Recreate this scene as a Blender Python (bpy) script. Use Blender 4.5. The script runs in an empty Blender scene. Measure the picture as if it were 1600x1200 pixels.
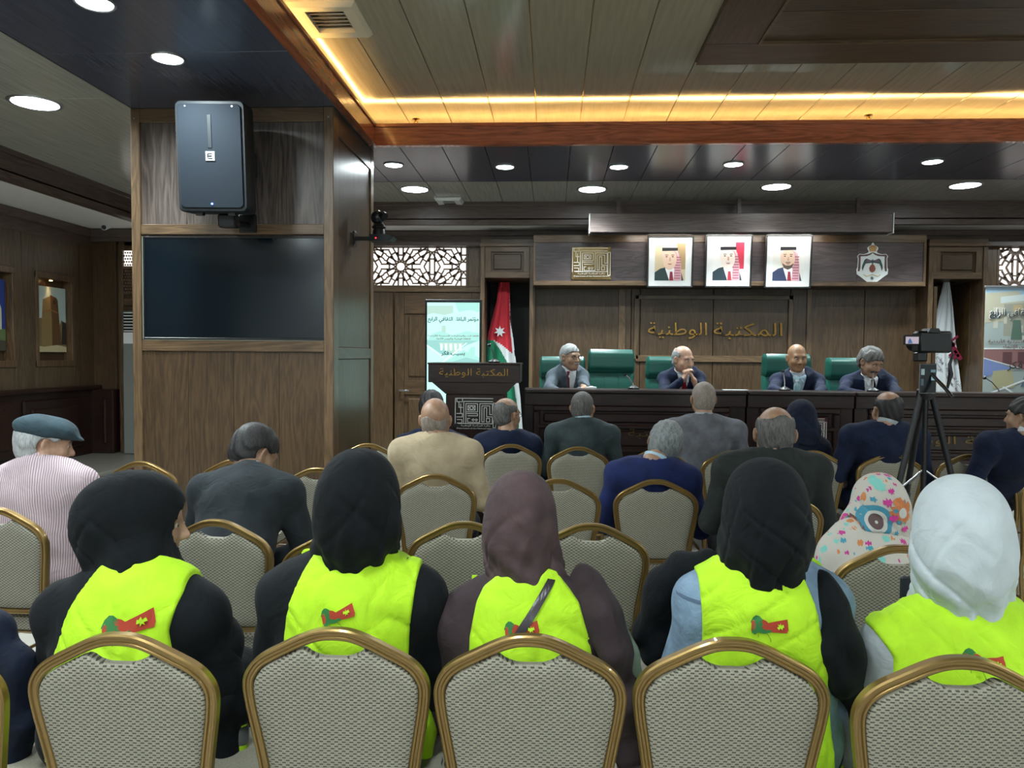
import bpy, bmesh, math, random
import numpy as np
from mathutils import Vector, Matrix, Euler
from mathutils.bvhtree import BVHTree
random.seed(4); np.random.seed(4)
SC = bpy.context.scene
COL = SC.collection
R = math.radians

# ---------------------------------------------------------------- camera
FPX = 1190.0
CAM = Vector((0, 0, 1.54))
cam_rot = (Euler((R(90 - 2.14), 0, R(3.0))).to_matrix() @ Matrix.Rotation(R(0.45), 3, 'Z'))
cd = bpy.data.cameras.new('camera'); cam = bpy.data.objects.new('camera', cd); COL.objects.link(cam)
cd.sensor_width = 36; cd.lens = FPX * 36 / 1600; cd.clip_start = 0.02
cam.matrix_world = Matrix.Translation(CAM) @ cam_rot.to_4x4()
SC.camera = cam

def at(px, py, Y):
    """point on the upright plane y=Y that the photograph shows at this pixel"""
    d = cam_rot @ Vector(((px - 800) / FPX, -(py - 600) / FPX, -1))
    return CAM + d * (Y / d.y)
def atz(px, py, z):
    d = cam_rot @ Vector(((px - 800) / FPX, -(py - 600) / FPX, -1))
    return CAM + d * ((z - CAM.z) / d.z)

# ---------------------------------------------------------------- world, exposure
w = bpy.data.worlds.new('world'); SC.world = w; w.use_nodes = True
w.node_tree.nodes['Background'].inputs[0].default_value = (0.75, 0.85, 1, 1)
w.node_tree.nodes['Background'].inputs[1].default_value = 0.6
SC.view_settings.view_transform = 'Standard'; SC.view_settings.look = 'None'
SC.view_settings.gamma = 1; SC.view_settings.use_curve_mapping = False
SC.view_settings.exposure = 0.0
BIG_W, SMALL_W, COVE_E = 44.0, 20.0, 75.0
LAMP_COL = (0.86, 0.97, 1.0)

# ---------------------------------------------------------------- helpers
def srgb(r, g, b):
    f = lambda c: (c / 255 / 12.92) if c <= 10 else ((c / 255 + 0.055) / 1.055) ** 2.4
    return (f(r), f(g), f(b), 1)
def mat(name, col, rough=0.5, metal=0.0, emis=None, es=1.0, coat=0.0, spec=None, sheen=0.0):
    m = bpy.data.materials.new(name); m.use_nodes = True
    b = m.node_tree.nodes['Principled BSDF']
    b.inputs['Base Color'].default_value = col if len(col) == 4 else (*col, 1)
    b.inputs['Roughness'].default_value = rough; b.inputs['Metallic'].default_value = metal
    if coat: b.inputs['Coat Weight'].default_value = coat
    if spec is not None: b.inputs['Specular IOR Level'].default_value = spec
    if sheen: b.inputs['Sheen Weight'].default_value = sheen
    if emis: b.inputs['Emission Color'].default_value = emis; b.inputs['Emission Strength'].default_value = es
    return m
def nd(m, t, **kw):
    n = m.node_tree.nodes.new(t)
    for k, v in kw.items(): setattr(n, k, v)
    return n
def lk(m, a, b): m.node_tree.links.new(a, b)
def math_n(m, op, a, b=None, c=None):
    n = nd(m, 'ShaderNodeMath', operation=op)
    for i, v in enumerate((a, b, c)):
        if v is None: continue
        if isinstance(v, (int, float)): n.inputs[i].default_value = v
        else: lk(m, v, n.inputs[i])
    return n.outputs[0]
def ramp(m, fac, stops):
    n = nd(m, 'ShaderNodeValToRGB'); e = n.color_ramp.elements
    while len(e) < len(stops): e.new(0.5)
    for i, (p, c) in enumerate(stops): e[i].position = p; e[i].color = c
    lk(m, fac, n.inputs[0]); return n.outputs[0]
def bump(m, h, strength=0.3, dist=0.01):
    n = nd(m, 'ShaderNodeBump'); n.inputs['Strength'].default_value = strength; n.inputs['Distance'].default_value = dist
    lk(m, h, n.inputs['Height']); lk(m, n.outputs[0], m.node_tree.nodes['Principled BSDF'].inputs['Normal'])
def wood(name, dark, light, rough=0.38, axis='Z', scale=1.0, coat=0.0, spec=0.5):
    m = mat(name, light, rough, coat=coat, spec=spec); B = m.node_tree.nodes['Principled BSDF']
    tc = nd(m, 'ShaderNodeTexCoord'); oi = nd(m, 'ShaderNodeObjectInfo')
    off = nd(m, 'ShaderNodeVectorMath', operation='ADD'); lk(m, tc.outputs['Object'], off.inputs[0])
    sc = nd(m, 'ShaderNodeVectorMath', operation='SCALE'); sc.inputs[3].default_value = 9.0
    cb = nd(m, 'ShaderNodeCombineXYZ')
    for i in range(3): lk(m, oi.outputs['Random'], cb.inputs[i])
    lk(m, cb.outputs[0], sc.inputs[0]); lk(m, sc.outputs[0], off.inputs[1])
    mp = nd(m, 'ShaderNodeMapping'); lk(m, off.outputs[0], mp.inputs[0])
    s = [9 * scale, 9 * scale, 9 * scale]; s['XYZ'.index(axis)] = 0.8 * scale
    mp.inputs['Scale'].default_value = s
    n1 = nd(m, 'ShaderNodeTexNoise'); n1.inputs['Scale'].default_value = 1.0; n1.inputs['Detail'].default_value = 3; n1.inputs['Distortion'].default_value = 0.6
    lk(m, mp.outputs[0], n1.inputs['Vector'])
    rings = math_n(m, 'FRACT', math_n(m, 'MULTIPLY', n1.outputs[0], 9.0))
    rings = math_n(m, 'ABSOLUTE', math_n(m, 'SUBTRACT', rings, 0.5))
    n2 = nd(m, 'ShaderNodeTexNoise'); n2.inputs['Scale'].default_value = 9.0; n2.inputs['Detail'].default_value = 4
    lk(m, mp.outputs[0], n2.inputs['Vector'])
    f = math_n(m, 'ADD', math_n(m, 'MULTIPLY', rings, 0.75), math_n(m, 'MULTIPLY', n2.outputs[0], 0.75))
    f = math_n(m, 'ADD', f, math_n(m, 'MULTIPLY', math_n(m, 'SUBTRACT', oi.outputs['Random'], 0.5), 0.18))
    c = ramp(m, f, [(0.2, dark), (0.85, light)])
    lk(m, c, B.inputs['Base Color']); bump(m, n2.outputs[0], 0.12, 0.004)
    return m

def mk(name, v, f, m=None, parent=None, smooth=False, loc=None):
    me = bpy.data.meshes.new(name); me.from_pydata([tuple(x) for x in v], [], f); me.update()
    if m:
        for q in (m if isinstance(m, (list, tuple)) else [m]): me.materials.append(q)
    if smooth: me.polygons.foreach_set('use_smooth', [True] * len(me.polygons))
    o = bpy.data.objects.new(name, me); COL.objects.link(o)
    if parent: o.parent = parent
    if loc is not None: o.location = loc
    return o
def tag(o, label=None, cat=None, group=None, kind=None):
    if label: o['label'] = label
    if cat: o['category'] = cat
    if group: o['group'] = group
    if kind: o['kind'] = kind
    return o
def thing(name, label, cat, loc=(0, 0, 0), rz=0.0, group=None, tilt=0.0):
    o = bpy.data.objects.new(name, None); COL.objects.link(o); o.empty_display_size = 0.1
    o.location = loc; o.rotation_euler = (tilt, 0, rz)
    return tag(o, label, cat, group)
def dup(root, loc=None, rz=None, label=None, group=None):
    r = root.copy(); COL.objects.link(r)
    if loc is not None: r.location = loc
    if rz is not None: r.rotation_euler = (0, 0, rz)
    if label: r['label'] = label
    if group: r['group'] = group
    for ch in list(root.children):
        c = ch.copy(); COL.objects.link(c); c.parent = r
        for g in list(ch.children):
            d = g.copy(); COL.objects.link(d); d.parent = c
    return r

def basis(d):
    d = Vector(d).normalized(); a = Vector((0, 0, 1)) if abs(d.z) < 0.9 else Vector((1, 0, 0))
    u = d.cross(a).normalized(); return u, d.cross(u).normalized()
class MB:
    def __init__(s, origin=(0, 0, 0)): s.v = []; s.f = []; s.o = Vector(origin)
    def add(s, v, f):
        n = len(s.v); s.v += [Vector(x) - s.o for x in v]; s.f += [tuple(i + n for i in q) for q in f]; return s
    def box(s, a, b, bev=0.0):
        x0, x1 = sorted((a[0], b[0])); y0, y1 = sorted((a[1], b[1])); z0, z1 = sorted((a[2], b[2]))
        bev = min(bev, (x1 - x0) * .45, (y1 - y0) * .45, (z1 - z0) * .45)
        if bev <= 0:
            v = [(x, y, z) for x in (x0, x1) for y in (y0, y1) for z in (z0, z1)]
            return s.add(v, [(0, 1, 3, 2), (4, 6, 7, 5), (0, 4, 5, 1), (2, 3, 7, 6), (0, 2, 6, 4), (1, 5, 7, 3)])
        v = []; idx = {}
        for i, x in enumerate((x0, x1)):
            for j, y in enumerate((y0, y1)):
                for k, z in enumerate((z0, z1)):
                    sx, sy, sz = (1 - 2 * i) * bev, (1 - 2 * j) * bev, (1 - 2 * k) * bev
                    idx[i, j, k, 0] = len(v); v.append((x, y + sy, z + sz))
                    idx[i, j, k, 1] = len(v); v.append((x + sx, y, z + sz))
                    idx[i, j, k, 2] = len(v); v.append((x + sx, y + sy, z))
        f = []
        for i in (0, 1): f.append([idx[i, 0, 0, 0], idx[i, 1, 0, 0], idx[i, 1, 1, 0], idx[i, 0, 1, 0]][::(-1 if i == 0 else 1)])
        for j in (0, 1): f.append([idx[0, j, 0, 1], idx[1, j, 0, 1], idx[1, j, 1, 1], idx[0, j, 1, 1]][::(1 if j == 0 else -1)])
        for k in (0, 1): f.append([idx[0, 0, k, 2], idx[1, 0, k, 2], idx[1, 1, k, 2], idx[0, 1, k, 2]][::(-1 if k == 0 else 1)])
        for j in (0, 1):
            for k in (0, 1): f.append([idx[0, j, k, 1], idx[1, j, k, 1], idx[1, j, k, 2], idx[0, j, k, 2]])
        for i in (0, 1):
            for k in (0, 1): f.append([idx[i, 0, k, 0], idx[i, 1, k, 0], idx[i, 1, k, 2], idx[i, 0, k, 2]])
        for i in (0, 1):
            for j in (0, 1): f.append([idx[i, j, 0, 0], idx[i, j, 1, 0], idx[i, j, 1, 1], idx[i, j, 0, 1]])
        for c in [(i, j, k) for i in (0, 1) for j in (0, 1) for k in (0, 1)]: f.append([idx[(*c, 0)], idx[(*c, 1)], idx[(*c, 2)]])
        return s.add(v, f)
    def tube(s, pts, r, n=10, caps=True, prof=None, up=None, closed=False):
        """sweep a circle (or prof = [(u,v)]) along pts"""
        pts = [Vector(p) for p in pts]; rs = r if isinstance(r, (list, tuple)) else [r] * len(pts)
        N = len(pts); rings = []; u = None
        for i, p in enumerate(pts):
            if closed: d = (pts[(i + 1) % N] - pts[i - 1]).normalized()
            else: d = (pts[min(i + 1, N - 1)] - pts[max(i - 1, 0)]).normalized()
            if up is not None:
                v_ = Vector(up); u = d.cross(v_).normalized(); w_ = u.cross(d).normalized()
            else:
                if u is None: u, w_ = basis(d)
                else:
                    u = (u - d * u.dot(d)).normalized(); w_ = d.cross(u).normalized()
            if prof: rings.append([p + u * a * rs[i] + w_ * b * rs[i] for a, b in prof])
            else: rings.append([p + (u * math.cos(2 * math.pi * k / n) + w_ * math.sin(2 * math.pi * k / n)) * rs[i] for k in range(n)])
        n = len(rings[0]); v = [q for r_ in rings for q in r_]; f = []
        for i in range(N if closed else N - 1):
            j = (i + 1) % N
            for k in range(n): f.append((i * n + k, i * n + (k + 1) % n, j * n + (k + 1) % n, j * n + k))
        if caps and not closed: f += [tuple(range(n))[::-1], tuple((N - 1) * n + k for k in range(n))]
        return s.add(v, f)
    def cyl(s, a, b, r, n=20, r2=None): return s.tube([a, b], [r, r if r2 is None else r2], n)
    def lathe(s, c, prof, n=24, axis=(0, 0, 1)):
        c = Vector(c); d = Vector(axis).normalized(); u, w_ = basis(d); v = []; f = []
        for (r_, h) in prof: v += [c + d * h + (u * math.cos(2 * math.pi * k / n) + w_ * math.sin(2 * math.pi * k / n)) * r_ for k in range(n)]
        for i in range(len(prof) - 1):
            for k in range(n): f.append((i * n + k, i * n + (k + 1) % n, (i + 1) * n + (k + 1) % n, (i + 1) * n + k))
        f += [tuple(range(n))[::-1], tuple((len(prof) - 1) * n + k for k in range(n))]
        return s.add(v, f)
    def sphere(s, c, r, n=16, m=10):
        c = Vector(c); rr = r if isinstance(r, (list, tuple)) else (r, r, r); v = []; f = []
        for i in range(m + 1):
            t = math.pi * i / m
            for k in range(n):
                a = 2 * math.pi * k / n
                v.append(c + Vector((rr[0] * math.sin(t) * math.cos(a), rr[1] * math.sin(t) * math.sin(a), rr[2] * math.cos(t))))
        for i in range(m):
            for k in range(n): f.append((i * n + k, (i + 1) * n + k, (i + 1) * n + (k + 1) % n, i * n + (k + 1) % n))
        return s.add(v, f)
    def prism(s, pts, y0, y1, plane='XZ'):
        """2D outline extruded; plane XZ -> depth along Y"""
        n = len(pts); g = {'XZ': lambda p, d: (p[0], d, p[1]), 'XY': lambda p, d: (p[0], p[1], d), 'YZ': lambda p, d: (d, p[0], p[1])}[plane]
        v = [g(p, y0) for p in pts] + [g(p, y1) for p in pts]
        f = [(i, (i + 1) % n, n + (i + 1) % n, n + i) for i in range(n)] + [tuple(range(n))[::-1], tuple(range(n, 2 * n))]
        return s.add(v, f)
    def build(s, name, m=None, parent=None, smooth=False, loc=None):
        o = mk(name, s.v, s.f, m, parent, False, loc)
        if smooth:
            bm = bmesh.new(); bm.from_mesh(o.data); bmesh.ops.recalc_face_normals(bm, faces=bm.faces)
            for fc in bm.faces: fc.smooth = True
            for e in bm.edges:
                if len(e.link_faces) == 2 and e.calc_face_angle(0) > R(38): e.smooth = False
            bm.to_mesh(o.data); bm.free()
        else:
            bm = bmesh.new(); bm.from_mesh(o.data); bmesh.ops.recalc_face_normals(bm, faces=bm.faces); bm.to_mesh(o.data); bm.free()
        return o
def struct(o, label=None, name=None): o['kind'] = 'structure'; (label and o.__setitem__('label', label)); return o
def prect(x0, y0, x1, y1, Y):
    """upright rectangle on plane y=Y spanned by two pixels -> (X0, Z0, X1, Z1)"""
    xm, ym = (x0 + x1) / 2, (y0 + y1) / 2
    return at(x0, ym, Y).x, at(xm, y1, Y).z, at(x1, ym, Y).x, at(xm, y0, Y).z
def pbox(mb, x0, y0, x1, y1, Y, d, bev=0.0):
    X0, Z0, X1, Z1 = prect(x0, y0, x1, y1, Y)
    return mb.box((X0, Y, Z0), (X1, Y + d, Z1), bev)

# Arabic shaping with presentation forms (the font has the glyphs, the curve object does no joining)
_AR = {'\u0627': (0xFE8D, 2), '\u0628': (0xFE8F, 4), '\u0629': (0xFE93, 2), '\u062A': (0xFE95, 4), '\u062B': (0xFE99, 4), '\u062C': (0xFE9D, 4),
       '\u062D': (0xFEA1, 4), '\u062E': (0xFEA5, 4), '\u062F': (0xFEA9, 2), '\u0630': (0xFEAB, 2), '\u0631': (0xFEAD, 2), '\u0632': (0xFEAF, 2),
       '\u0633': (0xFEB1, 4), '\u0634': (0xFEB5, 4), '\u0635': (0xFEB9, 4), '\u0636': (0xFEBD, 4), '\u0637': (0xFEC1, 4), '\u0638': (0xFEC5, 4),
       '\u0639': (0xFEC9, 4), '\u063A': (0xFECD, 4), '\u0641': (0xFED1, 4), '\u0642': (0xFED5, 4), '\u0643': (0xFED9, 4), '\u0644': (0xFEDD, 4),
       '\u0645': (0xFEE1, 4), '\u0646': (0xFEE5, 4), '\u0647': (0xFEE9, 4), '\u0648': (0xFEED, 2), '\u064A': (0xFEF1, 4), '\u0621': (0xFE80, 1),
       '\u0623': (0xFE83, 2), '\u0624': (0xFE85, 2), '\u0625': (0xFE87, 2), '\u0649': (0xFEEF, 2), '\u0626': (0xFE89, 4)}
def arabic(t):
    out = []
    for i, ch in enumerate(t):
        if ch not in _AR: out.append(ch); continue
        base, n = _AR[ch]; pv = t[i - 1] if i else ' '; nx = t[i + 1] if i + 1 < len(t) else ' '
        jp = pv in _AR and _AR[pv][1] == 4 and n >= 2; jn = nx in _AR and _AR[nx][1] >= 2 and n == 4
        out.append(chr(base + (3 if jp and jn else 2 if jn else 1 if jp else 0)))
    return ''.join(out)[::-1]
def text(name, s, size, m, parent=None, loc=(0, 0, 0), rot=(math.pi / 2, 0, 0), ext=0.002, align='CENTER', width=None, off=0.0, ar=True, height=None):
    c = bpy.data.curves.new(name, 'FONT'); c.body = arabic(s) if ar else s; c.size = size; c.extrude = ext; c.align_x = align
    c.align_y = 'CENTER'; c.resolution_u = 2; c.offset = off
    t = bpy.data.objects.new(name, c); COL.objects.link(t)
    me = bpy.data.meshes.new_from_object(t.evaluated_get(bpy.context.evaluated_depsgraph_get())); bpy.data.objects.remove(t)
    n = len(me.vertices); co = np.empty(n * 3, np.float32); me.vertices.foreach_get('co', co); co = co.reshape(-1, 3)
    if n:
        ctr = (co.max(0) + co.min(0)) / 2; co[:, :2] -= ctr[:2]
        if width: co[:, 0] *= width / max(np.ptp(co[:, 0]), 1e-6)
        if height: co[:, 1] *= height / max(np.ptp(co[:, 1]), 1e-6)
        if align == 'LEFT': co[:, 0] -= co[:, 0].min()
        me.vertices.foreach_set('co', co.ravel())
    me.materials.clear(); me.materials.append(m); me.name = name
    o = bpy.data.objects.new(name, me); COL.objects.link(o); o.location = loc; o.rotation_euler = rot
    if parent: o.parent = parent
    return o
# ---------------------------------------------------------------- materials
M = {}
M['wood'] = wood('walnut wood', srgb(54, 41, 28), srgb(88, 68, 46), 0.36)
M['woodx'] = wood('walnut wood across', srgb(54, 41, 28), srgb(88, 68, 46), 0.36, 'X')
M['woody'] = wood('walnut wood along', srgb(54, 41, 28), srgb(88, 68, 46), 0.36, 'Y')
M['edge'] = wood('lighter walnut edging', srgb(66, 51, 36), srgb(114, 91, 66), 0.34)
M['edgex'] = wood('lighter walnut edging across', srgb(66, 51, 36), srgb(114, 91, 66), 0.34, 'X')
M['desk'] = wood('mahogany', srgb(24, 13, 10), srgb(48, 29, 24), 0.3, 'X')
M['deskz'] = wood('mahogany upright', srgb(24, 13, 10), srgb(48, 29, 24), 0.3, 'Z')
M['beam'] = wood('reddish beam wood', srgb(104, 52, 30), srgb(176, 98, 60), 0.24, 'X', coat=0.4)
M['beamy'] = wood('reddish beam wood along', srgb(124, 66, 38), srgb(164, 92, 56), 0.24, 'Y', coat=0.4)
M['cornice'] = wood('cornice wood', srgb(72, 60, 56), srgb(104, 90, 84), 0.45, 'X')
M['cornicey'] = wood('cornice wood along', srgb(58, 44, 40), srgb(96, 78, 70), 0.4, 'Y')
def laminate(name, c1, c2, rough):
    m = mat(name, c2, rough, spec=0.6); B = m.node_tree.nodes['Principled BSDF']
    tc = nd(m, 'ShaderNodeTexCoord'); mp = nd(m, 'ShaderNodeMapping'); mp.inputs['Scale'].default_value = (14, 0.7, 5); lk(m, tc.outputs['Object'], mp.inputs[0])
    n = nd(m, 'ShaderNodeTexNoise'); n.inputs['Scale'].default_value = 3; n.inputs['Detail'].default_value = 5; lk(m, mp.outputs[0], n.inputs['Vector'])
    lk(m, ramp(m, n.outputs[0], [(0.3, c1), (0.7, c2)]), B.inputs['Base Color'])
    n3 = nd(m, 'ShaderNodeTexNoise'); n3.inputs['Scale'].default_value = 1.6; lk(m, tc.outputs['Object'], n3.inputs['Vector']); bump(m, n3.outputs[0], 0.03, 0.03)
    return m
M['plank_hi'] = laminate('glossy tan ceiling laminate', srgb(152, 144, 126), srgb(166, 158, 139), 0.13)
M['plank_dark'] = laminate('glossy dark ceiling laminate', srgb(68, 73, 88), srgb(76, 81, 97), 0.22)
M['plank_mid'] = laminate('glossy grey ceiling laminate', srgb(150, 150, 143), srgb(172, 171, 163), 0.2)
M['gold'] = mat('brass seam', srgb(190, 150, 80), 0.3, 0.9)
M['seam'] = mat('dark seam', srgb(18, 16, 15), 0.6)
M['white_ceiling'] = mat('white painted plaster', srgb(222, 222, 218), 0.7)
M['black'] = mat('black plastic', srgb(16, 18, 20), 0.4)
M['metal'] = mat('brushed metal', srgb(170, 172, 175), 0.3, 0.9)
M['white'] = mat('white paint', srgb(225, 228, 228), 0.5)
M['brass'] = mat('polished brass letters', srgb(150, 116, 62), 0.1, 1.0)
M['glow'] = mat('lit lamp lens', (1, 1, 1, 1), 0.5, emis=(*LAMP_COL, 1), es=22)
M['day'] = mat('daylight window pane', (1, 1, 1, 1), 0.5, emis=(1.0, 0.96, 0.92, 1), es=1.25)
M['led'] = mat('warm rope light', (1, 0.8, 0.5, 1), 0.5, emis=(1.0, 0.60, 0.20, 1), es=COVE_E)

# floor: polished pale stone tiles
def tile_mat():
    m = mat('polished stone tiles', srgb(170, 166, 156), 0.16); B = m.node_tree.nodes['Principled BSDF']
    tc = nd(m, 'ShaderNodeTexCoord'); br = nd(m, 'ShaderNodeTexBrick'); br.offset = 0; lk(m, tc.outputs['Object'], br.inputs[0])
    br.inputs['Scale'].default_value = 1.0; br.inputs['Brick Width'].default_value = 0.6; br.inputs['Row Height'].default_value = 0.6; br.inputs['Mortar Size'].default_value = 0.004
    br.inputs['Color1'].default_value = srgb(168, 165, 156); br.inputs['Color2'].default_value = srgb(182, 178, 168); br.inputs['Mortar'].default_value = srgb(110, 106, 98)
    lk(m, br.outputs[0], B.inputs['Base Color']); return m
XL, XR, YB, YF = -5.775, 10.115, -3.0, 9.3
XC = 2.17
SOF, HI, WH = 3.29, 3.56, 3.04
BX0, BX1, BY1 = -1.49, 5.83, 6.35         # inner rectangle of the cove
DX0, DY1 = -3.03, 7.72                    # outer edge of the dark soffit
MX0, MY1 = -4.74, 8.80                    # outer edge of the grey soffit
DX1, MX1 = 2 * XC - DX0, 2 * XC - MX0
struct(MB().box((XL - .2, YB - .2, -0.1), (XR + .2, YF + 1.4, 0)).build('floor', tile_mat()), 'pale polished stone tile floor')
struct(MB().box((XL - .15, YB, 0), (XL, YF, 3.4)).build('wall_left', M['wood']), 'dark wooden panelled side wall')
struct(MB().box((XR, YB, 0), (XR + .15, YF, 3.4)).build('wall_right', M['wood']))
struct(MB().box((XL - .15, YB - .15, 0), (XR + .15, YB, 3.8)).build('wall_back', M['white']))

# ---- ceiling: backing slabs + planks
ceil = MB()
ceil.box((BX0 - .5, YB, HI + .02), (BX1 + .5, BY1 + .5, HI + .06))
ceiling = struct(ceil.build('ceiling', M['gold']), 'suspended ceiling of glossy laminate planks')
def planks(x0, x1, y0, y1, z, wd, start, m, name='ceiling_plank', gap=0.005, brk=None):
    x = start - math.ceil((start - x0) / wd) * wd
    while x < x1 - 1e-4:
        a, b = max(x, x0), min(x + wd - gap, x1)
        if b - a > 0.02:
            ys = [y0] + [t for t in (brk or []) if y0 < t < y1] + [y1]
            for p, q in zip(ys[:-1], ys[1:]):
                MB(((a + b) / 2, (p + q) / 2, z)).box((a, p + .002, z), (b, q - .002, z + .015), 0.002).build(name, m, ceiling, loc=((a + b) / 2, (p + q) / 2, z))
        x += wd
xs = atz(837, 155, HI).x
planks(BX0 - .48, BX1 + .48, YB, BY1 + .48, HI, 0.37, xs, M['plank_hi'])
MB().box((BX0 - .5, BY1 + .48, SOF + .02), (BX1 + .5, BY1 + .52, HI + .02)).box((BX0 - .52, YB, SOF + .02), (BX0 - .48, BY1 + .5, HI + .02)).box((BX1 + .48, YB, SOF + .02), (BX1 + .52, BY1 + .5, HI + .02)).build('cove_wall', M['white'], ceiling)
MB().box((DX0, YB, SOF + .02), (BX0 - .02, BY1, SOF + .05)).box((BX1 + .02, YB, SOF + .02), (DX1, BY1, SOF + .05)).box((DX0, BY1 + .02, SOF + .02), (DX1, DY1, SOF + .05)).build('soffit_backing', M['seam'], ceiling)
MB().box((MX0, YB, SOF + .035), (DX0, DY1, SOF + .06)).box((DX1, YB, SOF + .035), (MX1, DY1, SOF + .06)).box((MX0, DY1, SOF + .035), (MX1, MY1, SOF + .06)).build('soffit_backing', M['seam'], ceiling)
MB().box((DX0, DY1 - .004, SOF), (DX1, DY1 + .004, SOF + .04)).box((DX0 - .004, YB, SOF), (DX0 + .004, DY1, SOF + .04)).build('soffit_edge', M['seam'], ceiling)
s2 = atz(715, 225, SOF).x
s2 = atz(689, 226, SOF).x
planks(DX0, DX1, BY1 + .03, DY1 - .006, SOF, 0.36, s2, M['plank_dark'])
planks(MX0, MX1, DY1 + .006, MY1, SOF + .012, 0.36, s2, M['plank_mid'])
planks(DX0 + .006, BX0 - .03, YB, BY1 + .02, SOF, 1.6, DX0, M['plank_dark'], brk=[0.9, 4.4])
planks(BX1 + .03, DX1 - .006, YB, BY1 + .02, SOF, 1.6, BX1, M['plank_dark'], brk=[0.9, 4.4])
planks(MX0, DX0 - .006, YB, DY1, SOF + .012, 1.8, MX0, M['plank_mid'], brk=[2.2, 5.2])
planks(DX1 + .006, MX1, YB, DY1, SOF + .012, 1.8, DX1, M['plank_mid'], brk=[2.2, 5.2])
# beams round the cove (real boards with a lip)
def beam(axis, a, b, pos, sgn, m, name):
    t = MB()
    def bx(p0, p1, z0, z1, bev=.004):
        if axis == 'X': t.box((a, min(p0, p1), z0), (b, max(p0, p1), z1), bev)
        else: t.box((min(p0, p1), a, z0), (max(p0, p1), b, z1), bev)
    bx(pos, pos + sgn * .035, SOF - .005, 3.455)
    bx(pos - sgn * .012, pos + sgn * .02, 3.43, 3.46)
    bx(pos - sgn * .012, pos + sgn * .05, SOF - .012, SOF + .015)
    bx(pos + sgn * .01, pos + sgn * .5, SOF + .022, SOF + .05)
    return struct(t.build(name, m), 'reddish wooden cove beam')
beam('X', BX0 - .02, BX1 + .02, BY1, 1, M['beam'], 'trim_1')
beam('Y', YB, BY1, BX0, -1, M['beamy'], 'trim_2')
beam('Y', YB, BY1, BX1, 1, M['beamy'], 'trim_3')
# warm rope light lying in the cove
rl = thing('rope_light', 'warm glowing rope light hidden in the ceiling cove', 'light')
zl = 3.425
path = [(BX0 - .13, YB + .1, zl)] + [(BX0 - .13, y, zl + random.uniform(-.006, .006)) for y in np.arange(YB + 1, BY1, .6)] + [(BX0 - .13, BY1 + .13, zl)] + \
       [(x, BY1 + .13 + random.uniform(-.02, .02), zl + random.uniform(-.006, .006)) for x in np.arange(BX0 + .5, BX1, .55)] + [(BX1 + .13, BY1 + .13, zl), (BX1 + .13, YB + .1, zl)]
MB().tube(path, 0.008, 6).build('light_tube', M['led'], rl)
sup = MB()
for p in path: sup.box((p[0] - .01, p[1] - .01, SOF + .05), (p[0] + .01, p[1] + .01, p[2] - .007))
sup.build('clip', M['white'], rl)['kind'] = 'stuff'

# hanging dark wooden coffer in the middle of the high ceiling
o = atz(1087, 102, HI - .03); i_ = atz(1187, 68, HI - .03)
cx0, cy1, ix0, iy1 = o.x, o.y, i_.x, i_.y
cx1, cy0 = 2 * XC - cx0 + .3, -1.0
ix1, iy0 = cx1 - (ix0 - cx0), cy0 + .35
cof = thing('ceiling_coffer', 'large dark wooden coffer panel set in the middle of the high ceiling', 'ceiling panel', (cx0, cy1, HI))
og = (cx0, cy1, HI)
z0, z1 = HI - .03, HI
for (a, b, mm) in (((cx0, iy1, z0), (cx1, cy1, z1), 'woodx'), ((cx0, cy0, z0), (cx1, iy0, z1), 'woodx'), ((cx0, iy0, z0), (ix0, iy1, z1), 'woody'), ((ix1, iy0, z0), (cx1, iy1, z1), 'woody')):
    MB(og).box(a, b, .003).build('frame_board', M[mm], cof)
yy = iy1
while yy > iy0 + .05:
    y2 = max(yy - .42, iy0)
    MB(og).box((ix0, y2 + .006, z0 + .012), (ix1, yy - .004, z1), .003).build('panel_board', M['woodx'], cof); yy = y2
t = MB(og)
t.box((ix0 - .012, iy0, z0 - .008), (ix0 + .006, iy1, z1)).box((ix1 - .006, iy0, z0 - .008), (ix1 + .012, iy1, z1)).box((ix0, iy1 - .006, z0 - .008), (ix1, iy1 + .012, z1)).box((ix0, iy0 - .01, z0 - .008), (ix1, iy0 + .006, z1))
t.build('moulding', M['edgex'], cof)

# fascia between grey soffit and the white outer ceiling, white outer ceiling, cornice
f = MB()
f.box((MX0 - .05, MY1, WH + .06), (MX1 + .05, MY1 + .05, SOF + .06)).box((MX0 - .02, MY1 - .02, SOF - .03), (MX1 + .02, MY1 + .02, SOF + .02), .004).box((MX0 - .1, MY1 + .0, WH), (MX1 + .1, MY1 + .06, WH + .08), .006)
struct(f.build('trim_4', M['cornice']), 'brown wooden fascia under the ceiling step')
f = MB()
f.box((MX0 - .05, YB, WH + .06), (MX0, MY1, SOF + .06)).box((MX0 - .02, YB, SOF - .03), (MX0 + .02, MY1, SOF + .02), .004).box((MX0 - .12, YB, WH), (MX0, MY1, WH + .08), .006)
struct(f.build('trim_5', M['cornicey']), 'brown wooden fascia under the ceiling step')
f = MB(); f.box((MX1, YB, WH), (MX1 + .1, MY1, SOF + .06)); struct(f.build('trim_6', M['cornicey']))
MB().box((XL - .1, YB, WH + .012), (MX0 - .04, YF + .1, WH + .05)).box((MX0 - .05, MY1 + .04, WH + .012), (MX1 + .05, YF + .1, WH + .05)).box((MX1 + .04, YB, WH + .012), (XR + .1, YF + .1, WH + .05)).build('white_border', M['white_ceiling'], ceiling)
MB().box((XL - .2, YB - .2, 3.75), (XR + .2, YF + .3, 3.85)).build('slab', M['white_ceiling'], ceiling)

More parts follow.
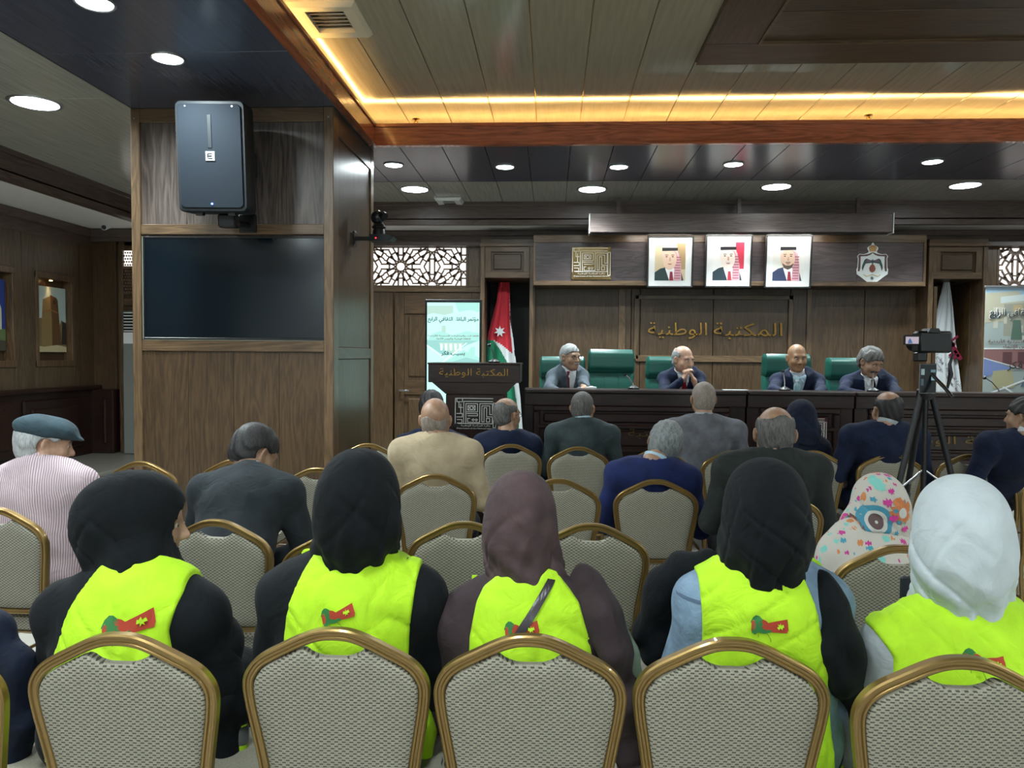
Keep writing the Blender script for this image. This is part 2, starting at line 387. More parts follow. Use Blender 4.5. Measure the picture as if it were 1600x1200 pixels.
# ---- downlights
def disc_light(name, p, r, watts, parent, spread=165):
    l = bpy.data.lights.new(name, 'AREA'); l.shape = 'DISK'; l.size = 2 * r; l.energy = watts; l.color = LAMP_COL; l.spread = R(spread)
    o = bpy.data.objects.new(name, l); COL.objects.link(o); o.location = p; o.parent = parent; return o
def downlight(x, y, z, r, watts, label, group, spread=165):
    t = thing('downlight', label, 'ceiling light', (x, y, z), 0, group)
    MB().lathe((0, 0, 0), [(r * 1.18, .02), (r * 1.18, -.004), (r * 1.1, -.012), (r * 1.0, -.008), (r * 0.98, .004)], 28).build('rim', M['metal'], t, True)
    MB().lathe((0, 0, 0), [(r * .98, -.004), (r * .98, -.009), (r * .5, -.013), (r * .06, -.014)], 28).build('lens', M['glow'], t, True)
    disc_light('lamp', (0, 0, -.022), r * .9, watts, t, spread)
small = [atz(615, 257, SOF), atz(789, 260, SOF), atz(967, 260, SOF), atz(1146, 256, SOF), atz(1457, 252, SOF)]
nm = ['leftmost small round ceiling light beside the wooden pillar, front row', 'second small round ceiling light from the left in front soffit', 'third small round ceiling light from the left, front soffit centre', 'small round ceiling light above the right part of the portraits', 'rightmost small round ceiling light in front soffit']
for p, n in zip(small, nm): downlight(p.x, p.y, SOF, .08, SMALL_W, n, 'small round downlights in the dark front soffit')
big = [atz(648, 297, SOF), atz(925, 297, SOF), atz(1213, 293, SOF), atz(1508, 291, SOF)]
nm = ['large glaring ceiling light nearest the wooden pillar', 'large glaring ceiling light above the square brass logo', 'large glaring ceiling light above the third portrait', 'large glaring ceiling light above the white flag niche']
for p, n in zip(big, nm): downlight(p.x, p.y, SOF + .012, .14, BIG_W, n, 'large round downlights in the grey front soffit', 105)
pl = atz(262, 90, SOF); downlight(pl.x, pl.y, SOF, .085, SMALL_W * 2, 'small round ceiling light in the dark soffit above the loudspeaker', 'small downlights in the dark left soffit')
pl2 = atz(148, 3, SOF); downlight(pl2.x, pl2.y, SOF, .085, SMALL_W * 1.8, 'small round ceiling light cut by the top edge of the picture', 'small downlights in the dark left soffit')
pb = atz(55, 163, SOF); downlight(pb.x, pb.y, SOF + .012, .15, BIG_W * 1.8, 'large glaring ceiling light left of the wooden pillar', 'large downlights in the grey left soffit')
# further lamps of the same kinds, outside the picture
ORD = ['first', 'second', 'third', 'fourth', 'fifth', 'sixth', 'seventh']; CNT = {}
def more(x, y, big_):
    k_ = (x > 0, big_); CNT[k_] = CNT.get(k_, -1) + 1
    downlight(x, y, SOF + (.012 if big_ else 0), .14 if big_ else .08, (BIG_W if big_ else SMALL_W) * .75, '%s %s round ceiling light outside the picture, %s of the viewpoint' % (ORD[CNT[k_]], 'large' if big_ else 'small', 'right' if x > 0 else 'left'), 'downlights behind the viewpoint')
for y in (2.4, -0.2, -2.4): more(pb.x, y - .2, True)
for y in (1.9, 0.4, -1.4): more(pl.x, y, False)
for x in (6.2, 7.6): more(x, 8.0, True)
for y in (5.4, 2.4, -0.2, -2.4): more(2 * XC - pb.x, y, True)
for y in (5.0, 3.4, 1.9, 0.4, -1.4): more(2 * XC - pl.x, y, False)
# square lamps of the high ceiling, behind the viewpoint
for k, (x, y) in enumerate([(0.0, -1.9), (1.9, -2.2), (3.9, -1.9), (-.7, .9), (5.0, .9), (5.0, 3.4)]):
    t = thing('ceiling_lamp', '%s square white lamp of the high ceiling outside the picture' % ORD[k], 'ceiling light', (x, y, HI), 0, 'square lamps behind the viewpoint')
    MB().box((-.3, -.3, -.03), (.3, .3, 0), .005).build('housing', M['white'], t); MB().box((-.26, -.26, -.036), (.26, .26, -.031)).build('diffuser', M['glow'], t)
    l = bpy.data.lights.new('lamp', 'AREA'); l.size = .5; l.energy = 27; l.color = LAMP_COL; l.spread = R(170)
    q = bpy.data.objects.new('lamp', l); COL.objects.link(q); q.location = (0, 0, -.04); q.parent = t

# ---- ceiling air diffusers, sprinklers
def diffuser(x0, x1, y0, y1, z, label, m):
    t = thing('air_vent', label, 'air vent', ((x0 + x1) / 2, (y0 + y1) / 2, z)); hx, hy = (x1 - x0) / 2, (y1 - y0) / 2
    fr = MB(); b = .085
    def fru(ax, ay, az, bx_, by, bz): # sloped frame ring
        v = [(-ax, -ay, az), (ax, -ay, az), (ax, ay, az), (-ax, ay, az), (-bx_, -by, bz), (bx_, -by, bz), (bx_, by, bz), (-bx_, by, bz)]
        fr.add(v, [(i, (i + 1) % 4, 4 + (i + 1) % 4, 4 + i) for i in range(4)])
    fru(hx, hy, 0, hx, hy, -.01); fru(hx, hy, -.01, hx - b * .25, hy - b * .25, -.035); fru(hx - b * .25, hy - b * .25, -.035, hx - b, hy - b, -.03); fru(hx - b, hy - b, -.03, hx - b, hy - b, 0)
    fr.build('frame', m, t)
    for k in range(6):
        y = -hy + b + (k + .5) * (2 * (hy - b)) / 6
        MB().add([(-hx + b, y - .02, -.022), (hx - b, y - .02, -.022), (hx - b, y + .018, -.004), (-hx + b, y + .018, -.004), (-hx + b, y - .022, -.019), (hx - b, y - .022, -.019), (hx - b, y + .016, -.001), (-hx + b, y + .016, -.001)],
                 [(0, 1, 2, 3), (7, 6, 5, 4), (0, 4, 5, 1), (2, 6, 7, 3), (0, 3, 7, 4), (1, 5, 6, 2)]).build('slat', M['metal'], t)
    return t
a = atz(484, 52, HI); b = atz(583, 52, HI)
diffuser(a.x, b.x, b.y - .46, b.y, HI, 'cream square air diffuser in the high ceiling at top left', mat('cream vent', srgb(214, 205, 180), .5))
a = atz(675, 306, SOF); b = atz(722, 312, SOF)
diffuser(a.x, b.x, b.y - .1, b.y + .3, SOF + .01, 'small grey air diffuser in the front soffit beside the large light', M['white'])
for (px, py, z, lab) in ((650, 186, HI, 'small ceiling sprinkler at the left end of the glowing cove'), (1357, 180, HI, 'small ceiling sprinkler at the right of the glowing cove'), (1166, 318, SOF, 'small ceiling sprinkler between large lights by the screen casing'), (735, 320, SOF, 'small ceiling sprinkler near the grey front diffuser')):
    p = atz(px, py, z); t = thing('sprinkler', lab, 'sprinkler', (p.x, p.y, z))
    MB().lathe((0, 0, 0), [(.035, 0), (.035, -.004), (.012, -.01), (.008, -.03), (.004, -.035)], 14).build('plate', M['brass'], t, True)
    MB().tube([(-.012, 0, -.02), (-.016, 0, -.035), (0, 0, -.05), (.016, 0, -.035), (.012, 0, -.02)], .002, 6).lathe((0, 0, -.05), [(.018, 0), (.018, -.003)], 12).build('deflector', M['brass'], t)
# ---------------------------------------------------------------- pillar with television
def atx(px, py, X):
    d = cam_rot @ Vector(((px - 800) / FPX, -(py - 600) / FPX, -1)); return CAM + d * (X / d.x)
PX0, PX1, PY0, PY1 = -3.04, -1.562, 5.38, 6.6
pil = MB((PX0, PY0, 0)); pil.box((PX0 + .03, PY0 + .03, 0), (PX1 - .03, PY1, SOF + .01))
pillar = struct(pil.build('wall_pillar', M['wood'], loc=(PX0, PY0, 0)), 'wide square pillar clad in dark walnut panels')
po = (PX0, PY0, 0)
zr = lambda py: at(360, py, PY0).z
def pp(name, a, b, m, bev=.004): return MB(po).box(a, b, bev).build(name, M[m], pillar)
pp('stile', (PX0, PY0, 0), (PX0 + .065, PY0 + .04, SOF), 'edge'); pp('stile', (PX1 - .07, PY0, 0), (PX1, PY0 + .04, SOF), 'edge')
pp('rail', (PX0 + .065, PY0 + .004, zr(190)), (PX1 - .07, PY0 + .04, SOF), 'edgex')
pp('rail', (PX0 + .065, PY0 + .004, zr(366)), (PX1 - .07, PY0 + .04, zr(350)), 'edgex')
pp('rail', (PX0 + .065, PY0 + .004, zr(549)), (PX1 - .07, PY0 + .04, zr(532)), 'edgex')
pp('rail', (PX0 + .065, PY0 + .004, 0), (PX1 - .07, PY0 + .04, .16), 'edgex')
pw = (PX1 - .07 - PX0 - .065) / 4
veneer = wood('greyish figured veneer', srgb(46, 38, 35), srgb(112, 100, 92), 0.42, 'Z', .8)
for k in range(4):
    xa = PX0 + .065 + k * pw
    MB(po).box((xa + .001, PY0 + .022, zr(350)), (xa + pw - .001, PY0 + .05, zr(190)), .001).build('veneer_panel', veneer, pillar)
    pp('veneer_panel', (xa + .001, PY0 + .022, .16), (xa + pw - .001, PY0 + .05, zr(549)), 'wood', .001)
# right side of the pillar
pp('side_stile', (PX1 - .03, PY0 + .03, 0), (PX1, PY0 + .13, SOF), 'edge'); pp('side_stile', (PX1 - .03, PY1 - .1, 0), (PX1, PY1, SOF), 'edge')
pp('side_rail', (PX1 - .03, PY0 + .13, SOF - .17), (PX1 - .002, PY1 - .1, SOF), 'woody'); pp('side_rail', (PX1 - .03, PY0 + .13, zr(560)), (PX1 - .002, PY1 - .1, zr(541)), 'woody')
pp('side_rail', (PX1 - .03, PY0 + .13, 0), (PX1 - .002, PY1 - .1, .15), 'woody')
pp('side_panel', (PX1 - .03, PY0 + .13, zr(541)), (PX1 - .012, PY1 - .1, SOF - .17), 'wood'); pp('side_panel', (PX1 - .03, PY0 + .13, .15), (PX1 - .012, PY1 - .1, zr(560)), 'wood')
t = MB(po)
for (x, py) in ((PX0 + .03, 184), (PX1 - .035, 184)): t.lathe((x, PY0 - .001, zr(py)), [(.008, 0), (.006, -.004)], 10, (0, 1, 0))
t.build('screw_cap', M['metal'], pillar)
# mirrored pillar on the other side of the hall is outside the picture but carries the soffit
struct(MB().box((2 * XC - PX1, PY0, 0), (2 * XC - PX0, PY1, SOF + .01)).build('wall_pillar', M['wood']), 'square pillar clad in walnut outside the picture')
# television
X0, Z0, X1, Z1 = prect(223, 369, 508, 531, PY0)
tv = thing('television', 'large black television screen set into the wooden pillar', 'television', ((X0 + X1) / 2, PY0, Z0))
o_ = ((X0 + X1) / 2, PY0, Z0)
scr = mat('dark television glass', srgb(8, 20, 28), 0.13, spec=.7)
MB(o_).box((X0 + .012, PY0 + .012, Z0 + .014), (X1 - .012, PY0 + .026, Z1 - .012), .002).build('screen', scr, tv)
fr = MB(o_); fr.box((X0, PY0 + .004, Z0), (X0 + .012, PY0 + .034, Z1), .002).box((X1 - .012, PY0 + .004, Z0), (X1, PY0 + .034, Z1), .002).box((X0, PY0 + .004, Z1 - .012), (X1, PY0 + .034, Z1), .002).box((X0, PY0 + .002, Z0), (X1, PY0 + .034, Z0 + .014), .002)
fr.build('bezel', M['black'], tv)
MB(o_).box((X0 - .006, PY0 + .008, Z0 - .006), (X0, PY0 + .02, Z1)).box((X0 - .006, PY0 + .008, Z0 - .008), (X1, PY0 + .02, Z0)).build('edge_strip', mat('pale edge strip', srgb(150, 160, 150), .5), tv)

# ---------------------------------------------------------------- front wall
def wbox(name, x0, y0, x1, y1, Y, d, m, parent, bev=.004):
    t = MB(); pbox(t, x0, y0, x1, y1, Y, d, bev); return t.build(name, M[m] if isinstance(m, str) else m, parent)
WY = 9.3
Xc0 = at(560, 600, WY).x
def zf(px, py, Y=WY): return at(px, py, Y).z
fw = struct(MB().box((XL - .1, WY + .62, 0), (XR + .1, WY + .7, 3.3)).build('wall_front', M['wood']), 'panelled walnut wall behind the panel desk')
# cornice across the top of the front wall
t = MB(); t.box((XL, WY - .05, zf(1100, 383)), (XR, WY + .1, WH + .01), .01).box((XL, WY - .07, WH - .06), (XR, WY, WH + .01), .01).box((XL, WY - .1, zf(1100, 386)), (XR, WY + .1, zf(1100, 379)), .004)
t.build('cornice', M['cornice'], fw)
# left door zone 528-750, mirrored one to the right of the second niche
lat_m = mat('carved lattice wood', srgb(136, 112, 96), 0.5)
def lattice(name, Xa, Xb, Za, Zb, Y, cell, ox, parent, depth=.02, wd=.017):
    """twelve-fold rosettes on a triangular lattice of centres, each cut at the border to its neighbours"""
    px_, pz_ = .3875, .235; zc = (Za + Zb) / 2; s0 = .232
    nb = [(px_, pz_), (-px_, pz_), (px_, -pz_), (-px_, -pz_), (0, 2 * pz_), (0, -2 * pz_)]
    inside = lambda p: all(p[0] * a + p[1] * b <= (a * a + b * b) / 2 + 1e-6 for a, b in nb)
    P = lambda r, a: (s0 * r * math.cos(a), s0 * r * math.sin(a)); segs = []
    for k in range(12):
        a = k * math.pi / 6; h = math.pi / 12
        v0, t0, t1 = P(.22, a - h), P(.3, a), P(.22, a + h); segs += [(v0, t0), (t0, t1)]
        for sg in (1, -1):                      # pairs of straight parallel bars radiating from the star
            ox_, oz_ = -math.sin(a) * .13 * sg * s0, math.cos(a) * .13 * sg * s0
            p0, p1 = P(.27, a), P(2.2, a)
            segs.append(((p0[0] + ox_, p0[1] + oz_), (p1[0] + ox_, p1[1] + oz_)))
    for k in range(12):                          # pointed petal caps and the small closing bars
        a = k * math.pi / 6; h = math.pi / 12; segs += [(P(.66, a + .2), P(.78, a + h)), (P(.78, a + h), P(.66, a + 2 * h - .2)), (P(.62, a - .2), P(.62, a + .2)) if k % 3 == 0 else (P(.8, a - .15), P(.8, a + .15))]
    cut = []
    for a, b in segs:
        if not inside(a): continue
        lo_, hi_ = 0., 1.
        if not inside(b):
            for _ in range(14):
                m_ = (lo_ + hi_) / 2
                if inside((a[0] + (b[0] - a[0]) * m_, a[1] + (b[1] - a[1]) * m_)): lo_ = m_
                else: hi_ = m_
            b = (a[0] + (b[0] - a[0]) * lo_, a[1] + (b[1] - a[1]) * lo_)
        cut.append((a, b))
    mb = MB(); hw = wd / 2
    def clip(p, q):
        t0, t1 = 0., 1.; dx, dz = q[0] - p[0], q[1] - p[1]
        for pp_, qq in ((-dx, p[0] - Xa), (dx, Xb - p[0]), (-dz, p[1] - Za), (dz, Zb - p[1])):
            if abs(pp_) < 1e-9:
                if qq < 0: return None
            else:
                r = qq / pp_
                if pp_ < 0: t0 = max(t0, r)
                else: t1 = min(t1, r)
        return None if t0 >= t1 else ((p[0] + dx * t0, p[1] + dz * t0), (p[0] + dx * t1, p[1] + dz * t1))
    n_ = int((Xb - Xa) / px_) + 3
    for i in range(-n_, n_ + 1):
        for j in (-1, 0, 1):
            if (i + j) % 2: continue
            cx, cz = ox + i * px_, zc + j * pz_
            for a_, b_ in cut:
                c = clip((cx + a_[0], cz + a_[1]), (cx + b_[0], cz + b_[1]))
                if not c: continue
                (ax, az), (bx, bz) = c; dx, dz = bx - ax, bz - az; L = math.hypot(dx, dz)
                if L < .004: continue
                nx_, nz_ = -dz / L * hw, dx / L * hw
                mb.prism([(ax + nx_, az + nz_), (bx + nx_, bz + nz_), (bx - nx_, bz - nz_), (ax - nx_, az - nz_)], Y, Y + depth)
    o = mb.build(name, lat_m, parent); o['kind'] = 'stuff'; return o
def latt_window(n, Xa, Xb, Za, Zb, ox, Y=WY, cell=.235):
    f = MB(); b = .03
    f.box((Xa - b, Y - .01, Za - b), (Xa, Y + .05, Zb + b), .003).box((Xb, Y - .01, Za - b), (Xb + b, Y + .05, Zb + b), .003).box((Xa - b, Y - .008, Za - b), (Xb + b, Y + .05, Za), .003).box((Xa - b, Y - .008, Zb), (Xb + b, Y + .05, Zb + b), .003)
    wnd = struct(f.build('window_%d' % n, M['edgex']), 'bright window behind a carved geometric lattice')
    lattice('lattice', Xa, Xb, Za, Zb, Y + .0, cell, ox, wnd)
    MB().box((Xa - b, Y + .16, Za - b), (Xb + b, Y + .165, Zb + b)).build('window_pane', M['day'], wnd)
    return wnd
Xa, Za, Xb, Zb = prect(560, 387, 728, 446, WY); Xa = at(525, 416, WY).x
ox = at(626, 416, WY).x
latt_window(1, Xa, Xb, Za, Zb, ox)
lw = Xb - Xa
Ra = at(1561, 416, WY).x
latt_window(2, Ra, Ra + lw, Za, Zb, at(1640, 416, WY).x)
def doorzone(n, Xs, sg, parent):
    """panelling and double door below a lattice; Xs = inner edge, sg = direction away from the middle"""
    q = lambda d: Xs + sg * d
    def b(name, d0, d1, z0_, z1_, y, dep, m, bev=.004): return MB().box((q(d0), y, z0_), (q(d1), y + dep, z1_), bev).build(name, M[m], parent)
    b('post', -.20, -.03, zf(650, 448), WH - .15, WY - .01, .08, 'edge')
    b('rail', -.2, 2.2, zf(650, 456), zf(650, 448), WY - .01, .06, 'edgex')
    b('rail', -.2, 2.2, zf(650, 387), WH - .12, WY + .0, .06, 'edgex')
    dr = struct(MB().box((q(-.19), WY + .03, 0.0), (q(.88), WY + .07, zf(650, 456)), .003).build('door_%d' % n, M['wood']), 'tall panelled walnut door')
    for (d0, d1, za_, zb_) in ((-.19, -.07, .0, zf(650, 457)), (.76, .88, .0, zf(650, 457))): MB().box((q(d0), WY + .01, za_), (q(d1), WY + .04, zb_), .003).build('door_stile', M['wood'], dr)
    for (za_, zb_) in ((zf(650, 490), zf(650, 457)), (1.05, 1.22), (.0, .2)): MB().box((q(-.07), WY + .012, za_), (q(.76), WY + .04, zb_), .003).build('door_rail', M['woodx'], dr)
    for (za_, zb_) in ((1.27, zf(650, 495)), (.25, 1.0)): MB().box((q(-.02), WY + .015, za_), (q(.71), WY + .04, zb_), .012).build('door_panel', M['wood'], dr)
    MB().cyl((q(.8), WY + .01, 1.1), (q(.8), WY - .05, 1.1), .012, 10).box((q(.8) - .01, WY - .06, 1.09), (q(.8) - sg * .11, WY - .045, 1.11), .003).build('door_handle', M['metal'], dr, True)
    for k in range(5): b('wall_panel', .9 + k * .26, 1.155 + k * .26, 0, zf(650, 456), WY + .005, .05, 'wood', .006)
doorzone(1, Xb + .0, -1, fw); doorzone(2, Ra - .0, 1, fw)
# pilasters with open niches
niche_m = mat('shaded niche lining', srgb(20, 19, 20), .6)  # shade of the open niche put into the lining colour
def pilaster(xl, xr, inner_l, inner_r, label, m='edge', lin=niche_m):
    Y = WY - .25
    ob = struct(MB().box((at(xl, 500, Y).x, Y, zf(xl, 382, Y)), (at(xr, 500, Y).x, WY + .1, WH - .12), .006).build('trim_7' if xl < 1000 else 'trim_8', M['woodx']), label)
    Xl, Xi, Xj, Xr = (at(p, 500, Y).x for p in (xl, inner_l, inner_r, xr)); zt = zf(inner_l, 385, Y)
    def b(name, a, b_, mm, bev=.004): return MB().box(a, b_, bev).build(name, M[mm] if isinstance(mm, str) else mm, ob)
    b('post', (Xl, Y, 0), (Xi, WY + .1, zt), m); b('post', (Xj, Y, 0), (Xr, WY + .1, zt), m)
    zb = zf(790, 434, Y)
    b('box_rail', (Xi, Y + .01, zt - .06), (Xj, Y + .06, zt), 'edgex'); b('box_rail', (Xi, Y + .01, zb), (Xj, Y + .06, zb + .075), 'edgex')
    b('box_stile', (Xi, Y + .012, zb + .07), (Xi + .075, Y + .06, zt - .05), m); b('box_stile', (Xj - .075, Y + .012, zb + .07), (Xj, Y + .06, zt - .05), m)
    b('box_panel', (Xi + .05, Y + .045, zb + .05), (Xj - .05, Y + .06, zt - .04), 'woodx', 0); b('box_panel', (Xi + .1, Y + .03, zb + .1), (Xj - .1, Y + .055, zt - .085), 'woodx', .01)
    b('box_floor', (Xi, Y + .05, zb), (Xj, WY + .55, zb + .02), 'woodx')
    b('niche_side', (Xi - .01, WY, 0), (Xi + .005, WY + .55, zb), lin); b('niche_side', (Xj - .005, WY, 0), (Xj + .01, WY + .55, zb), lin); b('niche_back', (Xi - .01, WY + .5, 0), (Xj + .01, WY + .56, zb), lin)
    MB().box((Xl - .01, Y - .02, zt), (Xr + .01, Y + .02, zt + .035), .004).build('cap', M['edgex'], ob)
    return Xl, Xi, Xj, Xr
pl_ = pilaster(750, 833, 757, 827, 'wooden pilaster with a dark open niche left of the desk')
pr_ = pilaster(1449, 1541, 1457, 1534, 'wooden pilaster with an open niche right of the desk', lin=wood('lit niche lining', srgb(46, 34, 22), srgb(104, 80, 48), .4))  # light in this niche put into a paler lining colour
# upper fascia box with the portraits
FY = WY - .38
XA, ZA, XB, ZB = prect(833, 380, 1447, 447, FY)
ob = struct(MB().box((XA, FY + .02, ZA), (XB, WY + .1, WH - .1)).build('trim_9', M['woodx']), 'projecting walnut header carrying the portraits')
n = 6; wpan = (XB - XA - .06) / n
for k in range(n): MB().box((XA + .03 + k * wpan, FY + .006, ZA + .05), (XA + .03 + (k + 1) * wpan - .002, FY + .03, zf(1100, 379, FY)), .001).build('header_panel', wood('grey walnut panel %d' % k, srgb(46, 38, 40), srgb(84, 72, 72), .33, 'X') if k == 0 else bpy.data.materials['grey walnut panel 0'], ob)
MB().box((XA, FY - .01, ZA), (XB, FY + .04, ZA + .055), .008).build('bottom_moulding', M['edgex'], ob)
MB().box((XA, FY - .005, zf(1100, 379, FY)), (XB, FY + .04, zf(1100, 367, FY)), .004).build('top_moulding', M['edgex'], ob)
for xx in (XA, XB - .03): MB().box((xx, FY - .004, ZA + .05), (xx + .03, FY + .03, zf(1100, 379, FY)), .003).build('end_stile', M['edge'], ob)
# recessed wall under the header
segs = [832, 974, 986, 1000, 1114, 1234, 1264, 1350, 1450]
RY = WY + .05
for a_, b_ in zip(segs[:-1], segs[1:]):
    t = MB(); Xq, _, Xw, _ = prect(a_, 440, b_, 600, RY); t.box((Xq + .003, RY, 0), (Xw - .003, RY + .06, ZA + .02), .003); t.build('wall_panel', M['wood'], fw)
wbox('wall_stile', 966, 440, 977, 625, RY - .02, .05, 'edge', fw); wbox('wall_stile', 1260, 440, 1268, 625, RY - .02, .05, 'edge', fw)
wbox('frame_rail', 993, 556, 1262, 566, RY - .03, .06, 'edgex', fw); wbox('frame_rail', 993, 461, 1240, 468, RY - .03, .06, 'edgex', fw)
wbox('frame_stile', 991, 461, 998, 561, RY - .03, .06, 'edge', fw); wbox('frame_stile', 1232, 461, 1239, 561, RY - .03, .06, 'edge', fw)
for (d0, d1) in ((0, 0),): 
    MB().box((at(832, 500, WY).x - .005, WY - .2, 0), (at(836, 500, WY).x, RY + .02, ZA + .02)).build('recess_side', M['wood'], fw)
    MB().box((at(1445, 500, WY).x, WY - .2, 0), (at(1450, 500, WY).x, RY + .02, ZA + .02)).build('recess_side', M['wood'], fw)
# projector screen casing under the soffit
sc_ = MB(); X0, Z0, X1, Z1 = prect(922, 336, 1395, 363, 8.5)
t = thing('screen_casing', 'long brown projection screen casing hung above the portraits', 'screen casing', ((X0 + X1) / 2, 8.5, Z0)); oo = ((X0 + X1) / 2, 8.5, Z0)
MB(oo).box((X0, 8.5, Z0), (X1, 8.66, Z1 + .02), .006).build('casing', M['cornice'], t)
for xa in (X0 + .3, (X0 + X1) / 2, X1 - .34): MB(oo).box((xa, 8.62, Z1), (xa + .04, 8.65, SOF + .012), 0).build('hanger', M['cornice'], t)
for xa in (X0 - .012, X1): MB(oo).box((xa, 8.49, Z0 - .012), (xa + .012, 8.67, Z1 + .02), .003).build('end_plate', M['white_ceiling'], t)
MB(oo).box((X0 + .03, 8.54, Z0 - .012), (X1 - .03, 8.6, Z0), .003).build('screen_bar', M['black'], t)

t = thing('strip_light', 'white strip light hidden behind the screen casing above the portraits', 'light', (at(1140, 400, 8.74).x, 8.74, Z0 + .05))
MB().box((-1.15, -.085, 0.01), (1.15, .03, .05), .006).build('housing', M['white'], t); MB().cyl((-1.12, 0, -.012), (1.12, 0, -.012), .012, 10).build('light_tube', mat('strip tube', (1, 1, 1, 1), .5, emis=(1, .97, .9, 1), es=6), t)
l = bpy.data.lights.new('lamp', 'AREA'); l.shape = 'RECTANGLE'; l.size = 2.2; l.size_y = .02; l.energy = 9; l.color = (1, .97, .92); q = bpy.data.objects.new('lamp', l); COL.objects.link(q); q.parent = t; q.location = (0, .0, -.026); q.rotation_euler = (R(12), 0, 0)

# ---------------------------------------------------------------- left wall dressing
LX = XL + .02
def lbox(name, px0, py0, px1, py1, x0, x1, m, parent, bev=.004):
    a = atx(px0, (py0 + py1) / 2, LX); b = atx(px1, (py0 + py1) / 2, LX); zt = atx((px0 + px1) / 2, py0, LX).z; zb = atx((px0 + px1) / 2, py1, LX).z
    return MB().box((x0, a.y, zb), (x1, b.y, zt), bev).build(name, M[m] if isinstance(m, str) else m, parent)
WL = bpy.data.objects['wall_left']; BYL = 9.2
lz = lambda py: atx(86, py, LX).z
MB().box((XL, YB, atx(0, 370, LX).z), (XL + .09, BYL, WH + .01), .01).box((XL, YB, WH - .09), (XL + .14, BYL, WH + .01), .01).build('cornice', M['cornicey'], WL)
zt_, zb_ = lz(439), lz(563); zr_ = atx(60, 606, LX).z
cx = .1
yc = [atx(82, 500, LX).y - .02]; per = 1.07
panelw = wood('olive brown veneer', srgb(58, 46, 34), srgb(94, 78, 58), .42)
fy = lambda px: atx(px, 500, XL + cx + .012).y
ys1 = fy(126); per = ys1 - fy(37); na, nb_ = fy(57), fy(117)
for k in range(6):
    y0_ = ys1 - per * (k + 1); y1_ = y0_ + per - .006
    a, b = na - per * k, nb_ - per * k
    for (p, q, r_, s_) in ((y0_, a, zr_, atx(60, 371, LX).z), (b, y1_, zr_, atx(60, 371, LX).z), (a, b, zt_ + .07, atx(60, 371, LX).z), (a, b, zr_, zb_ - .07)):
        MB().box((XL, p, r_), (XL + cx, q, s_), .002).build('wall_panel', panelw, WL)
    f = MB(); f.box((XL, a, zb_ - .07), (XL + cx + .012, a + .05, zt_ + .07), .004).box((XL, b - .05, zb_ - .07), (XL + cx + .012, b, zt_ + .07), .004).box((XL, a, zt_), (XL + cx + .014, b, zt_ + .07), .004).box((XL, a, zb_ - .07), (XL + cx + .014, b, zb_), .004)
    f.build('niche_frame', M['edge'], WL)
struct(MB().box((XL, ys1 + .01, 0), (XL + cx, BYL, WH - .2)).build('trim_10', M['wood']))
MB().box((XL, YB, zr_ - .05), (XL + .2, BYL, zr_ + .0), .012).build('dado_rail', M['deskz'], WL)
MB().box((XL, YB, .3), (XL + .14, BYL, zr_ - .05)).build('dado', M['desk'], WL)
for k in range(9):
    y0_ = 8.9 - 1.15 * (k + 1)
    f = MB(); f.box((XL + .13, y0_ + .06, .42), (XL + .17, y0_ + 1.06, zr_ - .12), .02); f.build('dado_panel', M['desk'], WL); f = MB(); f.box((XL + .16, y0_ + .16, .52), (XL + .19, y0_ + .96, zr_ - .22), .02); f.build('dado_panel', M['desk'], WL)
ledge = struct(MB().box((XL, YB, .26), (-4.63, BYL + .1, .3), .006).build('trim_11', mat('grey stone ledge', srgb(120, 120, 112), .35)), 'low grey stone ledge along the side wall')
MB().box((XL, YB, 0), (-4.67, BYL + .1, .26)).build('ledge_riser', M['beamy'], ledge)
# back wall piece of the left bay
bl = struct(MB().box((XL - .1, BYL, 0), (-3.0, BYL + .1, WH)).build('wall_bay', M['wood']), 'dark wooden wall at the far left bay')
MB().box((XL, BYL - .06, at(150, 378, BYL).z), (-3, BYL + .02, WH + .01), .01).box((XL, BYL - .12, WH - .09), (-3, BYL, WH + .01), .01).build('cornice', M['cornice'], bl)
Xs = [at(p, 500, BYL).x for p in (130, 184, 189, 196)]
MB().box((Xs[0], BYL - .03, .3), (Xs[1], BYL + .01, at(150, 378, BYL).z), .004).build('wall_panel', M['wood'], bl)
MB().box((XL + .1, BYL - .16, .3), (Xs[1] + .02, BYL, at(150, 607, BYL).z), .01).build('dado', M['desk'], bl)
MB().box((XL + .3, BYL - .19, .42), (Xs[1] - .06, BYL - .14, at(150, 622, BYL).z), .02).build('dado_panel', M['desk'], bl)
MB().box((Xs[2], BYL - .05, .3), (Xs[3], BYL + .02, at(150, 378, BYL).z), .006).build('jamb', M['edge'], bl)
MB().box((Xs[3], BYL - .04, at(200, 478, BYL).z), (-3.0, BYL + .02, at(200, 466, BYL).z), .006).build('rail', M['edgex'], bl)
za, zb__ = at(200, 458, BYL).z, at(200, 392, BYL).z; zm = at(200, 416, BYL).z
wn = struct(MB().box((Xs[3], BYL - .03, za - .02), (-3.0, BYL + .005, za), .002).build('window_3', M['edgex']), 'narrow lattice window beside the pillar')
MB().box((Xs[3], BYL - .012, zm), (-3.0, BYL - .008, zb__)).build('window_pane', M['day'], wn)
t = MB()
for i in range(24):
    for j in range(14):
        x = Xs[3] + i * .03 + (.015 if j % 2 else 0); z = za + j * (zb__ - za) / 14
        t.box((x, BYL - .03, z), (x + .014, BYL - .015, z + (zb__ - za) / 14 * .55))
t.build('lattice', lat_m, wn)['kind'] = 'stuff'
X0, Z0, X1, Z1 = prect(196, 487, 230, 672, BYL - .12)
t = thing('air_conditioner', 'tall white floor air conditioner half hidden by the pillar', 'air conditioner', (X0 + .25, BYL - .2, .3)); oo = (X0 + .25, BYL - .2, .3)
Zg = at(200, 520, BYL).z; Zg2 = at(200, 541, BYL).z
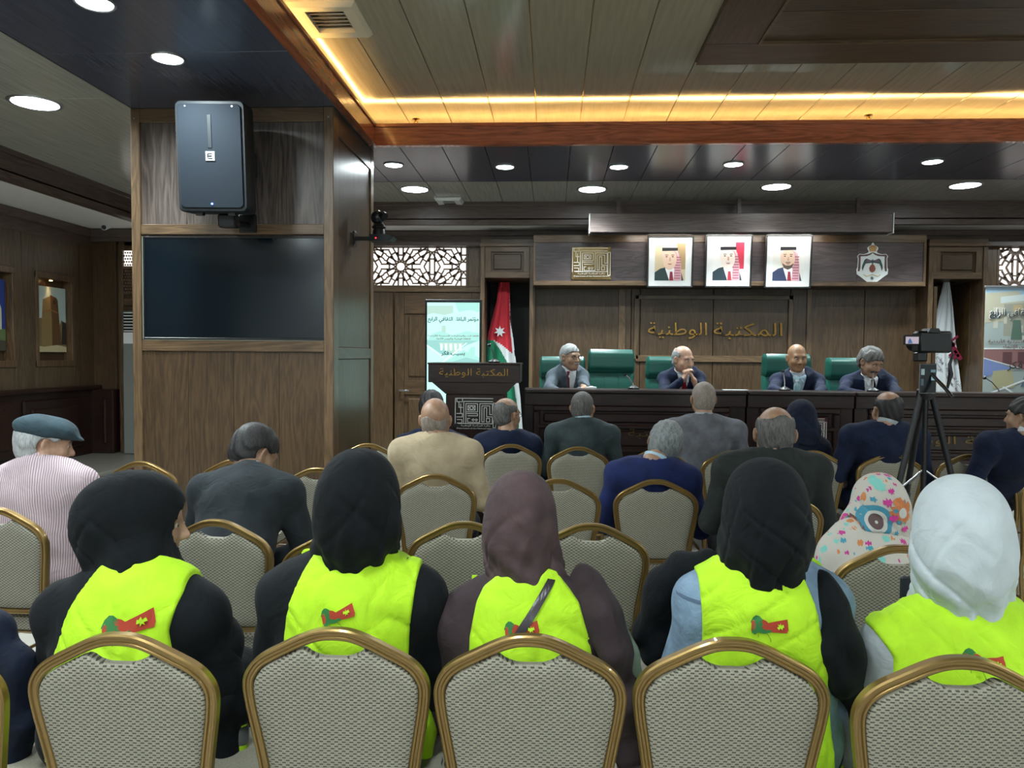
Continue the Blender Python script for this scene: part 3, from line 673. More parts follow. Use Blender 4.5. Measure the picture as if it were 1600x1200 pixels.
MB(oo).box((X0 + .02, BYL - .22, .3), (X0 + .52, BYL - .06, Z1), .015).build('body', mat('grey air conditioner body', srgb(120, 124, 120), .5), t)
for k in range(7):
    z = Zg + (k + .3) * (Z1 - Zg) / 7; MB(oo).box((X0 + .05, BYL - .235, z), (X0 + .49, BYL - .215, z + .012), .002).build('louvre', M['white'], t)
MB(oo).box((X0 + .04, BYL - .222, Zg), (X0 + .5, BYL - .219, Z1 - .01)).build('grille_back', M['black'], t)
MB(oo).box((X0 + .04, BYL - .228, Zg2 + .03), (X0 + .5, BYL - .219, Zg), .002).build('front_panel', M['white'], t)
# wall security camera
p = at(166, 357, 8.9); t = thing('security_camera', 'small white security camera on the cornice of the left bay', 'security camera', (p.x, 8.98, p.z + .03))
MB().box((-.04, -.005, .0), (.04, .02, .08), .01).cyl((0, 0, .04), (0, -.07, .02), .012, 10).build('bracket', M['white'], t, True)
MB().cyl((0, -.03, .01), (.02, -.16, -.03), .035, 16).build('housing', M['white'], t, True); MB().cyl((.02, -.16, -.03), (.0215, -.165, -.0315), .026, 16).build('lens', M['black'], t, True)
# ---------------------------------------------------------------- platform, desk
PZ = 0.42
PXL = at(826, 600, 6.7).x
plat = struct(MB().box((PXL, 6.75, 0), (7.2, WY + .04, PZ), .01).build('platform', M['deskz']), 'low stage behind the panel desk')
DY = 6.5
DH = at(1000, 609, DY).z
gold_dull = mat('dull brass letters', srgb(120, 100, 62), 0.3, 0.9)
def desk_unit(px0, px1, label, frames, extra=None):
    X0 = at(px0, 640, DY).x; X1 = at(px1, 640, DY).x
    t = thing('desk', label, 'desk', ((X0 + X1) / 2, DY, 0), 0, 'panel desk units on the stage'); og = ((X0 + X1) / 2, DY, 0)
    MB(og).box((X0 + .004, DY + .03, 0), (X1 - .004, DY + .05, DH - .03)).box((X0 + .004, DY + .05, 0), (X0 + .04, DY + .62, DH - .03)).box((X1 - .04, DY + .05, 0), (X1 - .004, DY + .62, DH - .03)).build('carcass', M['deskz'], t)
    MB(og).box((X0, DY - .03, DH - .035), (X1, DY + .12, DH), .008).box((X0, DY + .12, DH - .02), (X1, DY + .24, DH), 0).build('ledge', M['desk'], t)
    MB(og).box((X0 + .002, DY + .2, PZ + .72), (X1 - .002, DY + .64, PZ + .75), .004).build('desktop', M['desk'], t)
    MB(og).box((X0 + .002, DY, DH - .14), (X1 - .002, DY + .04, DH - .035), .004).build('frieze', M['desk'], t)
    h = DH - .14
    for (a, b) in frames:
        a = X0 + a * (X1 - X0); b = X0 + b * (X1 - X0)
        for (z1, z0_, d) in ((h, h - .05, .0), (h - .16, h - .2, 0), (h - .36, h - .4, 0)):
            MB(og).box((a, DY + d, z0_), (b, DY + .035, z1), .01).build('rail', M['desk'], t)
        MB(og).box((a, DY + .001, .05), (a + .06, DY + .035, h - .05), .01).build('stile', M['deskz'], t); MB(og).box((b - .06, DY + .001, .05), (b, DY + .035, h - .05), .01).build('stile', M['deskz'], t)
        for (z1, z0_) in ((h - .06, h - .15), (h - .21, h - .35), (h - .41, .1)):
            MB(og).box((a + .09, DY + .012, z0_ + .005), (b - .09, DY + .035, z1 - .005), .012).build('panel', M['desk'], t)
    if extra: extra(t, og, X0, X1)
    return t
def sign_at(txt, px, py, wpx):
    def fn(t, og, X0, X1):
        p = at(px, py, DY); W = wpx * DY / FPX
        text('lettering', txt, .1, gold_dull, t, (p.x - og[0], 0.008, p.z), ext=.003, width=W, height=.085)
    return fn
LIB = 'المكتبة الوطنية'
KUFIC = [((420, 850), (420, 340), (1085, 340)), ((470, 850), (470, 390), (740, 390), (740, 580), (500, 580)), ((500, 620), (740, 620), (740, 670), (520, 670)), ((790, 390), (790, 820), (510, 820), (510, 730), (560, 730)),
         ((790, 390), (1080, 390), (1080, 640), (1020, 640), (1020, 440), (840, 440), (840, 810), (890, 810), (890, 480), (950, 480), (950, 690), (1080, 690), (1080, 850), (300, 850)),
         ((945, 725), (1020, 725), (1020, 810), (945, 810), (945, 725)), ((1100, 375), (1160, 375), (1160, 940), (1100, 940), (1100, 375)), ((515, 435), (685, 435), (685, 540), (515, 540), (515, 435)), ((515, 435), (600, 540), (685, 435)), ((515, 540), (600, 435), (685, 540)),
         ((260, 280), (260, 350), (390, 350), (390, 280)), ((310, 350), (310, 480), (390, 480)), ((350, 400), (350, 600)), ((260, 620), (390, 620), (390, 700), (260, 700)), ((270, 760), (380, 760), (380, 840), (270, 840)),
         ((610, 760), (640, 740), (670, 760), (640, 790), (610, 760)), ((690, 760), (710, 740), (740, 760), (710, 790), (690, 760)), ((225, 850), (225, 270), (1090, 270))]
def kufic(name, cx, cz, W, y, m, parent, og, th=.006):
    s = W / 940; t = MB(og)
    for pl in KUFIC:
        for a, b in zip(pl[:-1], pl[1:]):
            ax, az, bx, bz = cx + (a[0] - 695) * s, cz - (a[1] - 640) * s, cx + (b[0] - 695) * s, cz - (b[1] - 640) * s
            L = math.hypot(bx - ax, bz - az); nx, nz = -(bz - az) / L * th / 2, (bx - ax) / L * th / 2; ex, ez = (bx - ax) / L * th / 2, (bz - az) / L * th / 2
            t.prism([(ax + nx - ex, az + nz - ez), (bx + nx + ex, bz + nz + ez), (bx - nx + ex, bz - nz + ez), (ax - nx - ex, az - nz - ez)], y - .003, y)
    o = t.build(name, m, parent); o['kind'] = 'stuff'
    text('lettering', 'دائرة المكتبة الوطنية', .02, m, parent, (cx - og[0], y - og[1] - .002, cz - .275 * W - og[2]), ext=.001, width=W * .72, height=.05 * W)
    text('lettering', 'Department of the National Library', .02, m, parent, (cx - og[0], y - og[1] - .002, cz - .345 * W - og[2]), ext=.001, width=W * .92, height=.04 * W, ar=False)
line_w = mat('pale logo lines', srgb(205, 205, 200), .4)
def logo2(t, og, X0, X1):
    a = prect(1243, 652, 1293, 692, DY)
    MB(og).box((a[0], DY - .002, a[1]), (a[2], DY + .01, a[3]), .002).build('logo_plate', mat('dark red logo plate', srgb(60, 22, 26), .3), t)
    kufic('logo', (a[0] + a[2]) / 2, (a[1] + a[3]) / 2, (a[2] - a[0]) * .92, DY - .003, line_w, t, og, .005)
desk_unit(819, 1166, 'left unit of the long mahogany panel desk, before the empty green chair', [(.04, .93)], sign_at(LIB, 975, 678, 170))
desk_unit(1168, 1335, 'short central unit of the mahogany panel desk bearing a small logo plate', [(.12, .88)], logo2)
desk_unit(1337, 1900, 'right unit of the long mahogany panel desk behind the camera tripod', [(.04, .93)], sign_at(LIB, 1500, 690, 210))

# ---------------------------------------------------------------- podium
PY = 6.15
c = at(740, 583, PY); og = (c.x, PY + .25, 0)
t = thing('podium', 'dark wooden podium with gold lettering and a square logo plate', 'podium', og)
X0, Z0, X1, Z1 = prect(669, 567, 812, 598, PY)
MB(og).box((X0, PY, Z0), (X1, PY + .5, Z1 - .012), .004).build('desk_box', M['desk'], t)
MB(og).box((X0 - .006, PY - .008, Z1 - .014), (X1 + .006, PY + .52, Z1), .004).build('top', M['desk'], t)
B0, _, B1, _ = prect(696, 610, 788, 620, PY); zf2 = at(740, 616, PY).z
MB(og).prism([(X0 + .03, Z0), (X1 - .03, Z0), (B1, zf2), (B0, zf2)], PY + .01, PY + .46).build('flare', M['desk'], t)
MB(og).box((B0, PY + .02, .06), (B1, PY + .42, zf2), .006).build('body', M['deskz'], t)
MB(og).box((B0 - .05, PY - .03, 0), (B1 + .05, PY + .48, .07), .01).build('base', M['desk'], t)
text('lettering', LIB, .1, M['brass'], t, (0, -.252, at(740, 583, PY).z), ext=.003, width=.56, height=.075)
a = prect(709, 622, 778, 669, PY + .02)
MB(og).box((a[0], PY + .006, a[1]), (a[2], PY + .022, a[3]), .003).build('logo_plate', mat('dark mirror plate', srgb(52, 50, 46), .25, .3), t)
kufic('logo', (a[0] + a[2]) / 2, (a[1] + a[3]) / 2 - .01, (a[2] - a[0]) * .92, PY + .005, line_w, t, og, .005)
def goose_mic(p0, p1, label, parent_z=None, r=.005, base=True):
    """gooseneck microphone from base point p0 to head p1"""
    t = thing('microphone', label, 'microphone', p0); d = Vector(p1) - Vector(p0)
    pts = [(0, 0, 0), (d.x * .12, d.y * .1, d.z * .4), (d.x * .5, d.y * .45, d.z * .75), (d.x * .93, d.y * .93, d.z * .96)]
    MB().tube(pts, r, 8).build('gooseneck', M['metal'], t, True)
    if base: MB().lathe((0, 0, 0), [(.05, 0), (.05, .012), (.02, .03), (.008, .035)], 16).build('base', M['black'], t, True)
    dd = d.normalized(); MB().tube([d * .9, d * .93, d, d * 1.02], [r * 1.2, r * 3, r * 3.2, r * 1.5], 12).build('head', M['black'], t, True)
    return t
p = at(772, 566, PY + .2); p.z = Z1
goose_mic(p, at(764, 538, PY + .1), 'silver gooseneck microphone on top of the podium')

# ---------------------------------------------------------------- portrait screen on a stand
SY = 7.5
X0, Z0, X1, Z1 = prect(664, 468, 752, 640, SY); og = ((X0 + X1) / 2, SY, 0)
t = thing('display_screen', 'bright upright display screen with Arabic title behind the podium', 'display', og)
MB(og).box((X0, SY, Z0), (X1, SY + .05, Z1), .004).build('bezel', M['black'], t)
scol = lambda n, r, g, b, s=1.25: mat(n, (0, 0, 0, 1), .4, emis=srgb(r, g, b), es=s)
sx = lambda u: X0 + .02 + u * (X1 - X0 - .04)
zt_ = Z1 - .03; zb_ = Z0 + .02
sz = lambda v: zt_ - v * (zt_ - zb_)
s0 = MB(og).box((sx(0), SY - .002, sz(1)), (sx(1), SY, sz(0))).build('screen', scol('pale cyan screen', 196, 250, 242), t)
LAY = [0.0004]
def shp(pts, m, name='picture', y=.0005, par=None):
    LAY[0] += .00006; y = LAY[0]
    return MB(og).prism([(sx(a), sz(b)) for a, b in pts], SY - .0025 - y, SY - .002).build(name, m, par or s0)
c1, c2, c3, c4 = scol('screen tint a', 168, 226, 216), scol('screen tint b', 178, 214, 200), scol('screen tint c', 226, 255, 250), scol('screen tint d', 150, 205, 200)
shp([(0, .03), (.5, .03), (.5, .1), (.33, .12), (.1, .1), (0, .12)], c2); shp([(.53, .0), (1, .0), (1, .09), (.8, .07), (.6, .09)], c1)
shp([(.28, .22), (.36, .22), (.36, .34), (.28, .34)], c2); shp([(.1, .3), (.25, .27), (.5, .31), (.75, .27), (1, .29), (1, .36), (.0, .36)], c1)
shp([(0, .36), (1, .36), (.78, .4), (.45, .5), (.3, .5), (.0, .4)], c4); shp([(.22, .38), (.7, .38), (.62, .46), (.5, .48), (.36, .46)], c2)
shp([(.3, .58), (.55, .5), (.7, .45), (.78, .47), (.85, .42), (.92, .42), (.92, .5), (1, .52), (1, .6), (.2, .6)], c1); shp([(.45, .57), (.75, .52), (1, .55), (1, .6), (.3, .6)], c4)
for k in range(5): shp([(.25 + k * .09, .39), (.3 + k * .09, .39), (.3 + k * .09, .455), (.26 + k * .09, .455)], c3, y=.001)
shp([(.0, .40), (.32, .52), (.32, .53), (.0, .415)], c3, y=.001); shp([(.2, .6), (.75, .38), (.77, .385), (.24, .6)], c3, y=.001)
ink = scol('screen ink', 20, 74, 74, 1); ink2 = scol('screen ink brown', 110, 90, 84, 1)
def stext(s, u, v, wd, ht, m, name='lettering'): return text(name, s, .05, m, s0, off=.0011, loc=(sx(u) - og[0], SY - .0062 - og[1], sz(v)), ext=.0004, width=wd * (X1 - X0), height=ht)
stext('مؤتمر البلقاء الثقافي الرابع', .5, .165, .9, .062, ink); stext('اللقاءات والمذكرات للسردية الأردنية', .5, .315, .9, .022, ink2); stext('للثقافة الوطنية وتكريس الانتماء', .5, .345, .62, .022, ink2)
stext('بسبب فكر', .5, .485, .42, .05, ink); stext('2023', .22, .73, .14, .03, ink2)
MB(og).box((og[0] - .03, SY + .05, .05), (og[0] + .03, SY + .09, Z1 - .2)).box((og[0] - .3, SY - .2, 0), (og[0] + .3, SY + .3, .05), .01).build('stand', M['black'], t)

# ---------------------------------------------------------------- flags on poles in the niches
def polyline_x(pts, y):
    for (xa, ya), (xb, yb) in zip(pts[:-1], pts[1:]):
        if ya <= y <= yb: return xa + (xb - xa) * (y - ya) / (yb - ya)
    return pts[-1][0] if y > pts[-1][1] else pts[0][0]
def flag(name_label, left, right, ybot, Y, mats, pick, polex, n=64, m=110, nf=3.2, group=None):
    ytop = left[0][1]; base = at(polex, 560, Y + .1); og = (base.x, Y + .1, 0)
    t = thing('flag', name_label, 'flag', og)
    V, F, mi = [], [], []
    for j in range(m + 1):
        py = ytop + (ybot - ytop) * j / m; xl, xr = polyline_x(left, py), polyline_x(right, py)
        for i in range(n + 1):
            u = i / n; amp = .012 + .05 * j / m
            dy = -amp * math.sin(u * math.pi) * 1.3 + amp * .35 * math.cos(u * nf * 2 * math.pi + j * .012)
            p = at(xl + (xr - xl) * u, py, Y); V.append((p.x - og[0], dy + Y - og[1], p.z))
    for j in range(m):
        for i in range(n):
            F.append((j * (n + 1) + i, j * (n + 1) + i + 1, (j + 1) * (n + 1) + i + 1, (j + 1) * (n + 1) + i))
            py = ytop + (ybot - ytop) * (j + .5) / m; xl, xr = polyline_x(left, py), polyline_x(right, py); mi.append(pick(xl + (xr - xl) * (i + .5) / n, py, (i + .5) / n))
    # back layer gives the cloth thickness
    k = len(V); V += [(x, y + .012, z) for x, y, z in V]; F2 = [tuple(q + k for q in reversed(f)) for f in F]; F += F2; mi += mi
    o = mk('flag_cloth', V, F, mats, t, True); o.data.polygons.foreach_set('material_index', mi)
    zt = at(polex, ytop - 4, Y).z
    MB().cyl((0, 0.02, .04), (0, 0.02, zt), .014, 12).build('pole', M['brass'], t, True)
    MB().lathe((0, 0.02, zt), [(.01, 0), (.02, .02), (.012, .04), (.018, .055), (.001, .11)], 14).build('finial', M['brass'], t, True)
    MB().lathe((0, 0.02, 0), [(.19, 0), (.19, .03), (.1, .06), (.03, .1), (.02, .14)], 24).build('base', M['black'], t, True)
    return t, og, o
cl = lambda n, r, g, b: mat(n, srgb(r, g, b), .7, sheen=.2)
FL = [cl('flag red', 206, 40, 56), cl('flag green', 0, 122, 84), cl('flag white', 226, 232, 234), cl('flag black', 16, 18, 22), cl('flag gold fringe', 196, 160, 60)]
def pick1(px, py, u):
    if px > 793 + (py - 437) * .105 and py < 600 and px > polyline_x([(796, 437), (797, 500), (800, 520), (806, 560), (812, 600)], py): return 3
    rg = 530 + (px - 761) * .25 if px < 771 else 532 + (px - 771) ** 1.35 * .215
    if py < rg and px < polyline_x([(796, 430), (797, 512), (801, 552), (801, 553)], py): return 0
    if py < rg: return 3 if px > polyline_x([(797, 500), (802, 530), (806, 575)], py) else 2
    gx = polyline_x([(771, 532), (781, 545), (793, 566), (803, 600), (809, 640), (812, 690)], py)
    if py < 532 or px < gx: return 1
    if px > polyline_x([(797, 500), (808, 560), (815, 620), (817, 690)], py): return 3
    return 2
ft, fo, fc = flag('red, white and green national flag with a white star in the left niche', [(780, 441), (776, 470), (763, 520), (758, 560), (762, 620), (770, 690)], [(796, 441), (797, 470), (803, 540), (808, 580), (813, 620), (818, 690)], 690, WY + .12, FL, pick1, 789)
def star_pts(cx, cy, r0, r1, n, rot=0): return [(cx + (r0 if k % 2 == 0 else r1) * math.sin(rot + k * math.pi / n), cy - (r0 if k % 2 == 0 else r1) * math.cos(rot + k * math.pi / n)) for k in range(2 * n)]
def flat_px(pts, Y, d, og, m, name, parent):
    q = [at(a, b, Y) for a, b in pts]; return MB(og).prism([(p.x, p.z) for p in q], Y, Y + d).build(name, m, parent)
flat_px(star_pts(781, 518, 9.2, 4.2, 7), WY + .12 - .068, .008, fo, FL[2], 'star', ft)
def pick2(px, py, u):
    if py > 590 + (px - 1462) * 1.1 and py < 598 + (px - 1462) * 1.1: return 4
    return 2
wt, wo, wc = flag('white flag with a dark red emblem and slanting writing in the right niche', [(1475, 441), (1466, 480), (1452, 530), (1450, 600), (1456, 690)], [(1484, 441), (1489, 480), (1494, 540), (1503, 620), (1508, 690)], 690, WY + .12, FL, pick2, 1480)
red = mat('dark red print', srgb(140, 30, 60), .6)
yk = WY + .12 - .062
p = at(1494, 548, yk)
for dx, dz, ln, ang, w_ in ((-.02, .16, .2, -52, .03), (.03, .2, .16, 38, .025), (0, .1, .12, 38, .03), (.06, .02, .34, -58, .045), (.02, -.02, .14, 38, .04), (.07, -.06, .1, 38, .035)):
    a = R(ang); c_, s_ = math.cos(a), math.sin(a); cx_, cz_ = p.x - .05 + dx * .8, p.z + dz * .8 - .02
    pts = [(cx_ + x * c_ - z * s_, cz_ + x * s_ + z * c_) for x, z in ((-ln / 2 * .7, -w_ / 2), (ln / 2 * .7, -w_ / 2), (ln / 2 * .7, w_ / 2), (-ln / 2 * .7, w_ / 2))]
    MB(wo).prism(pts, yk, yk + .01).build('emblem', red, wt)
ftxt = mat('flag lettering', srgb(96, 70, 76), .6)
def slant(s, px, py, wd, ht, ar=True):
    q = at(px, py, yk + .004); text('lettering', s, .05, ftxt, wt, (q.x - wo[0], q.y - wo[1], q.z), rot=(math.pi / 2, R(53), 0), ext=.001, width=wd, height=ht, ar=ar)
slant('دائرة المكتبة الوطنية', 1483, 580, .52, .045); slant('Department of National Library', 1477, 586, .6, .035, False)

# ---------------------------------------------------------------- roll-up banner at the right
BYY = 8.2
X0 = at(1538, 530, BYY).x; X1 = X0 + .95; Z1 = at(1570, 448, BYY).z; Z0 = .52; og = ((X0 + X1) / 2, BYY, PZ)
t = thing('roll_up_banner', 'printed roll-up banner with Arabic title at the right end of the stage', 'banner', og)
bc = lambda n, r, g, b: mat(n, srgb(r, g, b), .5)
bs = MB(og).box((X0, BYY, Z0), (X1, BYY + .006, Z1)).build('banner_sheet', bc('banner base', 158, 170, 166), t)
LAY[0] = .0003
bx = lambda u: X0 + u * (X1 - X0)
def bz(py): return at(1570, py, BYY).z
def bshp(pts, m, y=.0006):
    LAY[0] += .00006; y = LAY[0]
    return MB(og).prism([(bx(a), bz(b)) for a, b in pts], BYY - y, BYY).build('picture', m, bs)
bshp([(0, 449), (1, 449), (1, 462), (.5, 458), (.3, 466), (0, 470)], bc('banner sky', 150, 178, 196)); bshp([(.0, 458), (.35, 455), (.4, 470), (.4, 500), (0, 505)], bc('banner stone', 176, 172, 150))
bshp([(.16, 464), (.5, 458), (.52, 468), (.16, 474)], bc('banner sign', 190, 200, 198), .0009)
bshp([(.2, 475), (.95, 470), (.95, 520), (.2, 525)], bc('banner town', 150, 150, 136), .0008)
for k in range(16):
    u = .05 + random.random() * .85; v = 472 + random.random() * 50; wq = .03 + random.random() * .07; hq = 4 + random.random() * 10
    bshp([(u, v), (u + wq, v - 1), (u + wq, v + hq), (u, v + hq)], [bc('banner block a', 178, 160, 122), bc('banner block b', 120, 132, 130), bc('banner block c', 188, 186, 172)][k % 3], .001 + k * .00005)
bshp([(.3, 500), (.38, 500), (.4, 530), (.28, 530)], bc('banner tree', 84, 110, 96), .002)
bshp([(0, 545), (1, 545), (1, 566), (.5, 580), (.35, 574), (0, 560)], bc('banner red arch', 140, 100, 98), .0007)
for k in range(5): bshp([(.2 + k * .16, 550), (.3 + k * .16, 550), (.3 + k * .16, 570), (.2 + k * .16, 567)], bc('banner arch shade', 96, 62, 66), .001)
bshp([(0, 560), (.3, 575), (.0, 590)], bc('banner blue', 118, 136, 184), .0008); bshp([(.1, 580), (.3, 577), (.34, 605), (.1, 608)], bc('banner ruin', 170, 166, 130), .001); bshp([(.45, 580), (1, 560), (1, 600), (.4, 604)], bc('banner valley', 90, 108, 122), .0009)
wl = bc('banner white line', 216, 222, 220)
for pts in ([(0, 559), (.4, 575), (.4, 576.5), (0, 560.5)], [(0, 618), (.95, 563), (.97, 565), (.04, 618)], [(.2, 604), (.35, 618), (.38, 618), (.23, 604)], [(0, 544), (1, 543), (1, 545), (0, 546)]): bshp(pts, wl, .0014)
bi = bc('banner ink', 30, 40, 44); bi2 = bc('banner ink white', 220, 220, 214); br_ = bc('banner ink brown', 86, 44, 44)
def btext(s, u, py, wd, ht, m): return text('lettering', s, .05, m, bs, (bx(u) - og[0], -.0032, bz(py) - og[2]), ext=.0006, width=wd * .95, height=ht)
btext('مؤتمر البلقاء الثقافي الرابع', .5, 490, .92, .12, bi2).location.y = -.0032; btext('مؤتمر البلقاء الثقافي الرابع', .5, 490.5, .9, .105, bi).location.y = -.0045
btext('اللقاءات والمذكرات للسردية الأردنية', .5, 533, .92, .05, br_); btext('للثقافة الوطنية وتكريس الإنتماء', .55, 542, .7, .05, br_); btext('بسبب فكر', .5, 572, .5, .1, bi)
MB(og).box((X0 - .01, BYY - .008, Z1 - .01), (X1 + .01, BYY + .014, Z1 + .012), .003).build('top_rail', M['metal'], t); MB(og).box((X0 - .02, BYY - .06, PZ), (X1 + .02, BYY + .06, PZ + .1), .02).build('base', M['metal'], t)
MB(og).cyl((og[0], BYY + .02, PZ + .1), (og[0], BYY + .02, Z1), .01, 8).build('support_pole', M['metal'], t)
goose_mic(at(1563, 622, 7.0), at(1537, 589, 6.95), 'thin silver microphone before the roll-up banner', base=False)

# ---------------------------------------------------------------- things on the header: portraits, logo, crest, wall letters
skin_p = mat('printed skin', srgb(226, 190, 160), .5)
def portrait(px0, py0, px1, py1, label, suit, tie, bg, beard, tilt=.0, shift=0):
    X0, Z0, X1, Z1 = prect(px0, py0, px1, py1, FY - .02); W, H_ = X1 - X0, Z1 - Z0; cxp = (X0 + X1) / 2
    t = thing('portrait', label, 'framed portrait', (cxp, FY - .05, Z0), 0, None, R(4))
    fr = M['black'] if tie is None else mat('dark silver frame', srgb(60, 62, 62), .25, .6)
    b = .02
    f = MB(); f.box((-W / 2, -.015, 0), (-W / 2 + b, .015, H_), .004).box((W / 2 - b, -.015, 0), (W / 2, .015, H_), .004).box((-W / 2, -.015, 0), (W / 2, .015, b), .004).box((-W / 2, -.015, H_ - b), (W / 2, .015, H_), .004)
    f.build('frame', fr, t)
    ph = MB().box((-W / 2 + b, -.004, b), (W / 2 - b, .01, H_ - b)).build('mount', mat('glare-white picture mount', srgb(236, 238, 236), .25), t)  # glare of the overhead lamps put into the white of the mount
    iw, ih = W * .66, H_ * .72; ax, az = -iw / 2, H_ * .14
    def s(pts, col, y, name='print'):
        m = bpy.data.materials.get('print %s' % (col,)) or mat('print %s' % (col,), srgb(*col), .3)
        MB().prism([(ax + u * iw, az + v * ih) for u, v in pts], -.0045 - y, -.004).build(name, m, ph)
    E_ = lambda cx, cy, rx, ry, n=20: [(cx + rx * math.cos(2 * math.pi * k / n), cy + ry * math.sin(2 * math.pi * k / n)) for k in range(n)]
    s([(0, 0), (1, 0), (1, 1), (0, 1)], bg[0], .0001); s([(.72, .3), (1, .3), (1, 1), (.72, 1)], bg[1], .0003)
    x = .5 + shift
    s([(0, 0), (0, .22), (.18, .32), (x - .12, .36), (x + .1, .36), (.85, .28), (.95, 0)], suit, .0005)
    s([(x - .16, .33), (x - .02, 0), (x + .22, 0), (x + .16, .34)], (240, 242, 242), .0007)
    s([(x, .24), (x + .08, .24), (x + .12, 0), (x - .02, 0)], tie, .0009)
    s([(x + .1, .8), (x + .28, .72), (x + .36, .4), (x + .38, 0), (x + .12, 0), (x + .14, .3)], (214, 170, 178), .0010)
    for k in range(9): s([(x + .14 + .02 * (k % 2), .05 + k * .07), (x + .34, .05 + k * .07), (x + .34, .075 + k * .07), (x + .14 + .02 * (k % 2), .075 + k * .07)], (176, 84, 104), .0012)
    s(E_(x - .02, .56, .23, .27), (232, 200, 176) if beard != 2 else (240, 226, 216), .0014)
    s([(x - .28, .55), (x - .24, .86), (x, .97), (x + .22, .88), (x + .28, .6), (x + .2, .78), (x, .84), (x - .2, .78)], (224, 206, 206), .0016)
    s([(x - .27, .79), (x + .24, .8), (x + .24, .88), (x - .27, .88)], (38, 38, 42), .0018)
    for e in (-.11, .09): s(E_(x + e - .01, .64, .035, .014, 10), (60, 46, 40), .0018); s([(x + e - .06, .675), (x + e + .05, .68), (x + e + .04, .695), (x + e - .05, .695)], (84, 66, 54), .0018)
    s([(x - .03, .62), (x + .01, .62), (x + .03, .52), (x - .04, .52)], (208, 168, 140), .0017)
    s([(x - .08, .455), (x + .06, .455), (x + .03, .43), (x - .05, .43)], (176, 96, 88), .0018)
    if beard == 1: s([(x - .2, .46), (x - .08, .4), (x + .06, .4), (x + .18, .46), (x + .12, .34), (x - .01, .29), (x - .14, .34)], (96, 80, 70), .0016); s([(x - .1, .49), (x + .08, .49), (x + .06, .47), (x - .08, .47)], (90, 74, 64), .0019)
    if beard == 2: s([(x - .1, .49), (x + .08, .49), (x + .06, .465), (x - .08, .465)], (214, 206, 200), .0019)
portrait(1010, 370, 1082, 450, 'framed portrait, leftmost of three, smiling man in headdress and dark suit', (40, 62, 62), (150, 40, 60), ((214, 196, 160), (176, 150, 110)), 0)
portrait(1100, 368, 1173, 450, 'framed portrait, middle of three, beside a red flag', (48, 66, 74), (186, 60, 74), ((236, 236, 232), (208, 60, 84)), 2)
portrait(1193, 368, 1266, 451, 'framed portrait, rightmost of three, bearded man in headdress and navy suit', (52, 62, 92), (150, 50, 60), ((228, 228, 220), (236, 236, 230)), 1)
# square brass logo
X0, Z0, X1, Z1 = prect(893, 386, 955, 437, FY); og = ((X0 + X1) / 2, FY, Z0)
t = thing('logo_sign', 'square mirrored brass logo sign on the header', 'sign', og)
MB(og).box((X0, FY - .018, Z0), (X1, FY - .002, Z1), .003).build('plate', mat('mirror brass plate', srgb(176, 150, 100), .08, 1.0), t)
kufic('logo', (X0 + X1) / 2, (Z0 + Z1) / 2, X1 - X0 - .02, FY - .019, mat('white logo lines', srgb(226, 220, 214), .4), t, og, .006)
# crest
p = at(1363, 410, FY); og = (p.x, FY, p.z)
t = thing('crest', 'white coat of arms with crown and spread eagle on the header', 'crest', og)
S = .46 / 1000
cv = lambda pts: [(og[0] + (a - 695) * S, og[2] - (b - 610) * S) for a, b in pts]
def lay(pts, col, y, name): return MB(og).prism(cv(pts), FY - .004 - y, FY - .002).build(name, mat(name + ' colour', srgb(*col), .4), t)
mir = lambda L_: L_ + [(1390 - a, b) for a, b in L_[::-1]]
lay(mir([(695, 120), (665, 150), (660, 185), (600, 215), (560, 250), (570, 300), (600, 340), (570, 380), (480, 410), (370, 400), (320, 460), (340, 520), (330, 740), (310, 780), (320, 900), (420, 970), (520, 1050), (600, 1110), (695, 1120)]), (232, 236, 232), 0, 'crest_plate')
lay(mir([(695, 370), (640, 400), (560, 425), (400, 440), (360, 460), (360, 760), (345, 830), (385, 830), (405, 760), (405, 470), (560, 460), (640, 430), (695, 385)])[:0] or [(695, 360), (600, 400), (480, 425), (375, 415), (345, 455), (360, 520), (350, 740), (345, 830), (385, 830), (405, 740), (405, 465), (560, 455), (640, 425), (695, 378), (750, 425), (830, 455), (985, 465), (985, 740), (1005, 830), (1045, 830), (1040, 740), (1030, 520), (1045, 455), (1015, 415), (910, 425), (790, 400)], (92, 66, 66), .003, 'mantle')
lay([(600, 240), (650, 200), (695, 185), (740, 200), (790, 240), (765, 340), (625, 340)], (176, 120, 60), .003, 'crown')
for k in range(4): lay([(625 + k * 38, 235), (640 + k * 38, 235), (648 + k * 34, 320), (636 + k * 34, 320)], (220, 190, 120), .005, 'crown_arch')
lay([(640, 310), (750, 310), (745, 345), (645, 345)], (214, 160, 100), .006, 'crown_band')
lay([(695, 525), (680, 560), (580, 545), (545, 515), (500, 550), (450, 680), (440, 740), (460, 820), (500, 700), (530, 640), (670, 620), (690, 650), (700, 650), (720, 620), (860, 640), (890, 700), (925, 820), (945, 740), (935, 680), (890, 550), (845, 515), (810, 545), (710, 560)], (44, 76, 78), .004, 'eagle')
for q in ([(560, 520), (650, 560), (650, 600), (530, 600)], [(830, 520), (740, 560), (740, 600), (860, 600)]): lay(q, (116, 84, 104), .006, 'wing_feathers')
lay([(695, 640), (740, 690), (770, 760), (750, 830), (695, 860), (640, 830), (615, 760), (645, 690)], (140, 72, 60), .006, 'shield_drop')
lay([(480, 900), (560, 950), (640, 920), (695, 900), (750, 920), (830, 950), (900, 905), (890, 925), (830, 965), (750, 935), (695, 915), (640, 935), (560, 968), (490, 920)], (196, 176, 110), .005, 'ribbon')
lay(star_pts(690, 1000, 55, 22, 7), (70, 84, 80), .005, 'small_star')
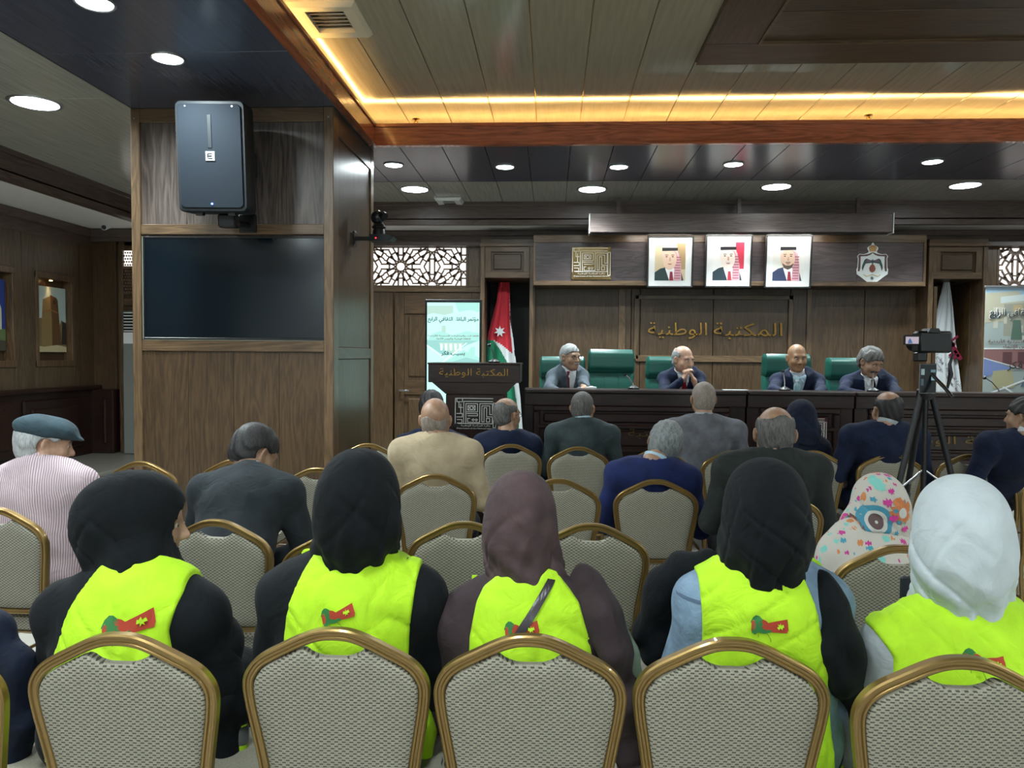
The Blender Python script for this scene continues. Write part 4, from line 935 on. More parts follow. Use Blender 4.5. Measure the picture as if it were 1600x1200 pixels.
# brass letters on the recessed wall
p = at(1116, 517, RY); t = thing('wall_lettering', 'polished brass Arabic letters on the wall above the seated panel', 'lettering', (p.x, RY - .012, p.z))
for w_, px, wd in (('الوطنية', 1058, 90), ('المكتبة', 1168, 104)):
    q = at(px, 517, RY); text('word', w_, .2, M['brass'], t, (q.x - p.x, 0, 0), ext=.009, width=wd * RY / FPX, height=.2)

# ---------------------------------------------------------------- niche pictures on the left wall
def wall_picture(y0, y1, z0, z1, label, layers):
    t = thing('wall_picture', label, 'picture', (XL + .03, (y0 + y1) / 2, z0)); W = y1 - y0; H_ = z1 - z0
    base = MB().box((-.01, -W / 2, 0), (0.012, W / 2, H_), .002).build('print', mat('picture print', srgb(*layers[0]), .4), t)
    for k, (col, pts) in enumerate(layers[1]):
        MB().prism([(-W / 2 + u * W, v * H_) for u, v in pts], .012, .0125 + .0006 * k, 'YZ').build('image_area', mat('picture colour %d' % k, srgb(*col), .4), base)
    return t
y0, y1 = na + .055, atx(100, 500, LX).y
zt2, zb2 = atx(80, 449, LX).z, atx(80, 550, LX).z
wall_picture(y0, y1, zb2, zt2, 'framed picture of an old stone clock tower on the left wall', ((176, 196, 190), [
    ((118, 104, 72), [(0, 0), (1, 0), (1, .45), (.85, .5), (.8, .42), (.5, .45), (.2, .52), (0, .44)]),
    ((136, 116, 76), [(.22, .1), (.55, .08), (.55, .82), (.5, .86), (.28, .8), (.24, .5)]), ((96, 72, 46), [(.55, .08), (.85, .12), (.78, .5), (.74, .8), (.7, .84), (.5, .88), (.55, .5)]),
    ((150, 104, 70), [(.26, .6), (.5, .64), (.74, .6), (.74, .62), (.5, .66), (.26, .62)]), ((70, 50, 34), [(.58, .74), (.66, .73), (.66, .79), (.58, .8)]),
    ((190, 180, 140), [(0, 0), (1, 0), (1, .08), (.7, .11), (.3, .08), (0, .1)]), ((50, 46, 40), [(.85, .12), (1, .12), (1, .46), (.88, .48)])]))
y0b, y1b = y0 - per, atx(3, 500, LX).y
wall_picture(y0b, y1b + .02, zb2 + .01, zt2 + .01, 'framed picture with deep blue sky at the far left edge', ((40, 60, 130), [
    ((90, 110, 70), [(0, 0), (1, 0), (1, .3), (.5, .36), (0, .28)]), ((190, 190, 170), [(.8, .3), (.9, .3), (.9, .58), (.86, .66), (.8, .58)]), ((70, 66, 58), [(0, 0), (1, 0), (1, .14), (0, .18)])]))
for (ya, yb, zt3, lab) in ((y0, y1, zt2, 'small warm spotlight above the clock tower picture'), (y0b, y1b, zt2, 'small warm spotlight above the blue sky picture')):
    ym = ya + (yb - ya) * .45
    t = thing('picture_light', lab, 'spotlight', (XL + .075, ym, zt3 + .1))
    MB().cyl((0, 0, .0), (0, 0, -.03), .02, 14).build('housing', M['metal'], t, True); MB().cyl((0, 0, -.03), (0, 0, -.034), .016, 14).build('lens', mat('warm lens', (1, .8, .5, 1), .5, emis=(1, .55, .2, 1), es=30), t)
    l = bpy.data.lights.new('lamp', 'SPOT'); l.energy = 5; l.spot_size = R(75); l.spot_blend = .8; l.color = (1, .55, .22); l.shadow_soft_size = .015
    q = bpy.data.objects.new('lamp', l); COL.objects.link(q); q.parent = t; q.location = (0, 0, -.04); q.rotation_euler = (0, R(-12), 0)

# ---------------------------------------------------------------- loudspeaker, conference cameras
p = at(331, 245, 4.86); t = thing('loudspeaker', 'large black loudspeaker hung high on the wooden pillar', 'loudspeaker', (p.x, 4.86, p.z), R(3), tilt=R(5))
W, H_, D = .45, .70, .32
spk = mat('speaker body', srgb(24, 30, 34), .5, spec=.3); gr = mat('speaker grille', srgb(38, 48, 56), .75, spec=.15)
B = gr.node_tree.nodes['Principled BSDF']; tc = nd(gr, 'ShaderNodeTexCoord'); vo = nd(gr, 'ShaderNodeTexVoronoi'); vo.inputs['Scale'].default_value = 190; vo.inputs['Randomness'].default_value = 0; lk(gr, tc.outputs['Object'], vo.inputs[0])
lk(gr, ramp(gr, vo.outputs['Distance'], [(.25, srgb(5, 7, 9)), (.45, srgb(26, 33, 40))]), B.inputs['Base Color'])
def rr(w_, h_, r_, n=6):
    pts = []
    for cx_, cz_, a0 in ((w_ / 2 - r_, h_ / 2 - r_, 0), (-w_ / 2 + r_, h_ / 2 - r_, 90), (-w_ / 2 + r_, -h_ / 2 + r_, 180), (w_ / 2 - r_, -h_ / 2 + r_, 270)):
        pts += [(cx_ + r_ * math.cos(R(a0 + 90 * k / n)), cz_ + r_ * math.sin(R(a0 + 90 * k / n))) for k in range(n + 1)]
    return pts
def loft(mb, rings):
    n = len(rings[0]); v = [q for r_ in rings for q in r_]; f = []
    for i in range(len(rings) - 1):
        for k in range(n): f.append((i * n + k, i * n + (k + 1) % n, (i + 1) * n + (k + 1) % n, (i + 1) * n + k))
    f += [tuple(range(n))[::-1], tuple((len(rings) - 1) * n + k for k in range(n))]
    return mb.add(v, f)
loft(MB(), [[(x * sx_, y, z * sz_) for x, z in rr(W, H_, .035)] for sx_, sz_, y in ((.97, .98, -.012), (1, 1, 0), (1, 1, .14), (.9, .985, .22), (.62, .95, D), (.55, .9, D + .01))]).build('cabinet', spk, t, True)
loft(MB(), [[(x * sx_, y, z * sz_) for x, z in rr(W * .9, H_ * .93, .03)] for sx_, sz_, y in ((1, 1, -.008), (1, 1, -.02), (.985, .99, -.024))]).build('grille', gr, t, True)
MB().box((-.014, -.028, .05), (.014, -.022, .26), .004).build('grille_ridge', spk, t)
bd = MB(); bd.box((-.03, -.03, -.03), (.03, -.023, .03), .002); bp = bd.build('badge', mat('silver badge', srgb(190, 200, 205), .3, .6), t)
MB().tube([(.014, -.032, .016), (-.012, -.032, .016), (-.016, -.032, 0), (-.012, -.032, -.014), (.014, -.032, -.014)], .003, 6).box((-.014, -.034, -.002), (.012, -.03, .003)).build('badge_mark', M['black'], bp)
MB().cyl((0, -.024, -.3), (0, -.03, -.3), .006, 10).build('status_light', mat('blue status light', (0, 0, 1, 1), .4, emis=(.1, .25, 1, 1), es=12), t)
for sx_ in (-1, 1): MB().cyl((sx_ * .15, -.024, .31), (sx_ * .15, -.028, .31), .006, 8).build('screw', M['metal'], t)
MB().box((-.13, .02, -H_ / 2 - .02), (-.08, .06, -H_ / 2 + .005), .004).box((.08, .02, -H_ / 2 - .02), (.13, .06, -H_ / 2 + .005), .004).build('foot', M['black'], t)['kind'] = 'stuff'
MB().box((W / 2 - .035, .19, -.1), (W / 2 - .01, .24, .06), .008).build('handle', M['black'], t)
MB().box((-.02, .1, -H_ / 2 - .09), (.1, .2, -H_ / 2 - .0), .012).cyl((.04, .15, -H_ / 2 - .05), (.06, .46, -H_ / 2 - .05), .02, 12).box((.0, .445, -H_ / 2 - .1), (.12, .475, -H_ / 2 + .03), .006).build('wall_bracket', M['black'], t, True)
# twin-eyed conference camera on the right face of the pillar
def ptz(px, py, Y, label, kind):
    p = at(px, py, Y); t = thing('conference_camera', label, 'camera', p)
    if kind == 0:
        MB().lathe((0, 0, -.05), [(.05, 0), (.055, .01), (.045, .03), (.03, .04)], 20).build('base', M['black'], t, True)
        MB().sphere((-.01, 0, .035), (.055, .055, .055), 20, 14).build('head', mat('glossy camera head', srgb(28, 36, 42), .15), t, True)
        MB().cyl((.03, -.025, .05), (.055, -.04, .035), .032, 18).build('lens', M['black'], t, True)
    else:
        MB().lathe((.0, 0, .02), [(.05, 0), (.048, .035), (.042, .05)], 20).build('neck', M['black'], t, True)
        loft(MB(), [[(x, y, z) for x, z in pts] for y, pts in ((-.07, [(-.06, -.03), (.1, -.03), (.13, 0), (.08, .02), (-.06, .02)]), (.07, [(-.06, -.03), (.1, -.03), (.13, 0), (.08, .02), (-.06, .02)]))]).build('body', spk, t)
        MB().cyl((-.008, -.071, -.01), (-.008, -.075, -.01), .005, 8).build('status_light', mat('red status light', (1, 0, 0, 1), .4, emis=(1, .02, .03, 1), es=8), t)
        MB().box((PX1 - p.x, -.02, -.02), (-.05, .02, .01), .004).box((PX1 - p.x, -.05, -.06), (PX1 - p.x + .012, .05, .05), .003).build('wall_bracket', M['black'], t)
ptz(592, 372, 5.95, 'black conference camera base with red light on the pillar side', 1)
ptz(592, 347, 5.95, 'black round camera head above the pillar side bracket', 0)

# ---------------------------------------------------------------- executive chairs
leather = mat('green leather', srgb(20, 76, 66), .36); leather2 = mat('green leather panel', srgb(36, 98, 86), .4)
def exec_chair(px, ptop, label, proto=[None]):
    p = at(px, ptop, 7.75); loc = (p.x, 7.75, PZ); g = 'green leather chairs behind the panel desk'
    h = p.z - PZ
    if proto[0] is not None: o = dup(proto[0], loc, 0, label, g); o.scale = (1, 1, h / proto[0]['hh']); return o
    t = thing('executive_chair', label, 'chair', loc, 0, g); t['hh'] = h
    def cush(w0, w1, z0, z1, y0, y1, r_, name, m, par=t):
        rings = []; n = 9
        for k in range(n + 1):
            s = k / n; ww = (w0 + (w1 - w0) * s); z = z0 + (z1 - z0) * s; e = min(1, 4.5 * s * (1 - s) + .38); yy0 = (y0 + y1) / 2 - (y1 - y0) / 2 * e
            rings.append([(-ww * (1 if 0 < k < n else .94), y1, z), (-ww * (1 if 0 < k < n else .94), yy0 + .03, z), (-ww * .92, yy0 + .006, z), (-ww * .4, yy0 - .006, z), (0, yy0 - .01, z), (ww * .4, yy0 - .006, z), (ww * .92, yy0 + .006, z), (ww * (1 if 0 < k < n else .94), yy0 + .03, z), (ww * (1 if 0 < k < n else .94), y1, z)])
        return loft(MB(), rings).build(name, m, par, True)
    cush(.21, .235, .5, h - .2, -.06, .06, .02, 'backrest', leather2); cush(.235, .225, h - .24, h, -.085, .06, .02, 'headrest', leather)
    for s in (-.07, .07): MB().box((s - .002, -.068, .52), (s + .002, -.055, h - .25)).build('seam', leather, t)
    MB().box((-.24, -.5, .42), (.24, .0, .52), .035).build('seat', leather, t)
    for s in (-1, 1): MB().box((s * .25, -.42, .66), (s * .31, -.04, .70), .015).box((s * .265, -.3, .44), (s * .295, -.24, .67), .006).build('armrest', leather, t)
    MB().cyl((0, -.25, .1), (0, -.25, .43), .03, 12).build('column', M['metal'], t, True)
    for k in range(5):
        a = 2 * math.pi * k / 5; MB().tube([(0, -.25, .11), (.26 * math.cos(a), -.25 + .26 * math.sin(a), .06)], [.025, .015], 8).sphere((.26 * math.cos(a), -.25 + .26 * math.sin(a), .028), .028, 10, 6).build('foot', M['black'], t, True)
    proto[0] = t; return t
exec_chair(955, 546, 'empty green leather chair, headrest higher than the others')
exec_chair(879, 557, 'green leather chair behind the grey-haired man in glasses, leftmost')
exec_chair(1046, 557, 'green leather chair behind the man with clasped hands')
exec_chair(1229, 553, 'green leather chair behind the bald man in open collar')
exec_chair(1329, 559, 'green leather chair behind the man reading, rightmost')
dz = DH + .0
for (bx_, by_, hx_, hy_, lab) in ((990, 610, 977, 585, 'silver gooseneck microphone before the empty green chair'), (1226, 612, 1223, 579, 'silver gooseneck microphone before the bald panellist'), (1364, 612, 1363, 580, 'silver gooseneck microphone before the reading panellist')):
    p = at(bx_, by_, 6.62); p.z = DH; goose_mic(p, at(hx_, hy_, 6.66), lab)
p = at(924, 606, 6.62); t = thing('tissue_box', 'small white tissue box on the desk beside the leftmost panellist', 'box', (p.x, 6.62, DH)); MB().box((-.045, -.03, 0), (.045, .03, .016), .003).build('carton', M['white'], t); MB().sphere((0, 0, .016), (.02, .012, .008), 8, 5).build('tissue', M['white'], t, True)
p = at(1246, 610, 6.63); t = thing('water_bottle', 'small clear water bottle before the bald panellist', 'bottle', (p.x, 6.64, DH)); gl = mat('clear bluish plastic', srgb(190, 225, 235), .1); gl.node_tree.nodes['Principled BSDF'].inputs['Transmission Weight'].default_value = .6
MB().lathe((0, 0, 0), [(.028, 0), (.03, .005), (.03, .04), (.028, .05), (.012, .07), (.011, .078)], 16).build('bottle', gl, t, True); MB().cyl((0, 0, .078), (0, 0, .09), .013, 12).build('cap', M['white'], t, True)
p = at(1150, 610, 6.6); t = thing('paper_sheet', 'white paper sheet lying on the middle of the desk', 'paper', (p.x, 6.62, DH)); MB().box((-.1, -.05, 0), (.1, .05, .004)).build('sheet', M['white'], t)

# ---------------------------------------------------------------- camera on tripod with a phone
TY = 4.15
c = at(1447, 600, TY); t = thing('tripod', 'black tripod standing in the aisle holding camera and phone', 'tripod', (c.x, TY, 0))
zc = at(1447, 610, TY).z; ztop = at(1447, 570, TY).z
MB().cyl((0, 0, zc - .55), (0, 0, ztop), .014, 12).build('centre_column', M['black'], t, True)
MB().lathe((0, 0, zc - .05), [(.03, 0), (.045, .02), (.045, .05), (.025, .07)], 16).build('shoulder', M['black'], t, True)
MB().box((-.03, -.03, ztop - .05), (.03, .03, ztop), .006).tube([(.0, -.02, ztop - .03), (.03, -.14, ztop - .12), (.035, -.2, ztop - .16)], .009, 8).build('pan_head', M['black'], t, True)
for (ax_, ay_) in ((-.36, -.1), (.34, -.1), (-.02, .36)):
    leg = MB(); k = Vector((ax_, ay_, 0)); a = Vector((ax_ * .08, ay_ * .08, zc - .02)); m_ = a.lerp(k, .42); m2 = a.lerp(k, .75)
    leg.tube([a, m_], .016, 10).tube([m_, m2], .012, 10).tube([m2, k + Vector((0, 0, .01))], .009, 10); lo = leg.build('leg', M['black'], t, True)
    MB().tube([m_ - (m_ - a).normalized() * .02, m_ + (m_ - a).normalized() * .03], .021, 10).build('leg_lock', mat('grey leg lock', srgb(50, 52, 56), .4), lo, True); MB().sphere(k + Vector((0, 0, .014)), .014, 8, 6).build('foot', M['black'], lo, True)
    MB().tube([a.lerp(k, .38), (0, 0, zc - .42)], .005, 6).build('brace', M['metal'], t)
cam_o = at(1453, 538, TY); oc = (cam_o.x, TY, cam_o.z)
t2 = thing('video_camera', 'black camera with a flip-out monitor on the tripod', 'camera', oc)
w_ = lambda px: (px - 1453) * TY / FPX; h_ = lambda py: (540 - py) * TY / FPX
MB().box((w_(1433), -.03, h_(553)), (w_(1483), .06, h_(520)), .012).build('body', M['black'], t2, True)
MB().prism([(w_(1445), h_(522)), (w_(1448), h_(516)), (w_(1460), h_(516)), (w_(1464), h_(523))], -.04, .05).build('viewfinder', M['black'], t2)
MB().cyl((w_(1456), .05, h_(538)), (w_(1456), .2, h_(538)), .045, 20).build('lens', M['black'], t2, True)
mo = MB().box((w_(1411), -.03, h_(541)), (w_(1434), -.015, h_(526)), .003).build('monitor', M['black'], t2)
em = lambda n, r, g, b: mat(n, (0, 0, 0, 1), .4, emis=srgb(r, g, b), es=.9)
MB().box((w_(1413), -.032, h_(539.5)), (w_(1432), -.0305, h_(529)), 0).build('monitor_image', em('monitor picture', 190, 176, 190), mo); MB().prism([(w_(1416), h_(539)), (w_(1417), h_(534)), (w_(1419), h_(531)), (w_(1421), h_(534)), (w_(1423), h_(539))], -.0335, -.032).build('monitor_figure', em('monitor blue', 70, 110, 160), mo)
MB().box((w_(1432), -.02, h_(566)), (w_(1448), .03, h_(552)), .006).build('battery_grip', M['black'], t2)
MB().tube([(w_(1481), 0, h_(540)), (w_(1483), -.03, h_(556)), (w_(1478), -.035, h_(570)), (w_(1480), -.035, h_(585)), (w_(1475), -.03, h_(613))], [.005, .005, .009, .012, .004], 8).build('strap', M['black'], t2, True)
p3 = at(1452, 590, TY - .04); t3 = thing('phone', 'large phone clipped upright to the tripod column', 'phone', p3)
MB().box((w_(1439) - .004, -.006, (588 - 612) * TY / FPX), (w_(1464) - .004, .004, (588 - 567) * TY / FPX), .003).build('body', M['metal'], t3)
scn = MB().box((w_(1440) - .004, -.0075, (588 - 611) * TY / FPX), (w_(1463) - .004, -.006, (588 - 568) * TY / FPX)).build('screen', mat('phone screen', srgb(14, 22, 26), .15), t3)
for (a0, b0, a1, b1, c_) in ((1441, 575, 1446, 584, (130, 150, 155)), (1455, 576, 1462, 580, (90, 120, 130)), (1456, 585, 1462, 592, (130, 165, 175)), (1441, 590, 1445, 600, (60, 80, 90))):
    MB().box((w_(a0) - .004, -.0085, (588 - b1) * TY / FPX), (w_(a1) - .004, -.0075, (588 - b0) * TY / FPX)).build('screen_image', em('phone image %d' % a0, *c_), scn)
MB().box((-.03, -.002, -.005), (.02, .045, .01), .003).build('clamp', M['black'], t3)
# ---------------------------------------------------------------- signed-distance modelling
def fast_mesh(name, V, F, m, parent, smooth=True):
    me = bpy.data.meshes.new(name); nv, nf = len(V), len(F)
    me.vertices.add(nv); me.vertices.foreach_set('co', np.ascontiguousarray(V, np.float32).ravel())
    me.loops.add(nf * 4); me.loops.foreach_set('vertex_index', np.ascontiguousarray(F, np.int32).ravel())
    me.polygons.add(nf); me.polygons.foreach_set('loop_start', np.arange(0, nf * 4, 4, dtype=np.int32))
    me.polygons.foreach_set('use_smooth', np.ones(nf, bool)); me.update(calc_edges=True); me.validate()
    me.materials.append(m); o = bpy.data.objects.new(name, me); COL.objects.link(o); o.parent = parent
    return o
def polygonize(fn, lo, hi, h):
    lo = np.array(lo, np.float32); n = (np.ceil((np.array(hi) - lo) / (4 * h)).astype(int)) * 4 + 1
    cn = (n - 1) // 4 + 1
    ax = [lo[i] + np.arange(cn[i], dtype=np.float32) * 4 * h for i in range(3)]
    G = np.stack(np.meshgrid(*ax, indexing='ij'), -1).reshape(-1, 3)
    C = fn(G).reshape(cn).astype(np.float32)
    ii = [np.minimum((np.arange(n[i]) + 2) // 4, cn[i] - 1) for i in range(3)]
    F = C[np.ix_(*ii)].copy(); idx = np.nonzero(np.abs(F) < 6 * h)
    pts = np.stack([lo[i] + idx[i].astype(np.float32) * h for i in range(3)], -1)
    F[idx] = fn(pts)
    F[0], F[-1], F[:, 0], F[:, -1], F[:, :, 0], F[:, :, -1] = (abs(h),) * 6
    S = F < 0
    c8 = [(i, j, k) for i in (0, 1) for j in (0, 1) for k in (0, 1)]
    sl = lambda A, c: A[c[0]:A.shape[0] - 1 + c[0], c[1]:A.shape[1] - 1 + c[1], c[2]:A.shape[2] - 1 + c[2]]
    cnt = sum(sl(S, c).astype(np.int8) for c in c8)
    act = np.nonzero((cnt > 0) & (cnt < 8)); nc = len(act[0])
    A = np.stack(act, -1); vals = np.stack([F[act[0] + c[0], act[1] + c[1], act[2] + c[2]] for c in c8], -1)
    P = np.zeros((nc, 3), np.float32); W = np.zeros(nc, np.float32)
    for a in range(8):
        for b in range(a + 1, 8):
            d = [abs(c8[a][q] - c8[b][q]) for q in range(3)]
            if sum(d) != 1: continue
            va, vb = vals[:, a], vals[:, b]; m = (va < 0) != (vb < 0)
            t = np.where(m, va / np.where(m, va - vb, 1), 0)
            pa, pb = np.array(c8[a], np.float32), np.array(c8[b], np.float32)
            P += np.where(m[:, None], pa + (pb - pa) * t[:, None], 0); W += m
    V = lo + (A + P / W[:, None]) * h
    cid = -np.ones(np.array(F.shape) - 1, np.int32); cid[act] = np.arange(nc)
    quads = []
    for axn in range(3):
        o1, o2 = [(1, 2), (2, 0), (0, 1)][axn]
        s0 = [slice(None)] * 3; s1 = [slice(None)] * 3; s0[axn] = slice(0, -1); s1[axn] = slice(1, None)
        X = S[tuple(s0)] != S[tuple(s1)]; e = np.stack(np.nonzero(X), -1)
        ok = (e[:, o1] > 0) & (e[:, o2] > 0) & (e[:, o1] < F.shape[o1] - 1) & (e[:, o2] < F.shape[o2] - 1); e = e[ok]
        ins = S[e[:, 0], e[:, 1], e[:, 2]]; q = []
        for da, db in ((1, 1), (0, 1), (0, 0), (1, 0)):
            g = e.copy(); g[:, o1] -= da; g[:, o2] -= db; q.append(cid[g[:, 0], g[:, 1], g[:, 2]])
        Q = np.stack(q, -1); Q = np.where(ins[:, None], Q[:, ::-1], Q)[:, ::-1]; quads.append(Q)
    Q = np.concatenate(quads); Q = Q[(Q >= 0).all(1)]
    return V, Q
def smin(a, b, k):
    if k <= 0: return np.minimum(a, b)
    hh = np.maximum(k - np.abs(a - b), 0) / k
    return np.minimum(a, b) - hh * hh * k * .25
class SDF:
    """list of smooth-blended tapered capsules and ellipsoids"""
    def __init__(s): s.p = []; s.post = []; s.lo = np.full(3, 9.); s.hi = np.full(3, -9.)
    def _b(s, c, r): s.lo = np.minimum(s.lo, np.array(c) - r); s.hi = np.maximum(s.hi, np.array(c) + r)
    def cap(s, a, b, ra, rb=None, k=.02, sub=False, flat=None):
        rb = ra if rb is None else rb; a, b = np.array(a, np.float32), np.array(b, np.float32)
        s.p.append(('c', a, b, ra, rb, k, sub, flat))
        if not sub: s._b(a, ra * 1.15); s._b(b, rb * 1.15)
        return s
    def ell(s, c, r, rot=None, k=.02, sub=False):
        c = np.array(c, np.float32); r = np.array(r if hasattr(r, '__len__') else (r, r, r), np.float32)
        s.p.append(('e', c, r, None if rot is None else np.array(rot, np.float32), k, sub, None))
        if not sub: s._b(c, float(r.max()) * 1.1)
        return s
    def __call__(s, P):
        d = np.full(len(P), 9., np.float32)
        for q in s.p:
            if q[0] == 'c':
                _, a, b, ra, rb, k, sub, flat = q; X = P - a; B = b - a
                t = np.clip(X @ B / max(float(B @ B), 1e-9), 0, 1); Y = X - t[:, None] * B
                di = np.sqrt((Y * Y).sum(1)) - (ra + (rb - ra) * t)
            else:
                _, c, r, rot, k, sub, _ = q; X = P - c
                if rot is not None: X = X @ rot
                k0 = np.sqrt(((X / r) ** 2).sum(1)); k1 = np.sqrt(((X / r ** 2) ** 2).sum(1)); di = np.where(k0 < 1e-4, -float(r.min()), k0 * (k0 - 1) / np.maximum(k1, 1e-6))
            if sub: d = -smin(-d, di, k) if False else np.maximum(d, -di) if k <= 0 else -smin(-d, di, k)
            else: d = smin(d, di, k)
        for f in s.post: d = f(P, d)
        return d
    def mesh(s, name, h, m, parent, pad=.03):
        V, Q = polygonize(s, s.lo - pad, s.hi + pad, h); return fast_mesh(name, V, Q, m, parent)
def rotm(yaw=0, pitch=0, roll=0):
    """head rotation: yaw>0 turns to own left, pitch>0 nods down, roll>0 tips towards own right"""
    return np.array(Matrix.Rotation(R(yaw), 3, 'Z') @ Matrix.Rotation(R(-pitch), 3, 'X') @ Matrix.Rotation(R(roll), 3, 'Y'), np.float32)
def A3(*v): return np.array(v, np.float32)
def lerp(a, b, t): return a + (b - a) * t

# ---------------------------------------------------------------- cloth and skin materials
def skin_mat(n, r, g, b):
    m = mat(n, srgb(r, g, b), .45); B = m.node_tree.nodes['Principled BSDF']; tc = nd(m, 'ShaderNodeTexCoord')
    nz = nd(m, 'ShaderNodeTexNoise'); nz.inputs['Scale'].default_value = 30; nz.inputs['Detail'].default_value = 3; lk(m, tc.outputs['Object'], nz.inputs['Vector'])
    lk(m, ramp(m, nz.outputs[0], [(.3, srgb(r * .9, g * .84, b * .82)), (.7, srgb(min(255, r * 1.05), g * 1.03, b * 1.02))]), B.inputs['Base Color'])
    B.inputs['Subsurface Weight'].default_value = .04; B.inputs['Subsurface Radius'].default_value = (.02, .008, .004); return m
def cloth_mat(n, r, g, b, rough=.85, weave=900, var=.16, sheen=.03, stripes=None):
    m = mat(n, srgb(r, g, b), rough, sheen=sheen, spec=.25); B = m.node_tree.nodes['Principled BSDF']; tc = nd(m, 'ShaderNodeTexCoord')
    nz = nd(m, 'ShaderNodeTexNoise'); nz.inputs['Scale'].default_value = 14; nz.inputs['Detail'].default_value = 4; lk(m, tc.outputs['Object'], nz.inputs['Vector'])
    c = ramp(m, nz.outputs[0], [(.25, srgb(r * (1 - var), g * (1 - var), b * (1 - var))), (.75, srgb(min(255, r * (1 + var)), min(255, g * (1 + var)), min(255, b * (1 + var))))])
    if stripes:
        sp = nd(m, 'ShaderNodeSeparateXYZ'); lk(m, tc.outputs['Object'], sp.inputs[0])
        w1 = nd(m, 'ShaderNodeTexNoise'); w1.inputs['Scale'].default_value = 5; lk(m, tc.outputs['Object'], w1.inputs['Vector'])
        xx = math_n(m, 'ADD', sp.outputs['X'], math_n(m, 'MULTIPLY', math_n(m, 'SUBTRACT', w1.outputs[0], .5), .05))
        xx = math_n(m, 'ADD', xx, math_n(m, 'MULTIPLY', sp.outputs['Y'], .5))
        f = math_n(m, 'LESS_THAN', math_n(m, 'FRACT', math_n(m, 'MULTIPLY', xx, stripes[0])), .3)
        mx = nd(m, 'ShaderNodeMix', data_type='RGBA'); lk(m, f, mx.inputs[0]); lk(m, c, mx.inputs[6]); mx.inputs[7].default_value = stripes[1]; c = mx.outputs[2]
    lk(m, c, B.inputs['Base Color'])
    n2 = nd(m, 'ShaderNodeTexNoise'); n2.inputs['Scale'].default_value = weave; n2.inputs['Detail'].default_value = 1; lk(m, tc.outputs['Object'], n2.inputs['Vector'])
    n3 = nd(m, 'ShaderNodeTexNoise'); n3.inputs['Scale'].default_value = 11; n3.inputs['Detail'].default_value = 3; n3.inputs['Distortion'].default_value = 1.2; lk(m, tc.outputs['Object'], n3.inputs['Vector'])
    h = math_n(m, 'ADD', math_n(m, 'MULTIPLY', n3.outputs[0], 1.0), math_n(m, 'MULTIPLY', n2.outputs[0], .05)); bump(m, h, .45, .02); return m
def hair_mat(n, c1, c2):
    m = mat(n, srgb(*c1), .55); B = m.node_tree.nodes['Principled BSDF']; tc = nd(m, 'ShaderNodeTexCoord'); mp = nd(m, 'ShaderNodeMapping'); mp.inputs['Scale'].default_value = (160, 160, 22); lk(m, tc.outputs['Object'], mp.inputs[0])
    nz = nd(m, 'ShaderNodeTexNoise'); nz.inputs['Scale'].default_value = 1; nz.inputs['Detail'].default_value = 3; nz.inputs['Distortion'].default_value = 1; lk(m, mp.outputs[0], nz.inputs['Vector'])
    lk(m, ramp(m, nz.outputs[0], [(.3, srgb(*c1)), (.7, srgb(*c2))]), B.inputs['Base Color']); bump(m, nz.outputs[0], .6, .004); return m
K = {}
K['skin'] = skin_mat('skin', 166, 136, 112); K['skin_pale'] = skin_mat('pale skin', 190, 156, 132); K['skin_tan'] = skin_mat('tan skin', 160, 126, 94)
K['black'] = cloth_mat('black abaya cloth', 12, 17, 22); K['black_h'] = cloth_mat('black headscarf cloth', 10, 15, 19, .9); K['mauve'] = cloth_mat('mauve headscarf cloth', 76, 60, 62, .75)
K['brown'] = cloth_mat('brown cardigan knit', 62, 50, 54); K['sage'] = cloth_mat('sage cloth', 118, 134, 116); K['white_h'] = cloth_mat('white headscarf voile', 196, 206, 210, .8, var=.04)
K['denim'] = cloth_mat('light denim', 122, 146, 168, weave=500, var=.2); K['greycloth'] = cloth_mat('pale grey cloth', 168, 176, 178, var=.08); K['navy'] = cloth_mat('navy suiting', 20, 30, 54); K['navy2'] = cloth_mat('bright navy suiting', 26, 38, 82)
K['charcoal'] = cloth_mat('charcoal suiting', 36, 42, 46); K['greengrey'] = cloth_mat('green grey suiting', 52, 62, 64); K['grey'] = cloth_mat('mid grey suiting', 100, 102, 108); K['beige'] = cloth_mat('beige jacket cotton', 176, 160, 132, var=.07)
K['darkgreen'] = cloth_mat('dark plaid suiting', 34, 40, 38); K['navy_h'] = cloth_mat('navy headscarf', 20, 28, 46); K['shirtw'] = cloth_mat('white shirt', 214, 220, 224, var=.05); K['shirtb'] = cloth_mat('light blue shirt', 168, 198, 214, var=.05)
K['striped'] = cloth_mat('pink striped shirt', 214, 196, 200, .8, var=.04, stripes=(104, srgb(140, 112, 126))); K['steel'] = cloth_mat('steel grey suiting', 72, 82, 90)
